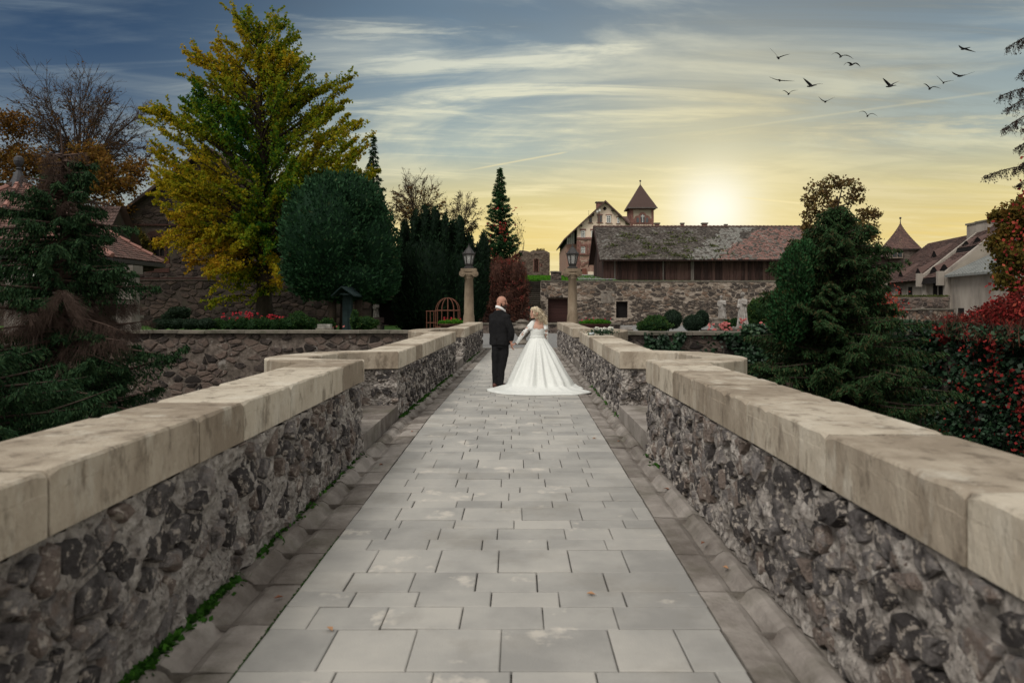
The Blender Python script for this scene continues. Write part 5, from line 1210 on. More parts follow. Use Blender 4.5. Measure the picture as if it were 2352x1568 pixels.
def ginkgo():
    r = np.random.default_rng(77); base = P(612, 0, G_Y) * np.array((1, 1, 0)); top = P(592, 60, G_Y)
    t = thing('ginkgo_tree', 'tall ginkgo turning yellow and green, highest tree left of the bridge', 'tree', base); bw = B()
    axis = lambda z: base + (top - base) * np.clip(z / top[2], 0, 1)
    zz = np.linspace(0, top[2], 12); bw.tube([axis(z) + (r.normal(size=3) * .08) * (z > 1) for z in zz], np.interp(zz, [0, 1.0, 6, 14, top[2]], [.66, .54, .42, .22, .03]), 10)
    L_ = []; k = 0; edge = []
    n = len(env)
    for i in range(n):
        a, c = env[i], env[(i + 1) % n]; m_ = max(1, int(np.hypot(*(c - a)) / 15))
        for q in range(m_): edge.append(a + (c - a) * q / m_)
    ctr = env.mean(0); ends = [(e + (ctr - e) * max(0, r.uniform(-.12, .26)), r.uniform(-1.2, 1.0)) for e in edge if r.random() < .8]
    while k < 230:
        x_, y_ = r.uniform(env[:, 0].min(), env[:, 0].max()), r.uniform(env[:, 1].min(), env[:, 1].max())
        if inside(x_, y_, env): ends.append((np.array((x_, y_)), r.choice((-1, 1), p=(.68, .32)) * r.uniform(.8, 4.6))); k += 1
    for (x_, y_), dY in ends:
        wdt = np.interp(y_, [15, 150, 300, 700], [.25, .6, 1, 1]); dY = dY * wdt; e = P(x_, y_, G_Y + dY); hd = np.hypot(e[0] - axis(e[2])[0], e[1] - axis(e[2])[1])
        low = np.interp(e[2], [2, 7, 10], [1, .5, 0]); z0 = np.clip(e[2] - hd * (r.uniform(.30, 1.0) - 1.0 * low) - .4, 1.8, top[2] * .93); st = axis(z0)
        mid = st + (e - st) * .5 + np.array((0, 0, hd * (.06 + .22 * low))); pts = bez(st, mid, e, 10); ln = np.linalg.norm(e - st)
        bw.tube(pts, np.linspace(.035 + .012 * ln, .008, 10), 4, cap=False)
        zx, zy = x_ / GK, y_ / GK; wt = [(math.exp(-((zx - c[0]) ** 2 + (zy - c[1]) ** 2) / (2 * s_ * s_)) + 1e-4, v) for c, s_, v in zones]
        ti = sum(a * b_ for a, b_ in wt) / sum(a for a, _ in wt) + r.normal() * .07
        dens_ = r.uniform(.45, 1.5); m_ = int((40 + 36 * min(ln, 6)) * dens_); u = 1 - r.random(m_) ** 1.5 * min(.85, 2.6 / max(1.0, ln) + .2); i = np.clip(u * 9, 0, 8.999); f = (i - i.astype(int))[:, None]; i = i.astype(int)
        bp = pts[i] * (1 - f) + pts[i + 1] * f; dr = unit(pts[np.minimum(i + 1, 9)] - pts[i])
        off = r.normal(size=(m_, 3)) * (.06 + .22 * (1 - u) ** .7)[:, None]; off[:, 2] = off[:, 2] * .8 - np.abs(r.normal(size=m_)) * .16 * low
        L_.append(leaves(bp + off, .165, axis=dr * .4 + np.array((0, 0, .25 - .8 * low)), aspect=1.2, tint=ti + .06 * u, tj=.10))
        for _ in range(int((2 + ln * .9) * dens_)):
            q = r.integers(4, 9); d = unit(dr[r.integers(0, m_)] + r.normal(size=3) * .55 + np.array((0, 0, .35 - .9 * low))); l2 = r.uniform(.4, 1.5); m2 = int(30 * l2 + 6); s2 = r.random((m2, 1))
            L_.append(leaves(pts[q] + d * l2 * s2 + r.normal(size=(m2, 3)) * .065, .16, axis=d * .4, aspect=1.2, tint=ti + r.normal() * .04, tj=.10)); bw.tube([pts[q], pts[q] + d * l2], [.014, .004], 3, cap=False)
    bw.build('trunk', M_BARK, t, True); leafobj('crown', L_, M_GINKGO, t)
ginkgo()
def fn(pts):
    """piecewise profile"""
    a = np.array(pts); return lambda s_: float(np.interp(s_, a[:, 0], a[:, 1]))
# round clipped thuja
lo_ = lob(42.0, [(755, 545, 106, 146, 0, .38), (838, 570, 80, 125, 1, .38), (790, 480, 96, 84, .5, .40), (715, 610, 66, 78, .3, .36), (868, 630, 52, 66, 1, .36), (790, 640, 92, 54, -.4, .36)])
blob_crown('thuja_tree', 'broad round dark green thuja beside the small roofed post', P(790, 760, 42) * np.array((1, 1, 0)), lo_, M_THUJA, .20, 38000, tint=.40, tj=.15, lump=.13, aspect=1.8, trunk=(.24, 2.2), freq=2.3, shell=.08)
b = B(); tt = bpy.data.objects['thuja_tree']; 
for px in (762, 822): b.tube([P(px, 760, 41.5) * np.array((1, 1, 0)), P(px + 2, 680, 41.5)], [.26, .22], 8)
b.build('trunk', M_BARK, tt, True)
# dark yew
yl = lob(47.0, [(985, 650, 72, 120, 0, .4), (1050, 660, 62, 110, 1, .4), (945, 665, 45, 110, 1, .4), (1095, 655, 30, 80, 2, .4)] + [(px, py, 13, 58, dy, .42) for px, py, dy in ((930, 560, 1), (955, 540, 0), (978, 528, 0), (1000, 530, 0), (1022, 548, 0), (1042, 560, 1), (1056, 552, .5), (1078, 590, 1), (1100, 612, 2), (1112, 590, 3))])
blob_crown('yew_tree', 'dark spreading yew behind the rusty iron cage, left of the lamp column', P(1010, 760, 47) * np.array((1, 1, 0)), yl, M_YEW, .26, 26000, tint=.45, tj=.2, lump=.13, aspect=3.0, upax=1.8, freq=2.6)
conifer('dark_fir', 'slim dark fir rising behind the right edge of the ginkgo', P(858, 700, 66) * np.array((1, 1, 0)) + np.array((0, 0, 3.6)), 13.2, fn([(0, 2.1), (.3, 1.9), (1, .05)]), M_CYPRESS, 110, .26, 26, tint=.2, seed=4, trunk_r=.2)
def dome0(px, py, rx, ry, Y): k = Y / F; return P(px, py, Y), (rx * k, (rx + ry) * .5 * k, ry * k)
c_, r_ = dome0(955, 475, 68, 72, 70)
twig_dome('bare_tree', 'half bare tree with thin twigs and a few orange leaves above the yew', P(962, 0, 70) * np.array((1, 1, 0)) + np.array((0, 0, 3.6)), c_, r_, .24, M_ORANGE, 2200, .17, .7, limbs=26, seed=8, rmin=.016)
c_, r_ = dome0(1062, 505, 40, 68, 67)
twig_dome('bare_tree', 'small bare tree with olive leaves between the yew and the pointed conifer', P(1066, 0, 67) * np.array((1, 1, 0)) + np.array((0, 0, 3.6)), c_, r_, .14, M_OTREE, 1100, .13, .35, limbs=18, seed=15, rmin=.014)
bare_tree('bare_tree', 'wispy bare tree leaning out right of the pointed conifer', P(1192, 600, 61.5) * np.array((1, 1, 0)) + np.array((0, 0, 3.6)), 5.6, .09, .6, 4, M_OTREE, 200, .12, tint=.4, seed=23, ratio=.74, lean=(.12, 0))
bare_tree('bare_tree', 'low bare treetop showing above the barn ridge', P(1578, 600, 110) * np.array((1, 1, 0)) + np.array((0, 0, 5)), 9.2, .12, .8, 4, M_OTREE, 300, .2, tint=.4, seed=31, ratio=.7)
ct = conifer('pointed_conifer', 'pointed dark conifer dotted with red creeper above the stone stairs', P(1148, 600, 60.5) * np.array((1, 1, 0)) + np.array((0, 0, 3.5)), 9.3, fn([(0, 1.75), (.35, 1.6), (.6, 1.05), (.85, .42), (1, .06)]), M_CYPRESS, 150, .20, 34, tint=.36, seed=6, trunk_r=.16, droop=.1, tipup=.35, hang=.3)
c0 = P(1150, 520, 59.2); n = 600; pp = np.stack([c0[0] + rng.normal(size=n) * .75, np.full(n, 59.2) + rng.uniform(-.3, .4, n), rng.uniform(3.6, 9.5, n)], 1); cl = np.array([noise.noise(Vector(q * 1.1)) for q in pp]); pp = pp[cl > .15]
leafobj('creeper_leaves', [leaves(pp, .17, tint=.6, tj=.3, aspect=1.2)], M_RED, ct)

# red creepers on the garden wall
def creeper(name, label, lobes, n, leaf, m, tint, cat='creeper', curtain=None, Y=57.6, hang=1.3):
    base = np.array((lobes[0][0], lobes[0][1] + .3, 3.0)); t = thing(name, label, cat, base); L_ = []
    for l in lobes:
        k = n // len(lobes); d = unit(rng.normal(size=(k, 3))); c = np.array(l[:3]); r_ = np.array(l[3:6]); lm = np.array([noise.fractal(Vector(q * 2.2 + c), .9, 2.1, 3) for q in d])[:, None]
        pp = c + d * r_ * (rng.uniform(.55, 1.08, (k, 1)) + .22 * lm); L_.append(leaves(pp, leaf, axis=d * .6 + np.array((0, 0, -hang)), aj=.55, aspect=7, tint=tint + .5 * lm[:, 0] + .4 * np.clip(d[:, 2], 0, 1) ** 4, tj=.2))
        b = B(); b.ball(c, r_ * .62, 16); b.V[0] = b.V[0] + rng.normal(size=b.V[0].shape) * .05; b.build('filler_core', m, t, True)  # solid filler ball inside the twigs
    if curtain: L_ += curtain
    leafobj('twigs', L_, m, t); return t
creeper('red_creeper', 'rust red creeper hanging in two humps over the wall left of the stairs', [l[:6] for l in lob(57.5, [(1143, 632, 27, 44, .3), (1184, 628, 24, 42, .2), (1165, 680, 38, 40, .3), (1128, 668, 20, 46, .4), (1198, 664, 18, 44, .4), (1165, 622, 22, 26, .4)])], 15000, .26, M_RTWIG, .35,
        curtain=[ivy_patch(1100, 1215, 650, 745, 57.4, 2600, .16, jut=.1)])
tcr = thing('red_creeper', 'thin red creeper strands over the lower steps of the stairs', 'creeper', (0, 57.7, 1))
leafobj('twigs', [ivy_patch(1150, 1222, 640, 742, 57.75, 1500, .13, dens=lambda a, c: max(.05, (1215 - a) / 70 * .9), jut=.08)], M_RTWIG, tcr)

# big feathery cypress and its brighter neighbour, right
CY_Y = 22.0; cb_ = P(1920, 0, CY_Y) * np.array((1, 1, 0)) + np.array((0, 0, -6.2))
def cyp(s_): return float(np.interp(s_, [0, .40, .52, .60, .70, .80, .90, 1.0], [2.6, 3.1, 3.0, 2.4, 2.1, 1.8, 1.4, .12]))
conifer('cypress_tree', 'big feathery dark conifer rising from the moat right of the bridge', cb_, 10.75, cyp, M_FEATH, 470, .115, 46, tint=.42, seed=12, trunk_r=.22, droop=.34, tipup=.30, hang=.8, width=3.4, lo=.18, tj=.32, irr=.42)
blob_crown('bright_thuja', 'bright green thuja column on the left flank of the feathery conifer', P(1806, 760, 20.6) * np.array((1, 1, 0)) + np.array((0, 0, -6)), [l[:6] for l in lob(21.4, [(1824, 650, 36, 82, 0), (1808, 725, 42, 70, 0), (1845, 600, 30, 50, .3)])], M_CYPRESS, .10, 17000, tint=.52, tj=.2, lump=.2, upax=1.4, trunk=(.15, 5.5), core=.82, freq=3)
bt_l = lob(45, [(1885, 440, 38, 30, 0, .5), (1935, 425, 36, 28, 0, .5), (1965, 455, 30, 26, 0, .4), (1860, 475, 24, 30, 0, .45), (1915, 490, 45, 36, 0, .4), (1985, 500, 34, 26, 0, .5), (1960, 535, 40, 40, 0, .4), (2005, 545, 22, 34, 0, .5), (1852, 535, 20, 30, 0, .5), (1862, 505, 22, 26, 0, .45), (2018, 495, 14, 12, 0, .5)])
lobe_tree('brown_leaved_tree', 'thin oak like tree with curled brown leaves behind the feathery conifer', P(1925, 760, 45) * np.array((1, 1, 0)), P(1925, 450, 45), .2, bt_l, M_BROWN, .16, 4600, tint=.45, tj=.25, twigs=13, dens=.30, up=.5)
# right hand trees
rt = lob(27, [(2330, 520, 52, 50, 0, .62), (2300, 570, 34, 40, 0, .55), (2325, 610, 44, 45, -.5, .38), (2305, 650, 28, 24, -1, .42), (2390, 500, 60, 60, 0, .55), (2390, 590, 70, 70, 0, .45), (2345, 665, 36, 26, -1, .4), (2285, 500, 16, 20, 0, .62), (2480, 560, 80, 90, 0, .5)])
lobe_tree('autumn_maple', 'leafy tree turning from green to orange at the right edge above the red creeper', P(2420, 0, 27.5) * np.array((1, 1, 0)) + np.array((0, 0, -6)), P(2400, 470, 27.5), .2, rt, M_OTREE, .13, 17000, tint=.5, tj=.2, twigs=22, dens=.34)
lb = P(2432, 0, 24) * np.array((1, 1, 0)) + np.array((0, 0, -6.2)); hl = 18.2
lt = conifer('drooping_larch', 'tall conifer at the right edge trailing dark boughs hung with red creeper', lb, hl, lambda s_: float(np.interp(s_, [0, .5, .66, .72, .8, .9, 1], [2.2, 2.5, 2.4, 2.1, 1.8, 1.5, .9])), M_BARK, 1, .1, 4, seed=41, trunk_r=.2)
bl, bw = [], B()
def zrel(py): return EYE + (700 - py) / F * 24
for px, py, py0 in ((2262, 405, 385), (2296, 222, 205), (2312, 112, 70), (2302, 300, 245), (2330, 345, 310), (2315, 250, 215), (2345, 170, 120), (2340, 425, 380), (2350, 300, 255), (2330, 390, 350), (2352, 95, 50)):
    a_ = np.array((lb[0], 24, zrel(py0))); e = P(px, py, 24 + rnd.uniform(-.6, .6)); pts = bez(a_, (a_ + e) / 2 + np.array((0, 0, .35)), e, 9); bw.tube(pts, np.linspace(.035, .008, 9), 4, cap=False)
    for k in range(70):
        s_ = rnd.uniform(.25, 1) * 7.99; i = int(s_); q = pts[i] + (pts[min(i + 1, 8)] - pts[i]) * (s_ - i); ln = rnd.uniform(.1, .42) * (1.1 if s_ < 7 else .6)
        e2 = q + np.array((rnd.uniform(-.14, .08), rnd.uniform(-.2, .2), -ln)); bw.tube([q, (q + e2) / 2 + np.array((-.02, 0, .03)), e2], [.006, .004, .002], 3, cap=False)
        u = rng.random((9, 1)); bl.append(leaves(q + (e2 - q) * u + rng.normal(size=(9, 3)) * .025, .075, axis=(0, 0, -1), aspect=3.2, tint=.55, tj=.25))
bw.build('bough', M_BARK, lt); leafobj('crown', bl, mat('larch_needle', [(.012, .012, .011, 1), (.03, .022, .02, 1), (.05, .03, .03, 1)], 3, .9, attr=True, trans=.1), lt)
n = 3600; z_ = rng.uniform(zrel(700), zrel(150), n); pp = np.stack([lb[0] - np.abs(rng.normal(size=n)) * (.25 + .55 * np.clip((zrel(240) - z_) / 5, 0, 1)), 23.7 + rng.normal(size=n) * .4, z_], 1)
cl = np.array([noise.noise(Vector(q * .9)) for q in pp]); pp = pp[cl > -.12]; leafobj('creeper_leaves', [leaves(pp, .12, tint=.5, tj=.3, aspect=1.2, axis=(0, 0, -.5))], M_RED, lt)

# ivy covered side wall of the moat, red creeper on top
A_, B_ = np.array((15.9, 31.0)), np.array((13.9, 12.0)); wd = B_ - A_; wl = np.linalg.norm(wd); wd /= wl; wn_ = np.array((wd[1], -wd[0])); wn_ = wn_ if wn_[0] < 0 else -wn_
t = thing('moat_side_wall', 'moat wall on the right buried in dark ivy', 'wall', (15, 20, -6)); t['kind'] = 'thing'
b = B(); q = [A_, B_, B_ - wn_ * .7, A_ - wn_ * .7]; b.add([(*p_, -6.2) for p_ in q] + [(*p_, .75) for p_ in q], [(0, 1, 2, 3), (4, 5, 6, 7), (0, 1, 5, 4), (1, 2, 6, 5), (2, 3, 7, 6), (3, 0, 4, 7)]); b.build('wall_core', M_MOATM, t)
def wmap(u, v, d): p_ = A_ + wd * u + wn_ * d; return (p_[0], p_[1], -5.2 + v)
rubble(t, wl, 5.6, .55, .3, wmap, M_MOATR, 91, gap=.03, depth=.05, keepfrac=.6)
def wleaf(n, z0, z1, size, jut, m_t, u0=0, u1=None, dens=None, aj=.5, aspect=1.15, ax=(0, 0, -.5)):
    u = rng.uniform(u0, u1 or wl, n); z = rng.uniform(z0, z1, n)
    if dens is not None: k = rng.random(n) < np.array([dens(a, c) for a, c in zip(u, z)]); u, z = u[k], z[k]
    lum = np.array([noise.fractal(Vector((a * .9, c * .9, 3)), .9, 2.2, 3) for a, c in zip(u, z)]); d = np.abs(rng.normal(size=len(u))) * jut + np.clip(lum + .2, 0, 1) * jut * 3
    pp = np.stack([A_[0] + wd[0] * u + wn_[0] * d, A_[1] + wd[1] * u + wn_[1] * d, z], 1)
    return leaves(pp, size, axis=ax, normal=(wn_[0] * 1.4, wn_[1] * 1.4, .7), nj=.8, aspect=aspect, tint=m_t + lum * .3, tj=.15)
ti = thing('ivy', 'thick dark ivy covering the moat wall below the red creeper', 'ivy', (15, 22, 0))
leafobj('leaves', [wleaf(30000, -5.5, .95, .15, .16, .36, dens=lambda a, c: 1 if noise.noise(Vector((a * .5, c * .25, 5))) > -.28 else .12), wleaf(4000, .6, 1.05, .14, .25, .5)], M_IVY, ti)
tr = thing('red_creeper', 'scarlet creeper mounded on the moat wall at the right edge and trailing down', 'creeper', (15, 20, 1))
rl = []
for k in range(9):
    u_ = 5.4 + k * 1.1; p_ = A_ + wd * u_; c = np.array((p_[0] + .2 + rnd.uniform(-.2, .2), p_[1], .88 + .13 * k + rnd.uniform(-.15, .15))); r_ = np.array((.8, rnd.uniform(.6, 1.0), .5 + .06 * k + rnd.uniform(-.1, .15))); m_ = 1900
    d = unit(rng.normal(size=(m_, 3))); lum = np.array([noise.noise(Vector(q_ * 2 + c)) for q_ in d])
    rl.append(leaves(c + d * r_ * (rng.uniform(.6, 1.05, m_) + lum * .25)[:, None], .12, axis=d * .4 + np.array((0, 0, -.8)), tint=.34 + lum * .5 + .25 * np.clip(-d[:, 1] * .5 + (k == 0) * .4, 0, 1), tj=.22, aspect=2.0))
strand = lambda a, c: (1.0 if noise.noise(Vector((a * 1.9, c * .18, 11))) > .12 else .02) * min(1, .05 + max(0, a - 5) * .22) * (1.0 if c > -1.5 else .7)
rl.append(wleaf(20000, -4.5, .9, .11, .28, .52, u0=3.5, dens=strand))
leafobj('leaves', rl, M_RED, tr)
leafobj('twigs', [wleaf(1800, .6, 1.3, .4, .3, .4, u0=5.2, aspect=14, ax=(0, 0, -2))], M_RTWIG, tr)
t = thing('orange_shrub', 'orange red shrub between the feathery conifer and the bastion wall', 'shrub', P(2030, 750, 40) * np.array((1, 1, 0)))
pp = P(2018, 712, 40) + rng.normal(size=(2000, 3)) * np.array((.55, .4, .5)); leafobj('leaves', [leaves(pp, .15, tint=.75, tj=.25, aspect=1.5)], M_RED, t)
b = B(); b.tube([P(2030, 760, 40), P(2032, 690, 40)], .04, 5); b.build('stem', M_BARK, t)

# shrubs of the right hand flower bed
def bush(name, label, Y, items, m, leaf, n, tint=.4, flowers=None, cat='shrub', **kw):
    base = P(items[0][0], 760, Y) * np.array((1, 1, 0)); t = blob_crown(name, label, base, [l[:6] for l in lob(Y, items)], m, leaf, n, cat=cat, tint=tint, aspect=1.5, upax=.4, **kw)
    if flowers:
        fm, fs, cnt = flowers
        flower_group(t, fm, fs, Y, cnt)
    return t
def flower_group(t, fm, spots, Y, size, name='blossoms', per=11):
    fl = []
    for px, py in spots:
        c = P(px, py, Y); d = unit(rng.normal(size=(per, 3)) + np.array((0, -.6, .4))); fl.append(leaves(c + d * size * .55, size, axis=d, normal=d, nj=.3, aspect=1.0, tint=.5, tj=.35))
    leafobj(name, fl, fm, t)
def scat(n, x0, x1, y0, y1, seed=3):
    r = random.Random(seed); return [(r.uniform(x0, x1), r.uniform(y0, y1)) for _ in range(n)]
bush('low_shrub', 'low spreading shrub with yellowing leaves beside the right hand planter', 36, [(1502, 748, 38, 16, 0), (1505, 736, 24, 12, .3), (1485, 752, 22, 12, -.3)], M_BUSH, .10, 3600, .45, (M_FPINK, [(1478, 758), (1484, 757), (1522, 752)], .06), lump=.3)
bush('clipped_ball', 'round clipped grey green box behind the low spreading shrub', 40, [(1545, 733, 22, 22, 0)], M_BOX, .07, 2600, .5, lump=.06)
bush('clipped_ball', 'wide clipped box ball in the middle of the flower bed', 38, [(1592, 742, 24, 20, 0)], M_BOX, .07, 2600, .45, lump=.06)
bush('clipped_ball', 'taller clipped box ball nearest the seated statue', 39, [(1612, 732, 16, 20, 0)], M_BOX, .07, 1800, .4, lump=.06)
bush('round_shrub', 'tall round shrub turning yellow between the standing statue and the bright thuja', 38, [(1750, 715, 34, 34, 0), (1752, 740, 36, 24, 0)], M_BUSH, .10, 5200, .5, lump=.14)
bush('low_shrub', 'small green mound between the two statues', 37, [(1668, 746, 14, 12, 0), (1690, 740, 14, 10, .6)], M_BUSH, .08, 1500, .35)
t = thing('begonia_bed', 'pink begonias planted round the urn and the statues', 'flowers', P(1650, 757, 33) * np.array((1, 1, 0)) + np.array((0, 0, .3)))
sp = scat(20, 1628, 1680, 742, 758, 5) + scat(10, 1655, 1672, 738, 750, 6) + scat(8, 1700, 1712, 730, 742, 8) + scat(5, 1700, 1760, 745, 757, 9) + scat(9, 1700, 1730, 750, 758, 4) + scat(8, 1660, 1700, 758, 764, 14) + [(1777, 742), (1779, 739), (1776, 746), (1748, 741)]
flower_group(t, M_FPINK, sp, 33, .075)
sp2 = [(a + rnd.uniform(-4, 4), c + rnd.uniform(3, 8)) for a, c in sp for _ in range(3)]; pp = np.array([P(a, c, 33.1) for a, c in sp2]); leafobj('leaves', [leaves(pp + rng.normal(size=pp.shape) * .04, .10, tint=.45)], M_BUSH, t)
b = B(); b.box(P(1630, 0, 32.8)[0], P(1790, 0, 32.8)[0], 32.8, 34.5, -.1, .50); b.build('bed_edging', M_BARK, t)
# left garden: hedge, roses
bush('low_hedge', 'low dark clipped hedge at the left end of the rose garden', 40, [(370 + 34 * k, 744, 24, 13, 0) for k in range(4)], M_BOX, .08, 4200, .4, lump=.12, cat='hedge')
bush('low_hedge', 'mossy yellowing stretch of hedge beside the red roses', 40, [(478 + 24 * k, 744, 18, 12, .3) for k in range(2)], M_BUSH, .08, 1800, .5, lump=.15, cat='hedge')
bush('silver_shrub', 'silvery leaved shrub against the dark wall at the left of the roses', 45, [(412, 718, 26, 14, 0), (395, 728, 22, 12, 0)], M_BOX, .11, 1500, .75, lump=.3)
rs = scat(46, 510, 650, 718, 746, 21) + scat(14, 545, 575, 716, 730, 22) + scat(10, 600, 640, 726, 740, 23)
bush('rose_bush', 'low rose bushes full of red blooms along the moat wall', 38, [(530 + 26 * k, 748 - (k % 2) * 3, 20, 15, 0) for k in range(6)], M_BUSH, .09, 5600, .34, (M_FRED, rs, .075), lump=.35, cat='rose bush')
bush('rose_bush', 'tall green rose bush with a few red blooms at the foot of the round thuja', 38.5, [(685, 738, 24, 20, 0), (712, 744, 18, 14, 0), (728, 752, 16, 10, 0)], M_BUSH, .09, 3400, .42, (M_FRED, [(655, 740), (662, 738), (706, 752), (668, 748)], .08), lump=.3, cat='rose bush')
bush('rose_bush', 'pink rose bush left of the small roofed post', 38.2, [(752, 745, 16, 14, 0)], M_BUSH, .09, 1500, .4, (M_FPINK, scat(12, 745, 760, 732, 750, 25), .08), lump=.3, cat='rose bush')
bush('rose_bush', 'tangled rose bush with pale pink blooms right of the small roofed post', 38.2, [(842, 742, 26, 14, 0), (815, 735, 10, 22, 0)], M_BUSH, .09, 2200, .45, (M_FPINK, [(765, 752), (774, 750), (846, 748), (790, 750)], .07), lump=.35, cat='rose bush')
bush('green_shrub', 'bushy green shrub between the pavilion roof and the gabled house', 44, [(310, 560, 28, 34, 0), (330, 585, 20, 16, 0)], M_OTREE, .16, 1600, .3, lump=.3)

# left: spruce out of the moat
SPY = 21.0; sb_ = P(143, 0, SPY) * np.array((1, 1, 0)) + np.array((0, 0, -6.2)); SH = 12.9
def spr(s_): return float(np.interp(s_, [0, .22, .35, .50, .60, .68, .76, .84, .92, 1], [2.9, 3.3, 3.35, 2.9, 2.5, 2.25, 2.0, 1.3, .7, .1]))
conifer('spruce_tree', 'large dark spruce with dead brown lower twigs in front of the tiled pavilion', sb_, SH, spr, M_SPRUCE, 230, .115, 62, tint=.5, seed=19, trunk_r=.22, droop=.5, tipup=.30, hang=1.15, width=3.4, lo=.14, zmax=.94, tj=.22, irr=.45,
        dead=lambda s_, az: (.54 < s_ < .66 and rnd.random() < .62) or (s_ > .82 and rnd.random() < .35))
nb = P(-40, 0, 15.5) * np.array((1, 1, 0)) + np.array((0, 0, -6.2))
conifer('spruce_tree', 'low young spruce spreading dark boughs over the moat at the left edge', nb, 7.1, lambda s_: float(np.interp(s_, [0, .6, .8, .95, 1], [3.4, 3.2, 2.5, 1.2, .2])), M_SPRUCE, 90, .10, 52, tint=.5, seed=29, trunk_r=.16, droop=.35, tipup=.3, hang=.9, width=3.6, lo=.4, irr=.3)
# autumn trees behind the pavilion
def dome(px, py, rx, ry, Y): k = Y / F; return P(px, py, Y), (rx * k, (rx + ry) * .5 * k, ry * k)
c_, r_ = dome(185, 335, 150, 165, 64.0)
twig_dome('bare_autumn_tree', 'tall nearly bare round crowned tree with brown leaf tips at the far left', P(175, 760, 64) * np.array((1, 1, 0)), c_, r_, .4, M_ORANGE, 7000, .17, .3, limbs=46, seed=52, rmin=.020)
ol = lob(58, [(20, 300, 50, 50, 0, .45), (60, 380, 60, 50, 0, .55), (10, 400, 50, 60, 0, .4), (130, 400, 60, 40, 0, .6), (200, 370, 60, 40, 1, .66), (250, 410, 50, 45, 0, .7), (190, 440, 60, 40, 0, .7), (110, 450, 50, 40, 0, .45), (285, 440, 40, 35, 0, .66), (265, 480, 45, 30, 0, .66), (40, 470, 50, 50, 0, .3), (310, 395, 36, 34, 1, .6)])
lobe_tree('orange_tree', 'broad tree with amber leaves behind the pavilion roof', P(140, 760, 58) * np.array((1, 1, 0)), P(150, 420, 58), .4, ol, M_ORANGE, .21, 15000, tint=.55, tj=.22, twigs=16, dens=.36)
# ------------------------------------------------------------------ pavilion at the far left
pc = np.array((-20.2, 30.0, 0)); PR, PZE, PZA = 5.3, 3.46, 6.62
t = thing('garden_pavilion', 'open pavilion with white pillars under a steep red brown tile roof', 'pavilion', pc)
vts = [np.array((pc[0] + PR * math.cos(R(22.5 + 45 * k)), pc[1] + PR * math.sin(R(22.5 + 45 * k)), PZE)) for k in range(8)]; ap = np.array((pc[0], pc[1], PZA))
camv = np.array((0, 0, EYE))
for k in range(8):
    A, Bq = vts[k], vts[(k + 1) % 8]; a1 = ap + (A - ap) * .03; b1 = ap + (Bq - ap) * .03
    vis = k in (5, 6)
    rb = tile_roof(t, A, Bq, b1, a1, 20, 30, M_TILEP, lambda u, v: .42 + .3 * noise.noise(Vector((u * 6, v * 6, 3))) + rnd.uniform(-.3, .35) * (1 if rnd.random() < .6 else .3), lift=.03, limit=150 if vis else 0,
                   rank=lambda p: -abs((p[0] / p[1] * F + CX) - 120) if k == 6 else -np.linalg.norm(p - camv), round_=True, pm=M_TILEPO)
    rb.build('roof_deck', M_BARK, t)
    for j in range(12):
        p, q = A + (ap - A) * j / 12, A + (ap - A) * (j + 1.05) / 12; b = B(); b.tube([p + (0, 0, .06), q + (0, 0, .03)], [.11, .085], 6); b.build('hip_tile', M_TILEPO, t)
    b = B(); b.bar(A + (0, 0, -.12), Bq + (0, 0, -.12), .16, .16); b.build('eaves_gutter', M_IRON, t)
b = B(); b.lathe([(PR * .93, PZE - .35), (PR * .93, PZE - .12)], (pc[0], pc[1], 0), 8, rot=R(22.5)); b.build('ring_beam', M_BARK, t)
b = B(); b.lathe([(.42, -.25), (.30, 0), (.14, .35), (.07, .50), (.13, .54), (.06, .6), (.15, .72), (.19, .85), (.17, .98), (.08, 1.06)], ap, 10); b.build('finial', M_LEAD, t)
M_PILL = mat('pale_pillar', [(.13, .115, .10, 1), (.21, .19, .17, 1)], 2, .9, .3, layer=((.14, .12, .10, 1), 3, .52, .7, .5))
for px, Y in ((42, 26.0), (294, 28.5), (-190, 25.6)):
    x_ = (px - CX) / F * Y; b = B()
    b.box(x_ - .30, x_ + .30, Y - .3, Y + .3, .55, PZE - .3); b.box(x_ - .38, x_ + .38, Y - .38, Y + .38, PZE - .62, PZE - .3); b.box(x_ - .36, x_ + .36, Y - .36, Y + .36, .3, .62); b.build('pillar', M_PILL, t)
b = B(); b.lathe([(4.5, -.2), (4.5, .42), (4.3, .45)], (pc[0], pc[1], 0), 8, rot=R(22.5)); b.build('plinth', M_PILL, t)
for k in range(5, 8):
    A, Bq = vts[k], vts[(k + 1) % 8]; A2, B2 = pc + (A - pc) * .84, pc + (Bq - pc) * .84; A2 = A2 * (1, 1, 0); B2 = B2 * (1, 1, 0)
    b = B(); b.bar(A2 + (0, 0, 1.15), B2 + (0, 0, 1.15), .2, .12); hr = b.build('balustrade', M_PILL, t)
    for j in range(9):
        p = A2 + (B2 - A2) * (j + .5) / 9; b = B(); b.lathe([(.07, .42), (.05, .5), (.09, .72), (.05, .95), (.07, 1.09)], p, 8); b.build('baluster', M_PILL, hr)
t = thing('outbuilding', 'small dark tile roofed outbuilding just behind the pavilion', 'building', P(200, 700, 38))
Y = 38.0; x0, x1 = (120 - CX) / F * Y, (240 - CX) / F * Y; zt, zb_ = EYE + (700 - 462) / F * Y, EYE + (700 - 572) / F * Y
b = B(); b.box(x0, x1 - .3, Y, Y + 4, 0, zb_); b.prism([(Y, zb_), (Y + 4, zb_), (Y + 2, zt - .15)], 0, x0, x1 - .35); b.build('building_wall', M_DARKM, t)
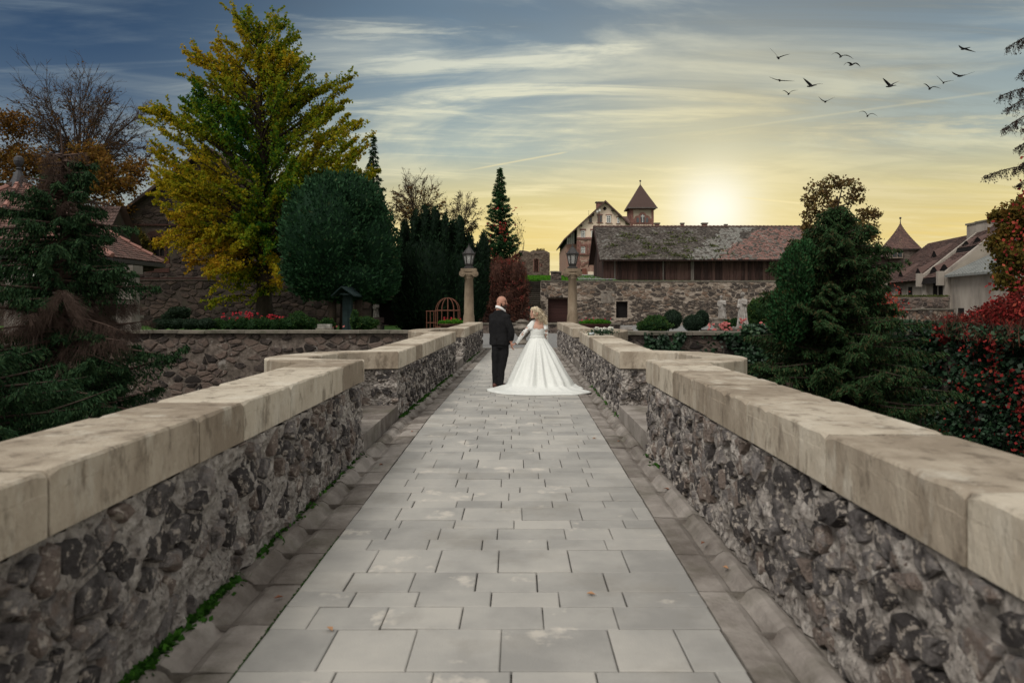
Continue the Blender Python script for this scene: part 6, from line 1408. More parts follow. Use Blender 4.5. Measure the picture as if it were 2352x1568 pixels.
rb = tile_roof(t, (x0, Y - .4, zb_ - .2), (x1, Y - .4, zb_ - .2), (x1 - .2, Y + 2, zt), (x0, Y + 2, zt), 16, 14, M_TILED, lambda u, v: .3 + rnd.uniform(-.2, .3), lift=.04); rb.build('roof_deck', M_BARK, t)
b = B(); b.add([(x0, Y + 2, zt), (x1, Y + 2, zt), (x1, Y + 4.4, zb_ - .2), (x0, Y + 4.4, zb_ - .2)], [(0, 1, 2, 3)]); b.build('rear_roof', M_TILED, t)

# ------------------------------------------------------------------ lamp columns
def copy_tree(root, loc, **kw):
    r = root.copy(); C.objects.link(r); r.location = loc; ORG[r.name] = np.array(loc, float)
    for k_, v in kw.items(): r[k_] = v
    for ch in list(root.children):
        c = ch.copy(); C.objects.link(c); c.parent = r
        for g2 in list(ch.children):
            d = g2.copy(); C.objects.link(d); d.parent = c
    return r
L0 = np.array(((1077 - CX) / F * 29.5, 29.5, 0))
t = thing('lamp_column', 'stone lamp column with iron lantern left of the groom, in front of the yew', 'lamp', L0, 'lamp columns at the end of the bridge')
b = B(); b.lathe([(.30, 0), (.30, .35), (.245, .40), (.22, 1.2), (.195, 1.28), (.185, 1.9), (.165, 2.68), (.19, 2.70), (.19, 2.75)], L0, 14); b.build('shaft', M_COLUMN, t, True)
b = B(); b.lathe([(.17, 2.70), (.22, 2.80), (.20, 2.84)], L0, 16); b.box(L0[0] - .31, L0[0] + .31, L0[1] - .26, L0[1] + .26, 2.97, 3.09); b.box(L0[0] - .24, L0[0] + .24, L0[1] - .23, L0[1] + .23, 2.84, 2.97)
for s_ in (-1, 1):
    for k, r_ in enumerate((.125, .085, .045)):
        b.tube([L0 + (s_ * .25, -.25 - .012 * k, 2.89), L0 + (s_ * .25, .25 + .012 * k, 2.89)], r_, 14)
b.build('capital', M_COLUMN, t)
LZ = 3.09; b = B(); b.lathe([(.20, 0), (.20, .06), (.14, .09), (.15, .15), (.17, .17)], L0 + (0, 0, LZ), 6); b.lathe([(.17, .17), (.165, .20)], L0 + (0, 0, LZ), 6); b.build('lantern_base', M_IRON, t)
hx6 = lambda r_, z_: [L0 + (r_ * math.cos(R(60 * k)), r_ * math.sin(R(60 * k)), LZ + z_) for k in range(6)]
lo6, hi6 = hx6(.145, .18), hx6(.225, .56); fr = B()
for k in range(6):
    fr.bar(lo6[k], hi6[k], .03, .03); fr.bar(hi6[k], hi6[(k + 1) % 6], .035, .05); fr.bar(lo6[k], lo6[(k + 1) % 6], .03, .03)
    a_, c_ = lo6[k] * .93 + L0 * .07 + (0, 0, LZ * .07 + .012), lo6[(k + 1) % 6] * .93 + L0 * .07 + (0, 0, LZ * .07 + .012)
    def pull(p, f_=.95): return np.array((L0[0] + (p[0] - L0[0]) * f_, L0[1] + (p[1] - L0[1]) * f_, p[2]))
    q = [pull(lo6[k]), pull(lo6[(k + 1) % 6]), pull(hi6[(k + 1) % 6]), pull(hi6[k])]; q2 = [pull(p, .97) for p in q]
    pb = B(); pb.add(q + q2, [(0, 1, 2, 3), (4, 7, 6, 5)]); pb.build('lantern_pane', M_LGLASS, t)
    nb_ = 4
    for j in range(-nb_ + 1, nb_):
        for s_ in (1, -1):
            u0, u1 = j / nb_, j / nb_ + 1
            t0, t1 = max(0, -u0), min(1, (1 - u0))
            if t1 - t0 < .05: continue
            f_ = lambda u, v: (q[0] * (1 - u) + q[1] * u) * (1 - v) + (q[3] * (1 - u) + q[2] * u) * v
            pa, pb2 = (u0 + t0, t0), (u0 + t1, t1)
            if s_ < 0: pa, pb2 = (1 - pa[0], pa[1]), (1 - pb2[0], pb2[1])
            A3, B3 = f_(*pa), f_(*pb2); fr.tube([pull(A3, 1.02), pull(B3, 1.02)], .003, 3, cap=False)
fr.build('lantern_frame', M_IRON, t)
b = B(); b.lathe([(.25, .56), (.26, .60), (.235, .62), (.10, .80), (.05, .86), (.045, .89)], L0 + (0, 0, LZ), 6); b.build('lantern_roof', M_IRON, t)
b = B(); b.lathe([(.02, .88), (.035, .91), (.012, .94), (.008, 1.02)], L0 + (0, 0, LZ), 8)
for k in range(6):
    p = hi6[k]; b.tube([p + (0, 0, .02), p + (p - L0) * (.16, .16, 0) + (0, 0, .06), p + (p - L0) * (.2, .2, 0) + (0, 0, .12)], [.014, .01, .005], 4)
b.build('finial', M_IRON, t)
copy_tree(t, ((1315 - CX) / F * 29.5, 29.5, 0), label='stone lamp column with iron lantern right of the bride, in front of the retaining wall')

# ------------------------------------------------------------------ planters
def planter(px0, px1, pyt, pyb, Y, label, seed):
    c = P((px0 + px1) / 2, pyb, Y); r_ = (px1 - px0) / 2 / F * Y * .92; zt = P(0, pyt + 11, Y)[2]; zb = P(0, pyb + 6, Y)[2]
    t = thing('flower_planter', label, 'planter', (c[0], Y, 0), 'flower tubs beside the lamp columns')
    b = B(); b.lathe([(r_ * .45, 0), (r_ * .45, zb - .02), (r_ * .7, zb), (r_ * .98, zt - .04), (r_ * 1.02, zt)], (c[0], Y, 0), 18); b.build('tub', M_TERRA, t, True)
    n = 2600; a = rng.uniform(0, 6.283, n); q = np.sqrt(rng.random(n)) * r_ * 1.04; h = P(0, pyt, Y)[2] - zt
    lum = np.array([noise.noise(Vector((math.cos(x_) * y_ * 3, math.sin(x_) * y_ * 3, seed))) for x_, y_ in zip(a, q)])
    pp = np.stack([c[0] + q * np.cos(a), Y + q * np.sin(a) * .7, zt + h * rng.uniform(.1, 1, n) * (1 - .55 * (q / r_ / 1.04) ** 3) * (.8 + .45 * lum)], 1)
    leafobj('foliage', [leaves(pp, .085, axis=(0, 0, 1), aspect=1.6, tint=.45 + lum * .3, tj=.2)], M_FRESH, t)
    flower_group(t, M_FRED, [(random.Random(seed + k).uniform(px0, px1), pyt + random.Random(seed * 3 + k).uniform(-3, 6)) for k in range(11)], Y - r_ * .3, .05, per=6)
planter(1005, 1072, 732, 752, 31.0, 'flower tub with bright green leaves left of the groom, below the left lamp', 3)
planter(1329, 1405, 732, 757, 31.5, 'flower tub with bright green leaves and red blooms beside the right lamp column', 5)

# ------------------------------------------------------------------ urn fountain, stone blocks
t = thing('stone_urn', 'weathered stone urn with a stepped lid standing between the couple', 'urn', P(1200, 793, 31) * np.array((1, 1, 0)))
c = np.array(ORG[t.name]); b = B(); b.lathe([(.30, 0), (.30, .10), (.17, .16), (.14, .26), (.22, .34), (.34, .52), (.36, .62)], c, 18); b.build('foot', M_URN, t, True)
b = B(); b.lathe([(.36, .62), (.43, .65), (.44, .70), (.36, .74), (.26, .80), (.21, .90), (.29, .93), (.30, .96), (.17, .98), (.16, 1.04)], c, 18)
for k in range(8):
    a = R(45 * k + 10); b.ball(c + (.40 * math.cos(a), .40 * math.sin(a), .70), (.09, .09, .06), 8)
b.build('lid', M_URN, t)
for px, py, w_, h_, Y, lab in ((1438, 755, .32, .10, 33, 'small pale stone block on the gravel right of the tub'), (746, 752, .42, .16, 36, 'pale stone slab lying at the edge of the rose bed')):
    c = P(px, py, Y); t = thing('stone_block', lab, 'stone', (c[0], Y, 0))
    b = B(); b.box(c[0] - w_ * .9, c[0] + w_ * .9, Y - .25, Y + .25, -.05, c[2] - .02); b.build('base_stone', M_URN, t); b = B(); b.box(c[0] - w_ * .75, c[0] + w_ * .75, Y - .2, Y + .2, c[2] - .02, c[2] + h_); b.build('upper_stone', M_STATUE, t)

# ------------------------------------------------------------------ rusty cage
Y = 40.0; cx_, rr = (1028.5 - CX) / F * Y, 27.5 / F * Y; zr, ztp = EYE + (700 - 713) / F * Y, EYE + (700 - 684) / F * Y
t = thing('iron_cage', 'rusty domed iron cage with a lower barred wing beside the left lamp column', 'cage', (cx_, Y, 0))
for k in range(12):
    a = R(30 * k + 6); pts = [(cx_ + rr * math.cos(a), Y + rr * math.sin(a), 0), (cx_ + rr * math.cos(a), Y + rr * math.sin(a), zr)] + [(cx_ + rr * math.cos(a) * math.cos(q), Y + rr * math.sin(a) * math.cos(q), zr + (ztp - zr) * math.sin(q)) for q in np.linspace(.1, math.pi / 2, 7)]
    b = B(); b.tube(pts, .020, 4); b.build('bar', M_RUST, t)
for z_ in (zr, .45):
    a = np.linspace(0, 2 * math.pi, 25); b = B(); b.tube(np.stack([cx_ + rr * np.cos(a), Y + rr * np.sin(a), np.full(25, z_)], 1), .026, 4); b.build('hoop', M_RUST, t)
xa, xb = (980 - CX) / F * Y, (1005 - CX) / F * Y; zz = EYE + (700 - 714.5) / F * Y
for k in range(4): b = B(); x_ = xa + (xb - xa) * k / 3; b.tube([(x_, Y, 0), (x_, Y, zz)], .022, 4); b.build('bar', M_RUST, t)
for z_ in (zz, zz * .52): b = B(); b.tube([(xa - .03, Y, z_), (xb + .03, Y, z_)], .024, 4); b.build('rail', M_RUST, t)

# ------------------------------------------------------------------ roofed post, bench
Y = 40.0; x_ = (798 - CX) / F * Y; zt = EYE + (700 - 658) / F * Y; ze = EYE + (700 - 679) / F * Y
t = thing('roofed_post', 'dark teal timber post under a small gabled roof in front of the thuja', 'shelter', (x_, Y, 0))
b = B(); b.box(x_ - .22, x_ + .06, Y - .2, Y + .25, -.05, ze + .05); b.build('post', M_TEAL, t); b = B(); b.box(x_ + .06, x_ + .24, Y - .16, Y + .2, -.05, ze + .05); b.build('side_post', M_TEAL, t)
xr_ = (822 - CX) / F * Y; xl_ = (771 - CX) / F * Y; xm = (806 - CX) / F * Y
b = B(); V = [(xl_, Y - .5, ze - .05), (xm - .05, Y + .75, ze), (xm, Y + .5, zt + .02), (xm - .45, Y - .35, zt)]
b.add([(xm - .35, Y - .75, zt), (xm, Y + .45, zt), (xl_ + .05, Y + .15, ze), (xl_ - .02, Y - .95, ze), (xm - .35, Y - .75, zt - .06), (xm, Y + .45, zt - .06), (xl_ + .05, Y + .15, ze - .06), (xl_ - .02, Y - .95, ze - .06)], [(0, 1, 2, 3), (4, 7, 6, 5), (0, 3, 7, 4), (2, 6, 7, 3)]); b.build('roof', M_TEAL, t)
b = B(); b.add([(xm - .35, Y - .75, zt), (xm, Y + .45, zt), (xr_ + .1, Y + .5, ze), (xr_, Y - .75, ze), (xm - .35, Y - .75, zt - .06), (xm, Y + .45, zt - .06), (xr_ + .1, Y + .5, ze - .06), (xr_, Y - .75, ze - .06)], [(0, 3, 2, 1), (4, 5, 6, 7), (0, 4, 7, 3), (3, 7, 6, 2)]); b.build('roof', M_TEAL, t)
b = B(); b.bar((xl_ + .35, Y - .55, ze + .08), (xr_ - .1, Y - .5, ze + .08), .07, .09); b.build('tie_beam', M_TEAL, t)
Y = 44.0; xa, xb = (833 - CX) / F * Y, (889 - CX) / F * Y
t = thing('garden_bench', 'dark slatted wooden bench in front of the left garden statue', 'bench', ((xa + xb) / 2, Y, 0))
f_ = lambda u: np.array((xa + (xb - xa) * u, Y - .5 + .25 * u, 0))
for k in range(3): b = B(); b.bar(f_(.02) + (0, .42, .62 + .11 * k), f_(.86) + (0, .42, .64 + .11 * k), .03, .09); b.build('back_slat', M_BENCH, t)
for k in range(4): b = B(); b.bar(f_(.16) + (0, .34 - .11 * k, .44), f_(1.05) + (0, .34 - .11 * k, .46), .09, .035, up=(0, 0, 1)); b.build('seat_slat', M_BENCH, t)
for u in (.25, .85):
    for dy_ in (0, .38): b = B(); b.bar(f_(u) + (0, dy_, 0), f_(u) + (0, dy_, .44), .06, .06, up=(0, 1, 0)); b.build('leg', M_IRON, t)

# ------------------------------------------------------------------ figures: closed blobs melted into one skin
def loft(b, rings, n=20, p=2.0):
    """rings: (centre, half-axis vector a, half-axis vector b)"""
    V = []; th = np.arange(n) * 2 * math.pi / n
    cs, sn = np.cos(th), np.sin(th); cs = np.sign(cs) * np.abs(cs) ** (2 / p); sn = np.sign(sn) * np.abs(sn) ** (2 / p)
    for c, a, d in rings: V.append(np.array(c) + cs[:, None] * np.array(a) + sn[:, None] * np.array(d))
    m = len(rings); Fc = [(i * n + j, i * n + (j + 1) % n, (i + 1) * n + (j + 1) % n, (i + 1) * n + j) for i in range(m - 1) for j in range(n)]
    Fc += [tuple(range(n - 1, -1, -1)), tuple((m - 1) * n + j for j in range(n))]
    return b.add(np.concatenate(V), Fc)
def ell(b, c, ax, n=14):
    q = B(); q.ball((0, 0, 0), 1.0, n); M = np.array(ax); return b.add(q.V[0] @ M + np.array(c), q.F)
def melt(name, b, vox, m, parent, it=3, disp=None, **kw):
    me = bpy.data.meshes.new('tmp'); me.from_pydata(np.concatenate(b.V).tolist(), [], b.F); o = bpy.data.objects.new('tmp', me); C.objects.link(o)
    r = o.modifiers.new('r', 'REMESH'); r.mode = 'VOXEL'; r.voxel_size = vox; s_ = o.modifiers.new('s', 'SMOOTH'); s_.iterations = it; s_.factor = .5
    dg = bpy.context.evaluated_depsgraph_get(); e = o.evaluated_get(dg); m2 = e.to_mesh()
    V = np.empty(len(m2.vertices) * 3, np.float32); m2.vertices.foreach_get('co', V); V = V.reshape(-1, 3).astype(float); Fc = [tuple(p.vertices) for p in m2.polygons]
    if disp is not None:
        Nn = np.empty(len(V) * 3, np.float32); m2.vertices.foreach_get('normal', Nn); V = V + Nn.reshape(-1, 3) * np.array([disp(q) for q in V])[:, None]
    e.to_mesh_clear(); bpy.data.objects.remove(o); bpy.data.meshes.remove(me)
    return obj(name, V, Fc, m, parent, True, origin=ORG[parent.name], **kw)
def chain(b, pts, rs, n=12, sub=3):
    pts = np.array(pts, float); k = len(pts); u = np.linspace(0, k - 1, (k - 1) * sub + 1)
    pp = np.stack([np.interp(u, range(k), pts[:, i]) for i in range(3)], 1); rr_ = np.interp(u, range(k), rs)
    pp2 = pp.copy(); pp2[1:-1] = .25 * pp[:-2] + .5 * pp[1:-1] + .25 * pp[2:]
    b.tube(pp2, rr_, n); b.ball(pts[0], rs[0], n); b.ball(pts[-1], rs[-1], n); return b
def hand(b, wrist, fwd, side, nrm, curl=.5, sc_=1.0):
    """palm with four bent fingers of unequal length and a thumb leaving the side of the palm"""
    wrist, fwd, side, nrm = np.array(wrist, float), unit(np.array(fwd, float)), unit(np.array(side, float)), unit(np.array(nrm, float))
    pc_ = wrist + fwd * .048 * sc_; ell(b, pc_, [fwd * .050 * sc_, side * .040 * sc_, nrm * .017 * sc_], 12)
    for k, (o_, l_) in enumerate(((-.030, .066), (-.010, .078), (.011, .074), (.030, .058))):
        p = wrist + fwd * .085 * sc_ + side * o_ * sc_; d = fwd.copy(); pts = [p - fwd * .03 * sc_, p]
        for s_ in range(3): d = unit(d + nrm * curl * (.5 + .25 * s_)); p = p + d * l_ * sc_ / 3 * (1.15 - .12 * s_); pts.append(p)
        b.tube(pts, [.0095 * sc_, .0092 * sc_, .0088 * sc_, .0082 * sc_, .006 * sc_], 7)
    p = wrist + fwd * .028 * sc_ - side * .030 * sc_; d = unit(fwd * .7 - side * .75 + nrm * .3); pts = [p, p + d * .032 * sc_, p + d * .032 * sc_ + unit(fwd + nrm * .5) * .028 * sc_]
    b.tube(pts, [.0125 * sc_, .0105 * sc_, .0075 * sc_], 7)
def head(b, c, f_, hgt=.125, wid=.078, dep=.100, jaw=1.0, nose=1.0):
    f_ = unit(np.array(f_, float)); s_ = unit(np.cross(f_, (0, 0, 1))); up = np.array((0, 0, 1.)); c = np.array(c, float)
    ell(b, c + up * .022, [f_ * dep, s_ * wid, up * hgt * .82]); ell(b, c + f_ * dep * .28 - up * hgt * .45, [f_ * dep * .62, s_ * wid * .74 * jaw, up * hgt * .52])
    ell(b, c + f_ * dep * .80 + up * .026, [f_ * .022, s_ * wid * .62, up * .016])                                # brow
    b.tube([c + f_ * dep * .88 + up * .018, c + f_ * (dep * .98 + .012 * nose) - up * .012, c + f_ * (dep * .99 + .018 * nose) - up * .026, c + f_ * dep * .86 - up * .034], [.008, .011, .0145 * nose, .008], 8)
    ell(b, c + f_ * dep * .84 - up * .058, [f_ * .016, s_ * .026, up * .013]); ell(b, c + f_ * dep * .72 - up * hgt * .82, [f_ * .028, s_ * .030, up * .022])
    for q in (-1, 1):
        ell(b, c + f_ * dep * .62 + s_ * q * wid * .52 - up * .018, [f_ * .030, s_ * .024, up * .028])               # cheek
        ell(b, c - f_ * .008 + s_ * q * wid * 1.02 - up * .012, [f_ * .021 - s_ * q * .0, s_ * .011 * 1.0, up * .034])  # ear
    return f_, s_, up
def eyes(parent, c, f_, s_, dep, wid):
    for q in (-1, 1):
        b = B(); b.ball(np.array(c) + f_ * dep * .86 + s_ * q * wid * .42 + np.array((0, 0, .006)), (.0115, .0115, .0085), 8); b.build('eye', M_EYE, parent, True)
        b = B(); b.tube([np.array(c) + f_ * dep * .95 + s_ * q * wid * .18 + (0, 0, .028), np.array(c) + f_ * dep * .93 + s_ * q * wid * .45 + (0, 0, .034), np.array(c) + f_ * dep * .80 + s_ * q * wid * .72 + (0, 0, .026)], [.005, .006, .003], 5); b.build('eyebrow', M_BEARD, parent, True)

# -------- groom
GX = lambda zx: -1.141 + .001628 * zx
def Gp(zx, zy, d=0.0): return np.array((GX(zx), 14.76 + d, (1320 - zy) * .001628))
gf, gr_ = np.array((.5, .87, 0)), np.array((.87, -.5, 0)); up = np.array((0, 0, 1.))
t = thing('person', 'bald bearded man in a black suit seen from behind, head turned to the bride', 'person', (GX(470), 14.76, 0))
hc = np.array((-.312, 14.76, 1.694)); hf = unit(np.array((.93, -.36, 0)))
b = B(); _, hs, _ = head(b, hc, hf, .132, .084, .106, jaw=1.12, nose=1.1)
chain(b, [(-.352, 14.79, 1.42), (-.340, 14.765, 1.53), (-.338, 14.755, 1.64)], [.088, .086, .080])
loft(b, [((-.35, 14.76, .88), gr_ * .16, gf * .11), ((-.35, 14.76, 1.1), gr_ * .16, gf * .11), ((-.35, 14.76, 1.35), gr_ * .18, gf * .11), ((-.35, 14.77, 1.46), gr_ * .09, gf * .08)])
shR, elR, haR = Gp(572, 455, -.11), Gp(638, 635, -.17), Gp(626, 752, -.10); shL, elL, haL = Gp(400, 455, .10), Gp(384, 620, .16), Gp(404, 735, .32)
for a_, e_, h_ in ((shR, elR, haR), (shL, elL, haL)): chain(b, [a_, e_, h_], [.055, .042, .032])
for zx0, zx1, d in ((448, 434, .0), (536, 492, -.02)): chain(b, [Gp(zx0, 800, d), Gp((zx0 + zx1) / 2, 1040, d), Gp(zx1, 1275, d)], [.085, .055, .045])
hand(b, haR + (0, 0, -.01), (.15, -.05, -1), (-.3, 1, .0), (1, .25, .15), .42, 1.08); hand(b, haL, (.3, .6, -.7), (1, 0, .2), (0, -.4, -.6), .4, 1.05)
melt('body', b, .0075, M_SKIN, t, 2); eyes(t, hc, hf, hs, .106, .084)
b = B(); ell(b, hc + hf * .045 - up * .082, [hf * .070, hs * .070, up * .056]); ell(b, hc + hf * .088 - up * .066, [hf * .022, hs * .036, up * .022]); ell(b, hc + hf * .094 - up * .044, [hf * .014, hs * .034, up * .009])
for q in (-1, 1): ell(b, hc + hf * .022 + hs * q * .070 - up * .058, [hf * .024, hs * .014, up * .050])
melt('beard', b, .006, M_BEARD, t, 1)
b = B(); b.ball(hc + hf * .113 - up * .056, (.010, .022, .006), 8); b.build('mouth', M_LIP, t, True)
def fold(k, s_): return lambda q: s_ * noise.fractal(Vector(np.array(q) * np.array((k, k, k * .55))), .8, 2.1, 3)
b = B(); jc = lambda z_, dx_=0: (-.352 + dx_, 14.76, z_)
loft(b, [(jc(.855, .0), gr_ * .215, gf * .150), (jc(.95), gr_ * .213, gf * .15), (jc(1.08), gr_ * .205, gf * .145), (jc(1.22), gr_ * .215, gf * .15), (jc(1.34, .002), gr_ * .222, gf * .145), (jc(1.42, .004), gr_ * .205, gf * .12), (jc(1.475, .006), gr_ * .155, gf * .11), (jc(1.52, .010), gr_ * .115, gf * .105), (jc(1.54, .012), gr_ * .095, gf * .092)], 24, 2.3)
chain(b, [shR + (-.01, 0, .0), elR, haR + (0, 0, .045)], [.078, .064, .050]); chain(b, [shL + (.01, 0, .0), elL, haL + (0, 0, .03)], [.076, .062, .05])
ell(b, shR, [gr_ * .088, gf * .085, up * .075]); ell(b, shL, [gr_ * .086, gf * .085, up * .075])
melt('suit_jacket', b, .011, M_SUIT, t, 3, fold(7, .012))
b = B(); vb = np.array((-.352, 14.76, 0)) - gf * .153 + gr_ * .02; b.bar(vb + (0, 0, .852), vb + (.0, 0, 1.0) , .008, .012, up=(0, 1, 0)); b.build('jacket_vent', M_DARK, t)
b = B()
for zx0, zx1, d in ((446, 433, .0), (538, 490, -.02)): chain(b, [Gp(zx0, 790, d), Gp(zx0 - 2, 900, d), Gp((zx0 + zx1) / 2, 1050, d), Gp(zx1, 1270, d)], [.102, .096, .080, .066])
loft(b, [(jc(.80), gr_ * .175, gf * .125), (jc(.95), gr_ * .18, gf * .13)]); melt('trousers', b, .010, M_SUIT, t, 2, fold(8, .010))
for zx, d, zy in ((430, -.03, 1300), (502, .02, 1288)):
    h_ = Gp(zx, 1312, d); h_[2] = 0; b = B(); e_ = gf if zx < 480 else unit(gf + np.array((.5, 0, 0)))
    s2 = unit(np.cross(e_, up)); loft(b, [(h_ - e_ * .055 + up * .05, s2 * .030, up * .045), (h_ + up * .05, s2 * .040, up * .05), (h_ + e_ * .10 + up * .045, s2 * .042, up * .042), (h_ + e_ * .19 + up * .032, s2 * .046, up * .03), (h_ + e_ * .245 + up * .024, s2 * .028, up * .02)], 14); b.build('shoe', M_SHOE, t, True)
b = B(); n = 22; V = []
for z_, r_ in ((-.030, .106), (.022, .100), (.022, .086), (-.030, .092)):
    for k in range(n):
        a = 2 * math.pi * k / n; o_ = gf * math.cos(a) + gr_ * math.sin(a); til = -.050 * math.cos(a) - .022 * math.sin(a)
        V.append(np.array((-.333, 14.77, 1.562)) + o_ * r_ + up * (z_ + til))
b.add(V, [(i * n + j, i * n + (j + 1) % n, ((i + 1) % 4) * n + (j + 1) % n, ((i + 1) % 4) * n + j) for i in range(4) for j in range(n)]); b.build('shirt_collar', M_SHIRT, t, True)

# -------- bride
t = thing('person', 'blonde bride in a white lace sleeved gown with a long train, looking over her shoulder', 'person', (.40, 14.7, 0))
bf, br = unit(np.array((-.12, 1, 0))), unit(np.array((1, .12, 0))); bc = np.array((.352, 14.70, 1.492)); bh = unit(np.array((-.84, -.54, 0)))
b = B(); _, bs_, _ = head(b, bc, bh, .112, .070, .092, jaw=.88, nose=.72)
chain(b, [(.43, 14.74, 1.30), (.41, 14.73, 1.37), (.375, 14.715, 1.44)], [.060, .050, .046])
loft(b, [((.40, 14.75, .85), br * .15, bf * .10), ((.402, 14.75, 1.02), br * .125, bf * .09), ((.41, 14.75, 1.12), br * .138, bf * .095), ((.428, 14.75, 1.22), br * .15, bf * .09), ((.435, 14.75, 1.29), br * .148, bf * .07), ((.432, 14.745, 1.33), br * .07, bf * .055)], 20, 2.2)
sL, eL, wL = Gp(893, 530, -.02), Gp(782, 650, -.04), Gp(692, 768, -.07); sR, eR, wR = Gp(1040, 530, 0), Gp(1056, 655, -.04), Gp(1058, 752, .06)
for a_, e_, h_ in ((sL, eL, wL), (sR, eR, wR)): chain(b, [a_, e_, h_], [.045, .034, .024])
chain(b, [(.34, 14.76, .85), (.33, 14.77, .45), (.33, 14.78, .06)], [.085, .055, .04]); chain(b, [(.47, 14.76, .85), (.47, 14.77, .45), (.47, 14.78, .06)], [.085, .055, .04])
hand(b, wL, (-.85, -.05, -.35), (.0, 1, .1), (-.3, .1, -1), .35, .92); hand(b, wR, (.05, .45, -.9), (0, 1, .4), (-1, 0, .1), .4, .92)
melt('body', b, .0072, M_SKINF, t, 2); eyes(t, bc, bh, bs_, .092, .070)
b = B(); b.ball(bc + bh * .094 - up * .056, (.012, .018, .0065), 8); b.build('lips', M_LIP, t, True)
# bodice, sash, lace shoulders, sheer sleeves
b = B(); rings = []
for z_, w_, d_, x_ in ((1.005, .137, .106, .402), (1.08, .144, .110, .408), (1.15, .155, .112, .416), (1.19, .160, .110, .422)): rings.append(((x_, 14.75, z_), br * w_, bf * d_))
n = 40; V = []; 
for i, (c, a_, d_) in enumerate(rings):
    for k in range(n):
        th = 2 * math.pi * k / n; sc2 = 0
        if i == 3: sc2 = .012 * math.sin(9 * th) + (-.022 * max(0, -math.sin(th)) ** 2) + (.05 * max(0, math.sin(th)))
        V.append(np.array(c) + a_ * math.cos(th) + d_ * math.sin(th) + up * sc2)
b.add(V, [(i * n + j, i * n + (j + 1) % n, (i + 1) * n + (j + 1) % n, (i + 1) * n + j) for i in range(3) for j in range(n)])
for k in range(150):
    th = rnd.uniform(math.pi, 2 * math.pi); z_ = rnd.uniform(1.06, 1.185); w_ = np.interp(z_, [1.0, 1.19], [.139, .161]); d_ = np.interp(z_, [1.0, 1.19], [.108, .112])
    b.ball(np.array((.402 + (z_ - 1.0) * .1, 14.75, z_)) + br * w_ * math.cos(th) + bf * d_ * math.sin(th), (.008, .004, .006), 5)
b.build('lace_bodice', M_LACE, t, True)
b = B()
for z_ in (.985, 1.003, 1.021):
    a = np.linspace(0, 2 * math.pi, 33); b.tube(np.stack([.402 + .141 * np.cos(a), 14.75 + .110 * np.sin(a), np.full(33, z_)], 1), .013, 6, cap=False)
b.build('sash', M_SATIN, t, True)
for nm, a_, e_, h_, q in (('L', sL, eL, wL, -1), ('R', sR, eR, wR, 1)):
    m1 = a_ + (e_ - a_) * .42; sb = B(); inner = np.array((.432 + q * .082, 14.745, 1.325)); bl_ = np.array((.42 + q * .125, 14.66, 1.18))
    chain(sb, [inner, a_, m1], [.036, .060, .048]); chain(sb, [a_ + (0, -.02, 0), bl_ + (q * .015, .02, 0)], [.050, .034])
    melt('lace_shoulder', sb, .0085, M_LACE, t, 2)
    u = np.linspace(0, 1, 12); pts = np.concatenate([a_ + (e_ - a_) * np.linspace(.3, 1, 6)[:, None], e_ + (h_ - e_) * np.linspace(.2, 1.02, 6)[:, None]]); sb = B(); sb.tube(pts, np.concatenate([np.linspace(.054, .044, 6), np.linspace(.042, .035, 6)]), 14, cap=False); sb.build('sleeve', M_SHEER, t, True)
    sb = B(); sb.tube([e_ + (h_ - e_) * .72, e_ + (h_ - e_) * 1.05], [.0375, .039], 14, cap=False); sb.build('lace_cuff', M_LACE, t, True)
# skirt and train
hem = [(1.16, 15.00), (.95, 15.28), (.62, 15.46), (.30, 15.44), (.0, 15.22), (-.22, 14.92), (-.46, 14.62), (-.588, 14.30), (-.50, 13.98), (-.28, 13.66), (.02, 13.52), (.40, 13.46), (.78, 13.50), (1.08, 13.50), (1.22, 13.62), (1.395, 13.88), (1.25, 14.28), (1.30, 14.52), (1.18, 14.72)]
hem = np.array(hem); cw = np.array((.402, 14.75)); ha = np.unwrap(np.arctan2(hem[:, 1] - cw[1], hem[:, 0] - cw[0])); hr = np.hypot(hem[:, 0] - cw[0], hem[:, 1] - cw[1])
o_ = np.argsort(ha % (2 * math.pi)); ha2, hr2 = (ha % (2 * math.pi))[o_], hr[o_]; ha2 = np.concatenate([ha2 - 2 * math.pi, ha2, ha2 + 2 * math.pi]); hr2 = np.tile(hr2, 3)
nA, nR = 220, 46; V = []
pl_a = np.sort(np.random.default_rng(9).uniform(0, 2 * math.pi, 15))
def pleat(a, z_):
    s_ = 0
    for i, p in enumerate(pl_a):
        d = (a - p + math.pi) % (2 * math.pi) - math.pi; w_ = .085 + .05 * ((i * 37) % 5) / 5
        s_ += math.exp(-(d / w_) ** 2) * (.6 + .4 * ((i * 13) % 4) / 4)
    return s_
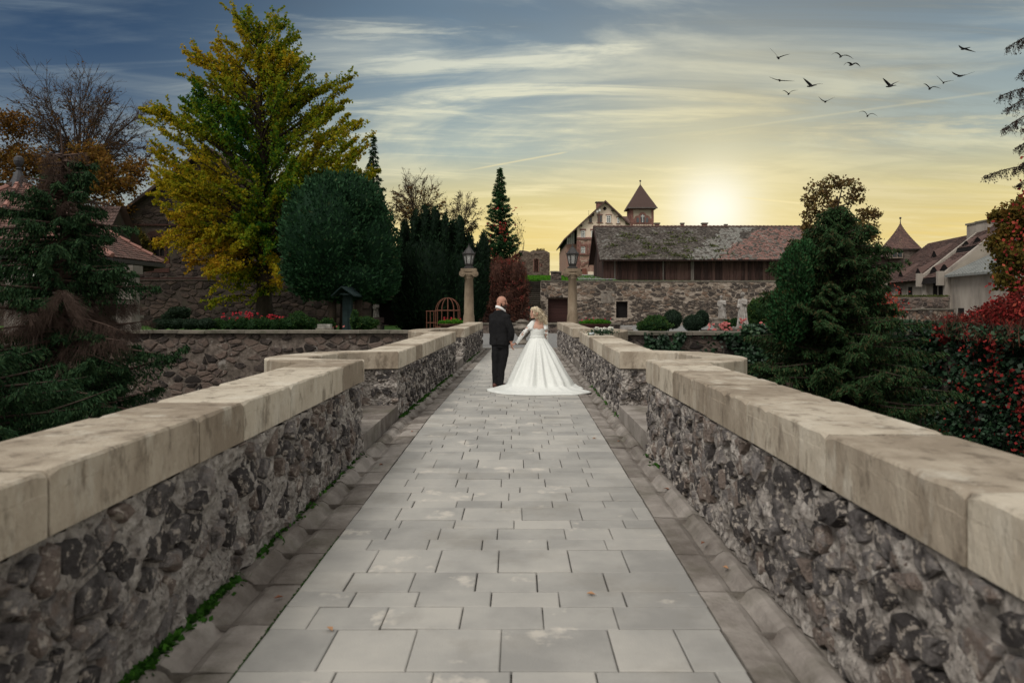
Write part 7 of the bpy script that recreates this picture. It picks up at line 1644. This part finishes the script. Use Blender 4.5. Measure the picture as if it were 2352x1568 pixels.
for j in range(nR):
    u = j / (nR - 1)
    for i in range(nA):
        a = 2 * math.pi * i / nA; Rh = float(np.interp(a, ha2, hr2)); r0 = 1 / math.sqrt((math.cos(a) / .139) ** 2 + (math.sin(a) / .108) ** 2)
        rb = min(.63 + .08 * max(0, math.cos(a)) , Rh * .97); r_ = r0 + (Rh - r0) * (u if u < 1 else 1)
        q = (r_ - r0) / (rb - r0)
        z_ = .99 * max(0, 1 - q ** 1.08) if q < 1 else 0.0
        z_ += .020 + .045 * math.exp(-((q - 1.02) / .22) ** 2)
        s_ = pleat(a, 0); ph = min(1, max(0, u * 4)); fl = max(0, min(1, (q - .9) * 3))
        bulge = (s_ - .55) * (.075 * ph * (1 - fl) * (.4 + min(1, q))) 
        rip = noise.fractal(Vector((math.cos(a) * 2.4 * (1 + r_), math.sin(a) * 2.4 * (1 + r_), r_ * 1.2)), .8, 2.1, 3)
        z_ += fl * max(0, .018 * s_ * (1 - u) * 2 + .022 * rip) + .010 * rip * (1 - fl)
        rr_ = r_ + bulge + .012 * rip * ph * (1 - fl)
        if u > .985: z_ = min(z_, .016) + .006
        V.append((cw[0] + rr_ * math.cos(a), cw[1] + rr_ * math.sin(a), max(.012, z_)))
Fc = [(j * nA + i, j * nA + (i + 1) % nA, (j + 1) * nA + (i + 1) % nA, (j + 1) * nA + i) for j in range(nR - 1) for i in range(nA)]
V += [(x_, y_, .004) for x_, y_, _ in V[-nA:]]; Fc += [((nR - 1) * nA + i, (nR - 1) * nA + (i + 1) % nA, nR * nA + (i + 1) % nA, nR * nA + i) for i in range(nA)]
sk_ = obj('gown_skirt', V, Fc, M_SATIN, t, True, origin=ORG[t.name])
V = np.array(V)
b = B(); ai = int(nA * (1.5 * math.pi + .06) / (2 * math.pi))
for j in range(2, 24): b.ball(V[j * nA + ai] + (0, -.006, 0), .0075, 6)
b.build('button_row', M_SHIRT, t)
# hair: cap, fringe and loose curls thrown back over the right shoulder
b = B(); ell(b, bc + up * .030 - bh * .022, [bh * .096, bs_ * .084, up * .094]); ell(b, bc + up * .065 + bh * .030, [bh * .062, bs_ * .070, up * .048])
for zx, zy, r_, d in ((962, 385, .058, -.02), (985, 420, .060, -.03), (1005, 450, .062, -.05), (1026, 478, .060, -.06), (1044, 500, .050, -.07), (1052, 528, .036, -.07), (975, 460, .052, -.05), (1000, 490, .045, -.06), (945, 455, .046, -.05), (1058, 470, .03, -.03), (930, 470, .026, -.08)):
    ell(b, Gp(zx, zy, d), [np.array((r_, 0, 0)), np.array((0, r_ * .8, 0)), up * r_])
melt('hair', b, .0095, M_HAIR, t, 2, lambda q: .017 * noise.fractal(Vector(np.array(q) * np.array((26, 26, 12))), .8, 2.1, 3))
b = B(); r9 = random.Random(4)
for k in range(90):
    s0 = Gp(r9.uniform(915, 985), r9.uniform(345, 400), r9.uniform(-.09, .02)); e0 = Gp(r9.uniform(955, 1078), r9.uniform(455, 555), r9.uniform(-.14, .0)); u = np.linspace(0, 1, 12)[:, None]
    mid = (s0 + e0) / 2 + np.array((.02, -.03, .035)); pts = (1 - u) ** 2 * s0 + 2 * u * (1 - u) * mid + u * u * e0; ph = r9.uniform(0, 6)
    pts = pts + np.concatenate([np.sin(u * 15 + ph) * .012, np.cos(u * 15 + ph) * .012, np.sin(u * 13 + ph) * .006], 1) * (u * 1.2); b.tube(pts, np.linspace(.0065, .003, 12), 4)
for k in range(16):
    s0 = bc + up * .10 + bh * .055 + bs_ * r9.uniform(-.02, .03); q = r9.choice((-1, 1)); e0 = bc + bh * r9.uniform(.03, .075) + bs_ * q * r9.uniform(.062, .08) - up * r9.uniform(.05, .13); u = np.linspace(0, 1, 8)[:, None]
    mid = (s0 + e0) / 2 + bs_ * q * .045 + bh * .012; b.tube((1 - u) ** 2 * s0 + 2 * u * (1 - u) * mid + u * u * e0, np.linspace(.007, .003, 8), 4)
b.build('hair_strands', M_HAIR, t, True)

# -------- statues
def statue(label, c, h, lean, facing, seed, seated=False):
    t = thing('garden_statue', label, 'statue', c); c = np.array(c, float); r = random.Random(seed); k = h / 1.75; f_ = unit(np.array(facing, float)); s_ = unit(np.cross(f_, up)); L_ = np.array(lean, float)
    b = B(); pt = lambda z_, a=0, d=0: c + up * z_ * k + L_ * z_ * k + s_ * a * k + f_ * d * k
    loft(b, [(pt(0), s_ * .30 * k, f_ * .26 * k), (pt(.10), s_ * .27 * k, f_ * .25 * k), (pt(.45), s_ * .22 * k, f_ * .20 * k), (pt(.80), s_ * .19 * k, f_ * .16 * k), (pt(1.0), s_ * .165 * k, f_ * .12 * k), (pt(1.12), s_ * .15 * k, f_ * .11 * k), (pt(1.32), s_ * .19 * k, f_ * .12 * k), (pt(1.42), s_ * .15 * k, f_ * .09 * k)], 24)
    chain(b, [pt(1.38), pt(1.5, 0, .02)], [.06 * k, .055 * k]); ell(b, pt(1.62, 0, .05), [s_ * .085 * k, f_ * .10 * k, up * .125 * k]); ell(b, pt(1.64, 0, -.02), [s_ * .10 * k, f_ * .10 * k, up * .11 * k])
    chain(b, [pt(1.36, .19), pt(1.12, .24, .03), pt(1.02, .10, .19)], [.065 * k, .055 * k, .042 * k]); chain(b, [pt(1.36, -.19), pt(1.10, -.23, .05), pt(1.22, -.06, .18)], [.065 * k, .055 * k, .042 * k])
    if seated: loft(b, [(pt(.50, 0, .05), s_ * .22 * k, f_ * .20 * k), (pt(.56, 0, .28), s_ * .2 * k, f_ * .1 * k), (pt(.1, 0, .34), s_ * .2 * k, f_ * .12 * k)], 16); b.box(c[0] - .28 * k, c[0] + .28 * k, c[1] - .1, c[1] + .35 * k, c[2] - .02, c[2] + .45 * k)
    ang = lambda q: math.atan2((q[1] - c[1]), (q[0] - c[0] - L_[0] * (q[2] - c[2])))
    melt('figure', b, .020 * k, M_STATUE, t, 2, lambda q: (.030 * k * (math.sin(ang(q) * 11 + (q[2] - c[2]) * 2.2 + seed) + .5 * math.sin(ang(q) * 19 + q[2] * 3)) if q[2] - c[2] < 1.1 * k else .012 * noise.noise(Vector(np.array(q) * 9))) + .012 * noise.noise(Vector(np.array(q) * 5)))
    b = B(); pz = c[2]; w_ = .42 * k; b.box(c[0] - w_, c[0] + w_, c[1] - w_, c[1] + w_, pz - max(.4, pz), pz - .08); b.box(c[0] - w_ * 1.1, c[0] + w_ * 1.1, c[1] - w_ * 1.1, c[1] + w_ * 1.1, pz - .08, pz + .02); b.build('pedestal', M_URN, t)
    return t
c = P(1706, 753, 35); statue('pale draped standing statue of a woman with bowed head beside the round shrub', (c[0], 35, c[2]), (700 - 671 + 53) / F * 35, (.0, 0, 0), (-.75, -.65, 0), 3)
c = P(1660, 742, 37.5); statue('weathered draped statue behind the stone urn, left of the standing statue', (c[0], 37.5, c[2]), 1.42, (-.05, 0, 0), (-.2, -1, 0), 7)
c = P(864, 738, 47); statue('small grey garden statue behind the dark bench', (c[0], 47, c[2]), 1.32, (.0, 0, 0), (.3, -1, 0), 11)
c = P(1650, 757, 35.6); t = thing('garden_urn', 'squat dark stone urn among the pink begonias', 'urn', (c[0], 35.6, 0))
b = B(); z0 = c[2]; b.lathe([(.2, 0), (.2, z0), (.13, z0 + .05), (.27, z0 + .18), (.31, z0 + .36), (.26, z0 + .46), (.33, z0 + .52), (.32, z0 + .56), (.24, z0 + .55)], (c[0], 35.6, 0), 16); b.build('bowl', M_URN, t, True)
b = B(); b.lathe([(.30, z0 + .29), (.335, z0 + .33), (.30, z0 + .37)], (c[0], 35.6, 0), 16); b.build('moulding', M_URN, t, True)

# -------- bouquet lying on the right parapet
by = 16.35; bz_ = top_z(by); bx_ = float(xr(by)) + .14
t = thing('bouquet', 'white flower bouquet lying on the right parapet', 'bouquet', (bx_, by, bz_))
c = np.array((bx_, by, bz_)); b = B()
for k in range(9): b.tube([c + (-.14 + rnd.uniform(-.01, .01), -.10 + rnd.uniform(-.02, .02), .03 + rnd.uniform(-.012, .012)), c + (.16, rnd.uniform(-.06, .08), .06)], [.006, .005], 5)
b.build('stems', M_FRESH, t)
b = B(); b.tube([c + (-.13, -.09, .03), c + (-.02, -.055, .04)], [.030, .034], 10); b.build('ribbon_wrap', M_WRAP, t, True)
pp = c + np.array((.17, .0, .075)) + rng.normal(size=(700, 3)) * np.array((.13, .07, .028)); pp[:, 2] = np.maximum(pp[:, 2], bz_ + .012); leafobj('greenery', [leaves(pp, .055, aspect=2.4, tint=.5, tj=.25)], M_IVY, t)
fl = []
for k in range(17):
    q = c + np.array((rnd.uniform(.0, .40), rnd.uniform(-.09, .1), rnd.uniform(.09, .16))); d = unit(rng.normal(size=(26, 3)) + np.array((0, 0, .5))); fl.append(leaves(q + d * .028, .042, axis=d, normal=d, nj=.4, aspect=1.0, tint=.6, tj=.2))
leafobj('blossoms', fl, M_FWHITE, t)

# -------- birds
birds = [((238, 240), (295, 280), (318, 318), (350, 300), (408, 290), 'gull with one wing raised steeply, highest at the left end of the flock'),
 ((748, 298), (800, 272), (835, 305), (885, 293), (930, 332), 'large gull with drooping wing tips above a smaller one'),
 ((850, 385), (890, 352), (925, 372), (960, 358), (988, 397), 'smaller gull with hooked wings close below another'),
 ((233, 477), (290, 490), (328, 503), (380, 503), (443, 514), 'gull gliding on nearly level wings at the left edge of the flock'),
 ((512, 488), (560, 515), (588, 548), (625, 533), (676, 537), 'gull right of the level glider with its left wing lifted'),
 ((342, 598), (372, 587), (402, 615), (430, 590), (470, 587), 'small gull with both wings arched, under the level glider'),
 ((642, 640), (680, 662), (708, 678), (740, 662), (778, 645), 'small gull holding its wings in a wide flat V'),
 ((973, 772), (1030, 758), (1055, 797), (1095, 775), (1130, 806), 'lowest gull of the flock, wings bent down at the tips'),
 ((1170, 488), (1215, 515), (1243, 550), (1268, 528), (1307, 513), 'gull alone in the middle of the sky with wings in a steep V'),
 ((1505, 538), (1545, 535), (1572, 570), (1610, 553), (1652, 577), 'gull with arched wings, lowest of the right hand trio'),
 ((1617, 468), (1660, 490), (1685, 522), (1715, 510), (1760, 507), 'gull with its left wing up, middle of the right hand trio'),
 ((1742, 435), (1785, 450), (1828, 465), (1870, 455), (1930, 435), 'gull with straight spread wings, top of the right hand trio'),
 ((1797, 217), (1835, 230), (1860, 240), (1895, 250), (1938, 275), 'topmost gull banking toward the right edge of the sky')]
for i, (a1, a2, bd, c1, c2, lab) in enumerate(birds):
    Y = 44 + (i * 7) % 9; cv = lambda q: P((1850 + q[0] / 3.3127) * .91875, (50 + q[1] / 3.3127) * .91875, Y)
    p = [cv(q) for q in (a1, a2, bd, c1, c2)]; b = B(); o_ = p[2]; hd = unit(np.array((rnd.uniform(-.6, .6), 1, .1)))
    ell(b, o_, [hd * .24, unit(np.cross(hd, up)) * .055, up * .06], 10); ell(b, o_ + hd * .24 + up * .02, [hd * .06, unit(np.cross(hd, up)) * .04, up * .04], 8); loft(b, [(o_ - hd * .15, unit(np.cross(hd, up)) * .04, up * .03), (o_ - hd * .40, unit(np.cross(hd, up)) * .075, up * .008)], 10)
    for m_, tp in ((p[1], p[0]), (p[3], p[4])):
        u = np.linspace(0, 1, 8)[:, None]; mm = m_ * 2 - (o_ + tp) / 2; pts = (1 - u) ** 2 * o_ + 2 * u * (1 - u) * mm + u * u * tp
        pts[:, 1] += (np.sin(u[:, 0] * 3.0) * .08 - u[:, 0] ** 2 * .16); ch = np.array([.13, .125, .12, .11, .095, .075, .045, .008])
        loft(b, [(q - hd * .02, hd * w_, up * (.022 * (1 - k / 9)) + hd * .0) for k, (q, w_) in enumerate(zip(pts, ch))], 10)
    q = b.build('bird', M_BIRD, None, True, origin=o_, label='dark ' + lab, cat='bird', group='gulls flying over the castle'); q['category'] = 'bird'
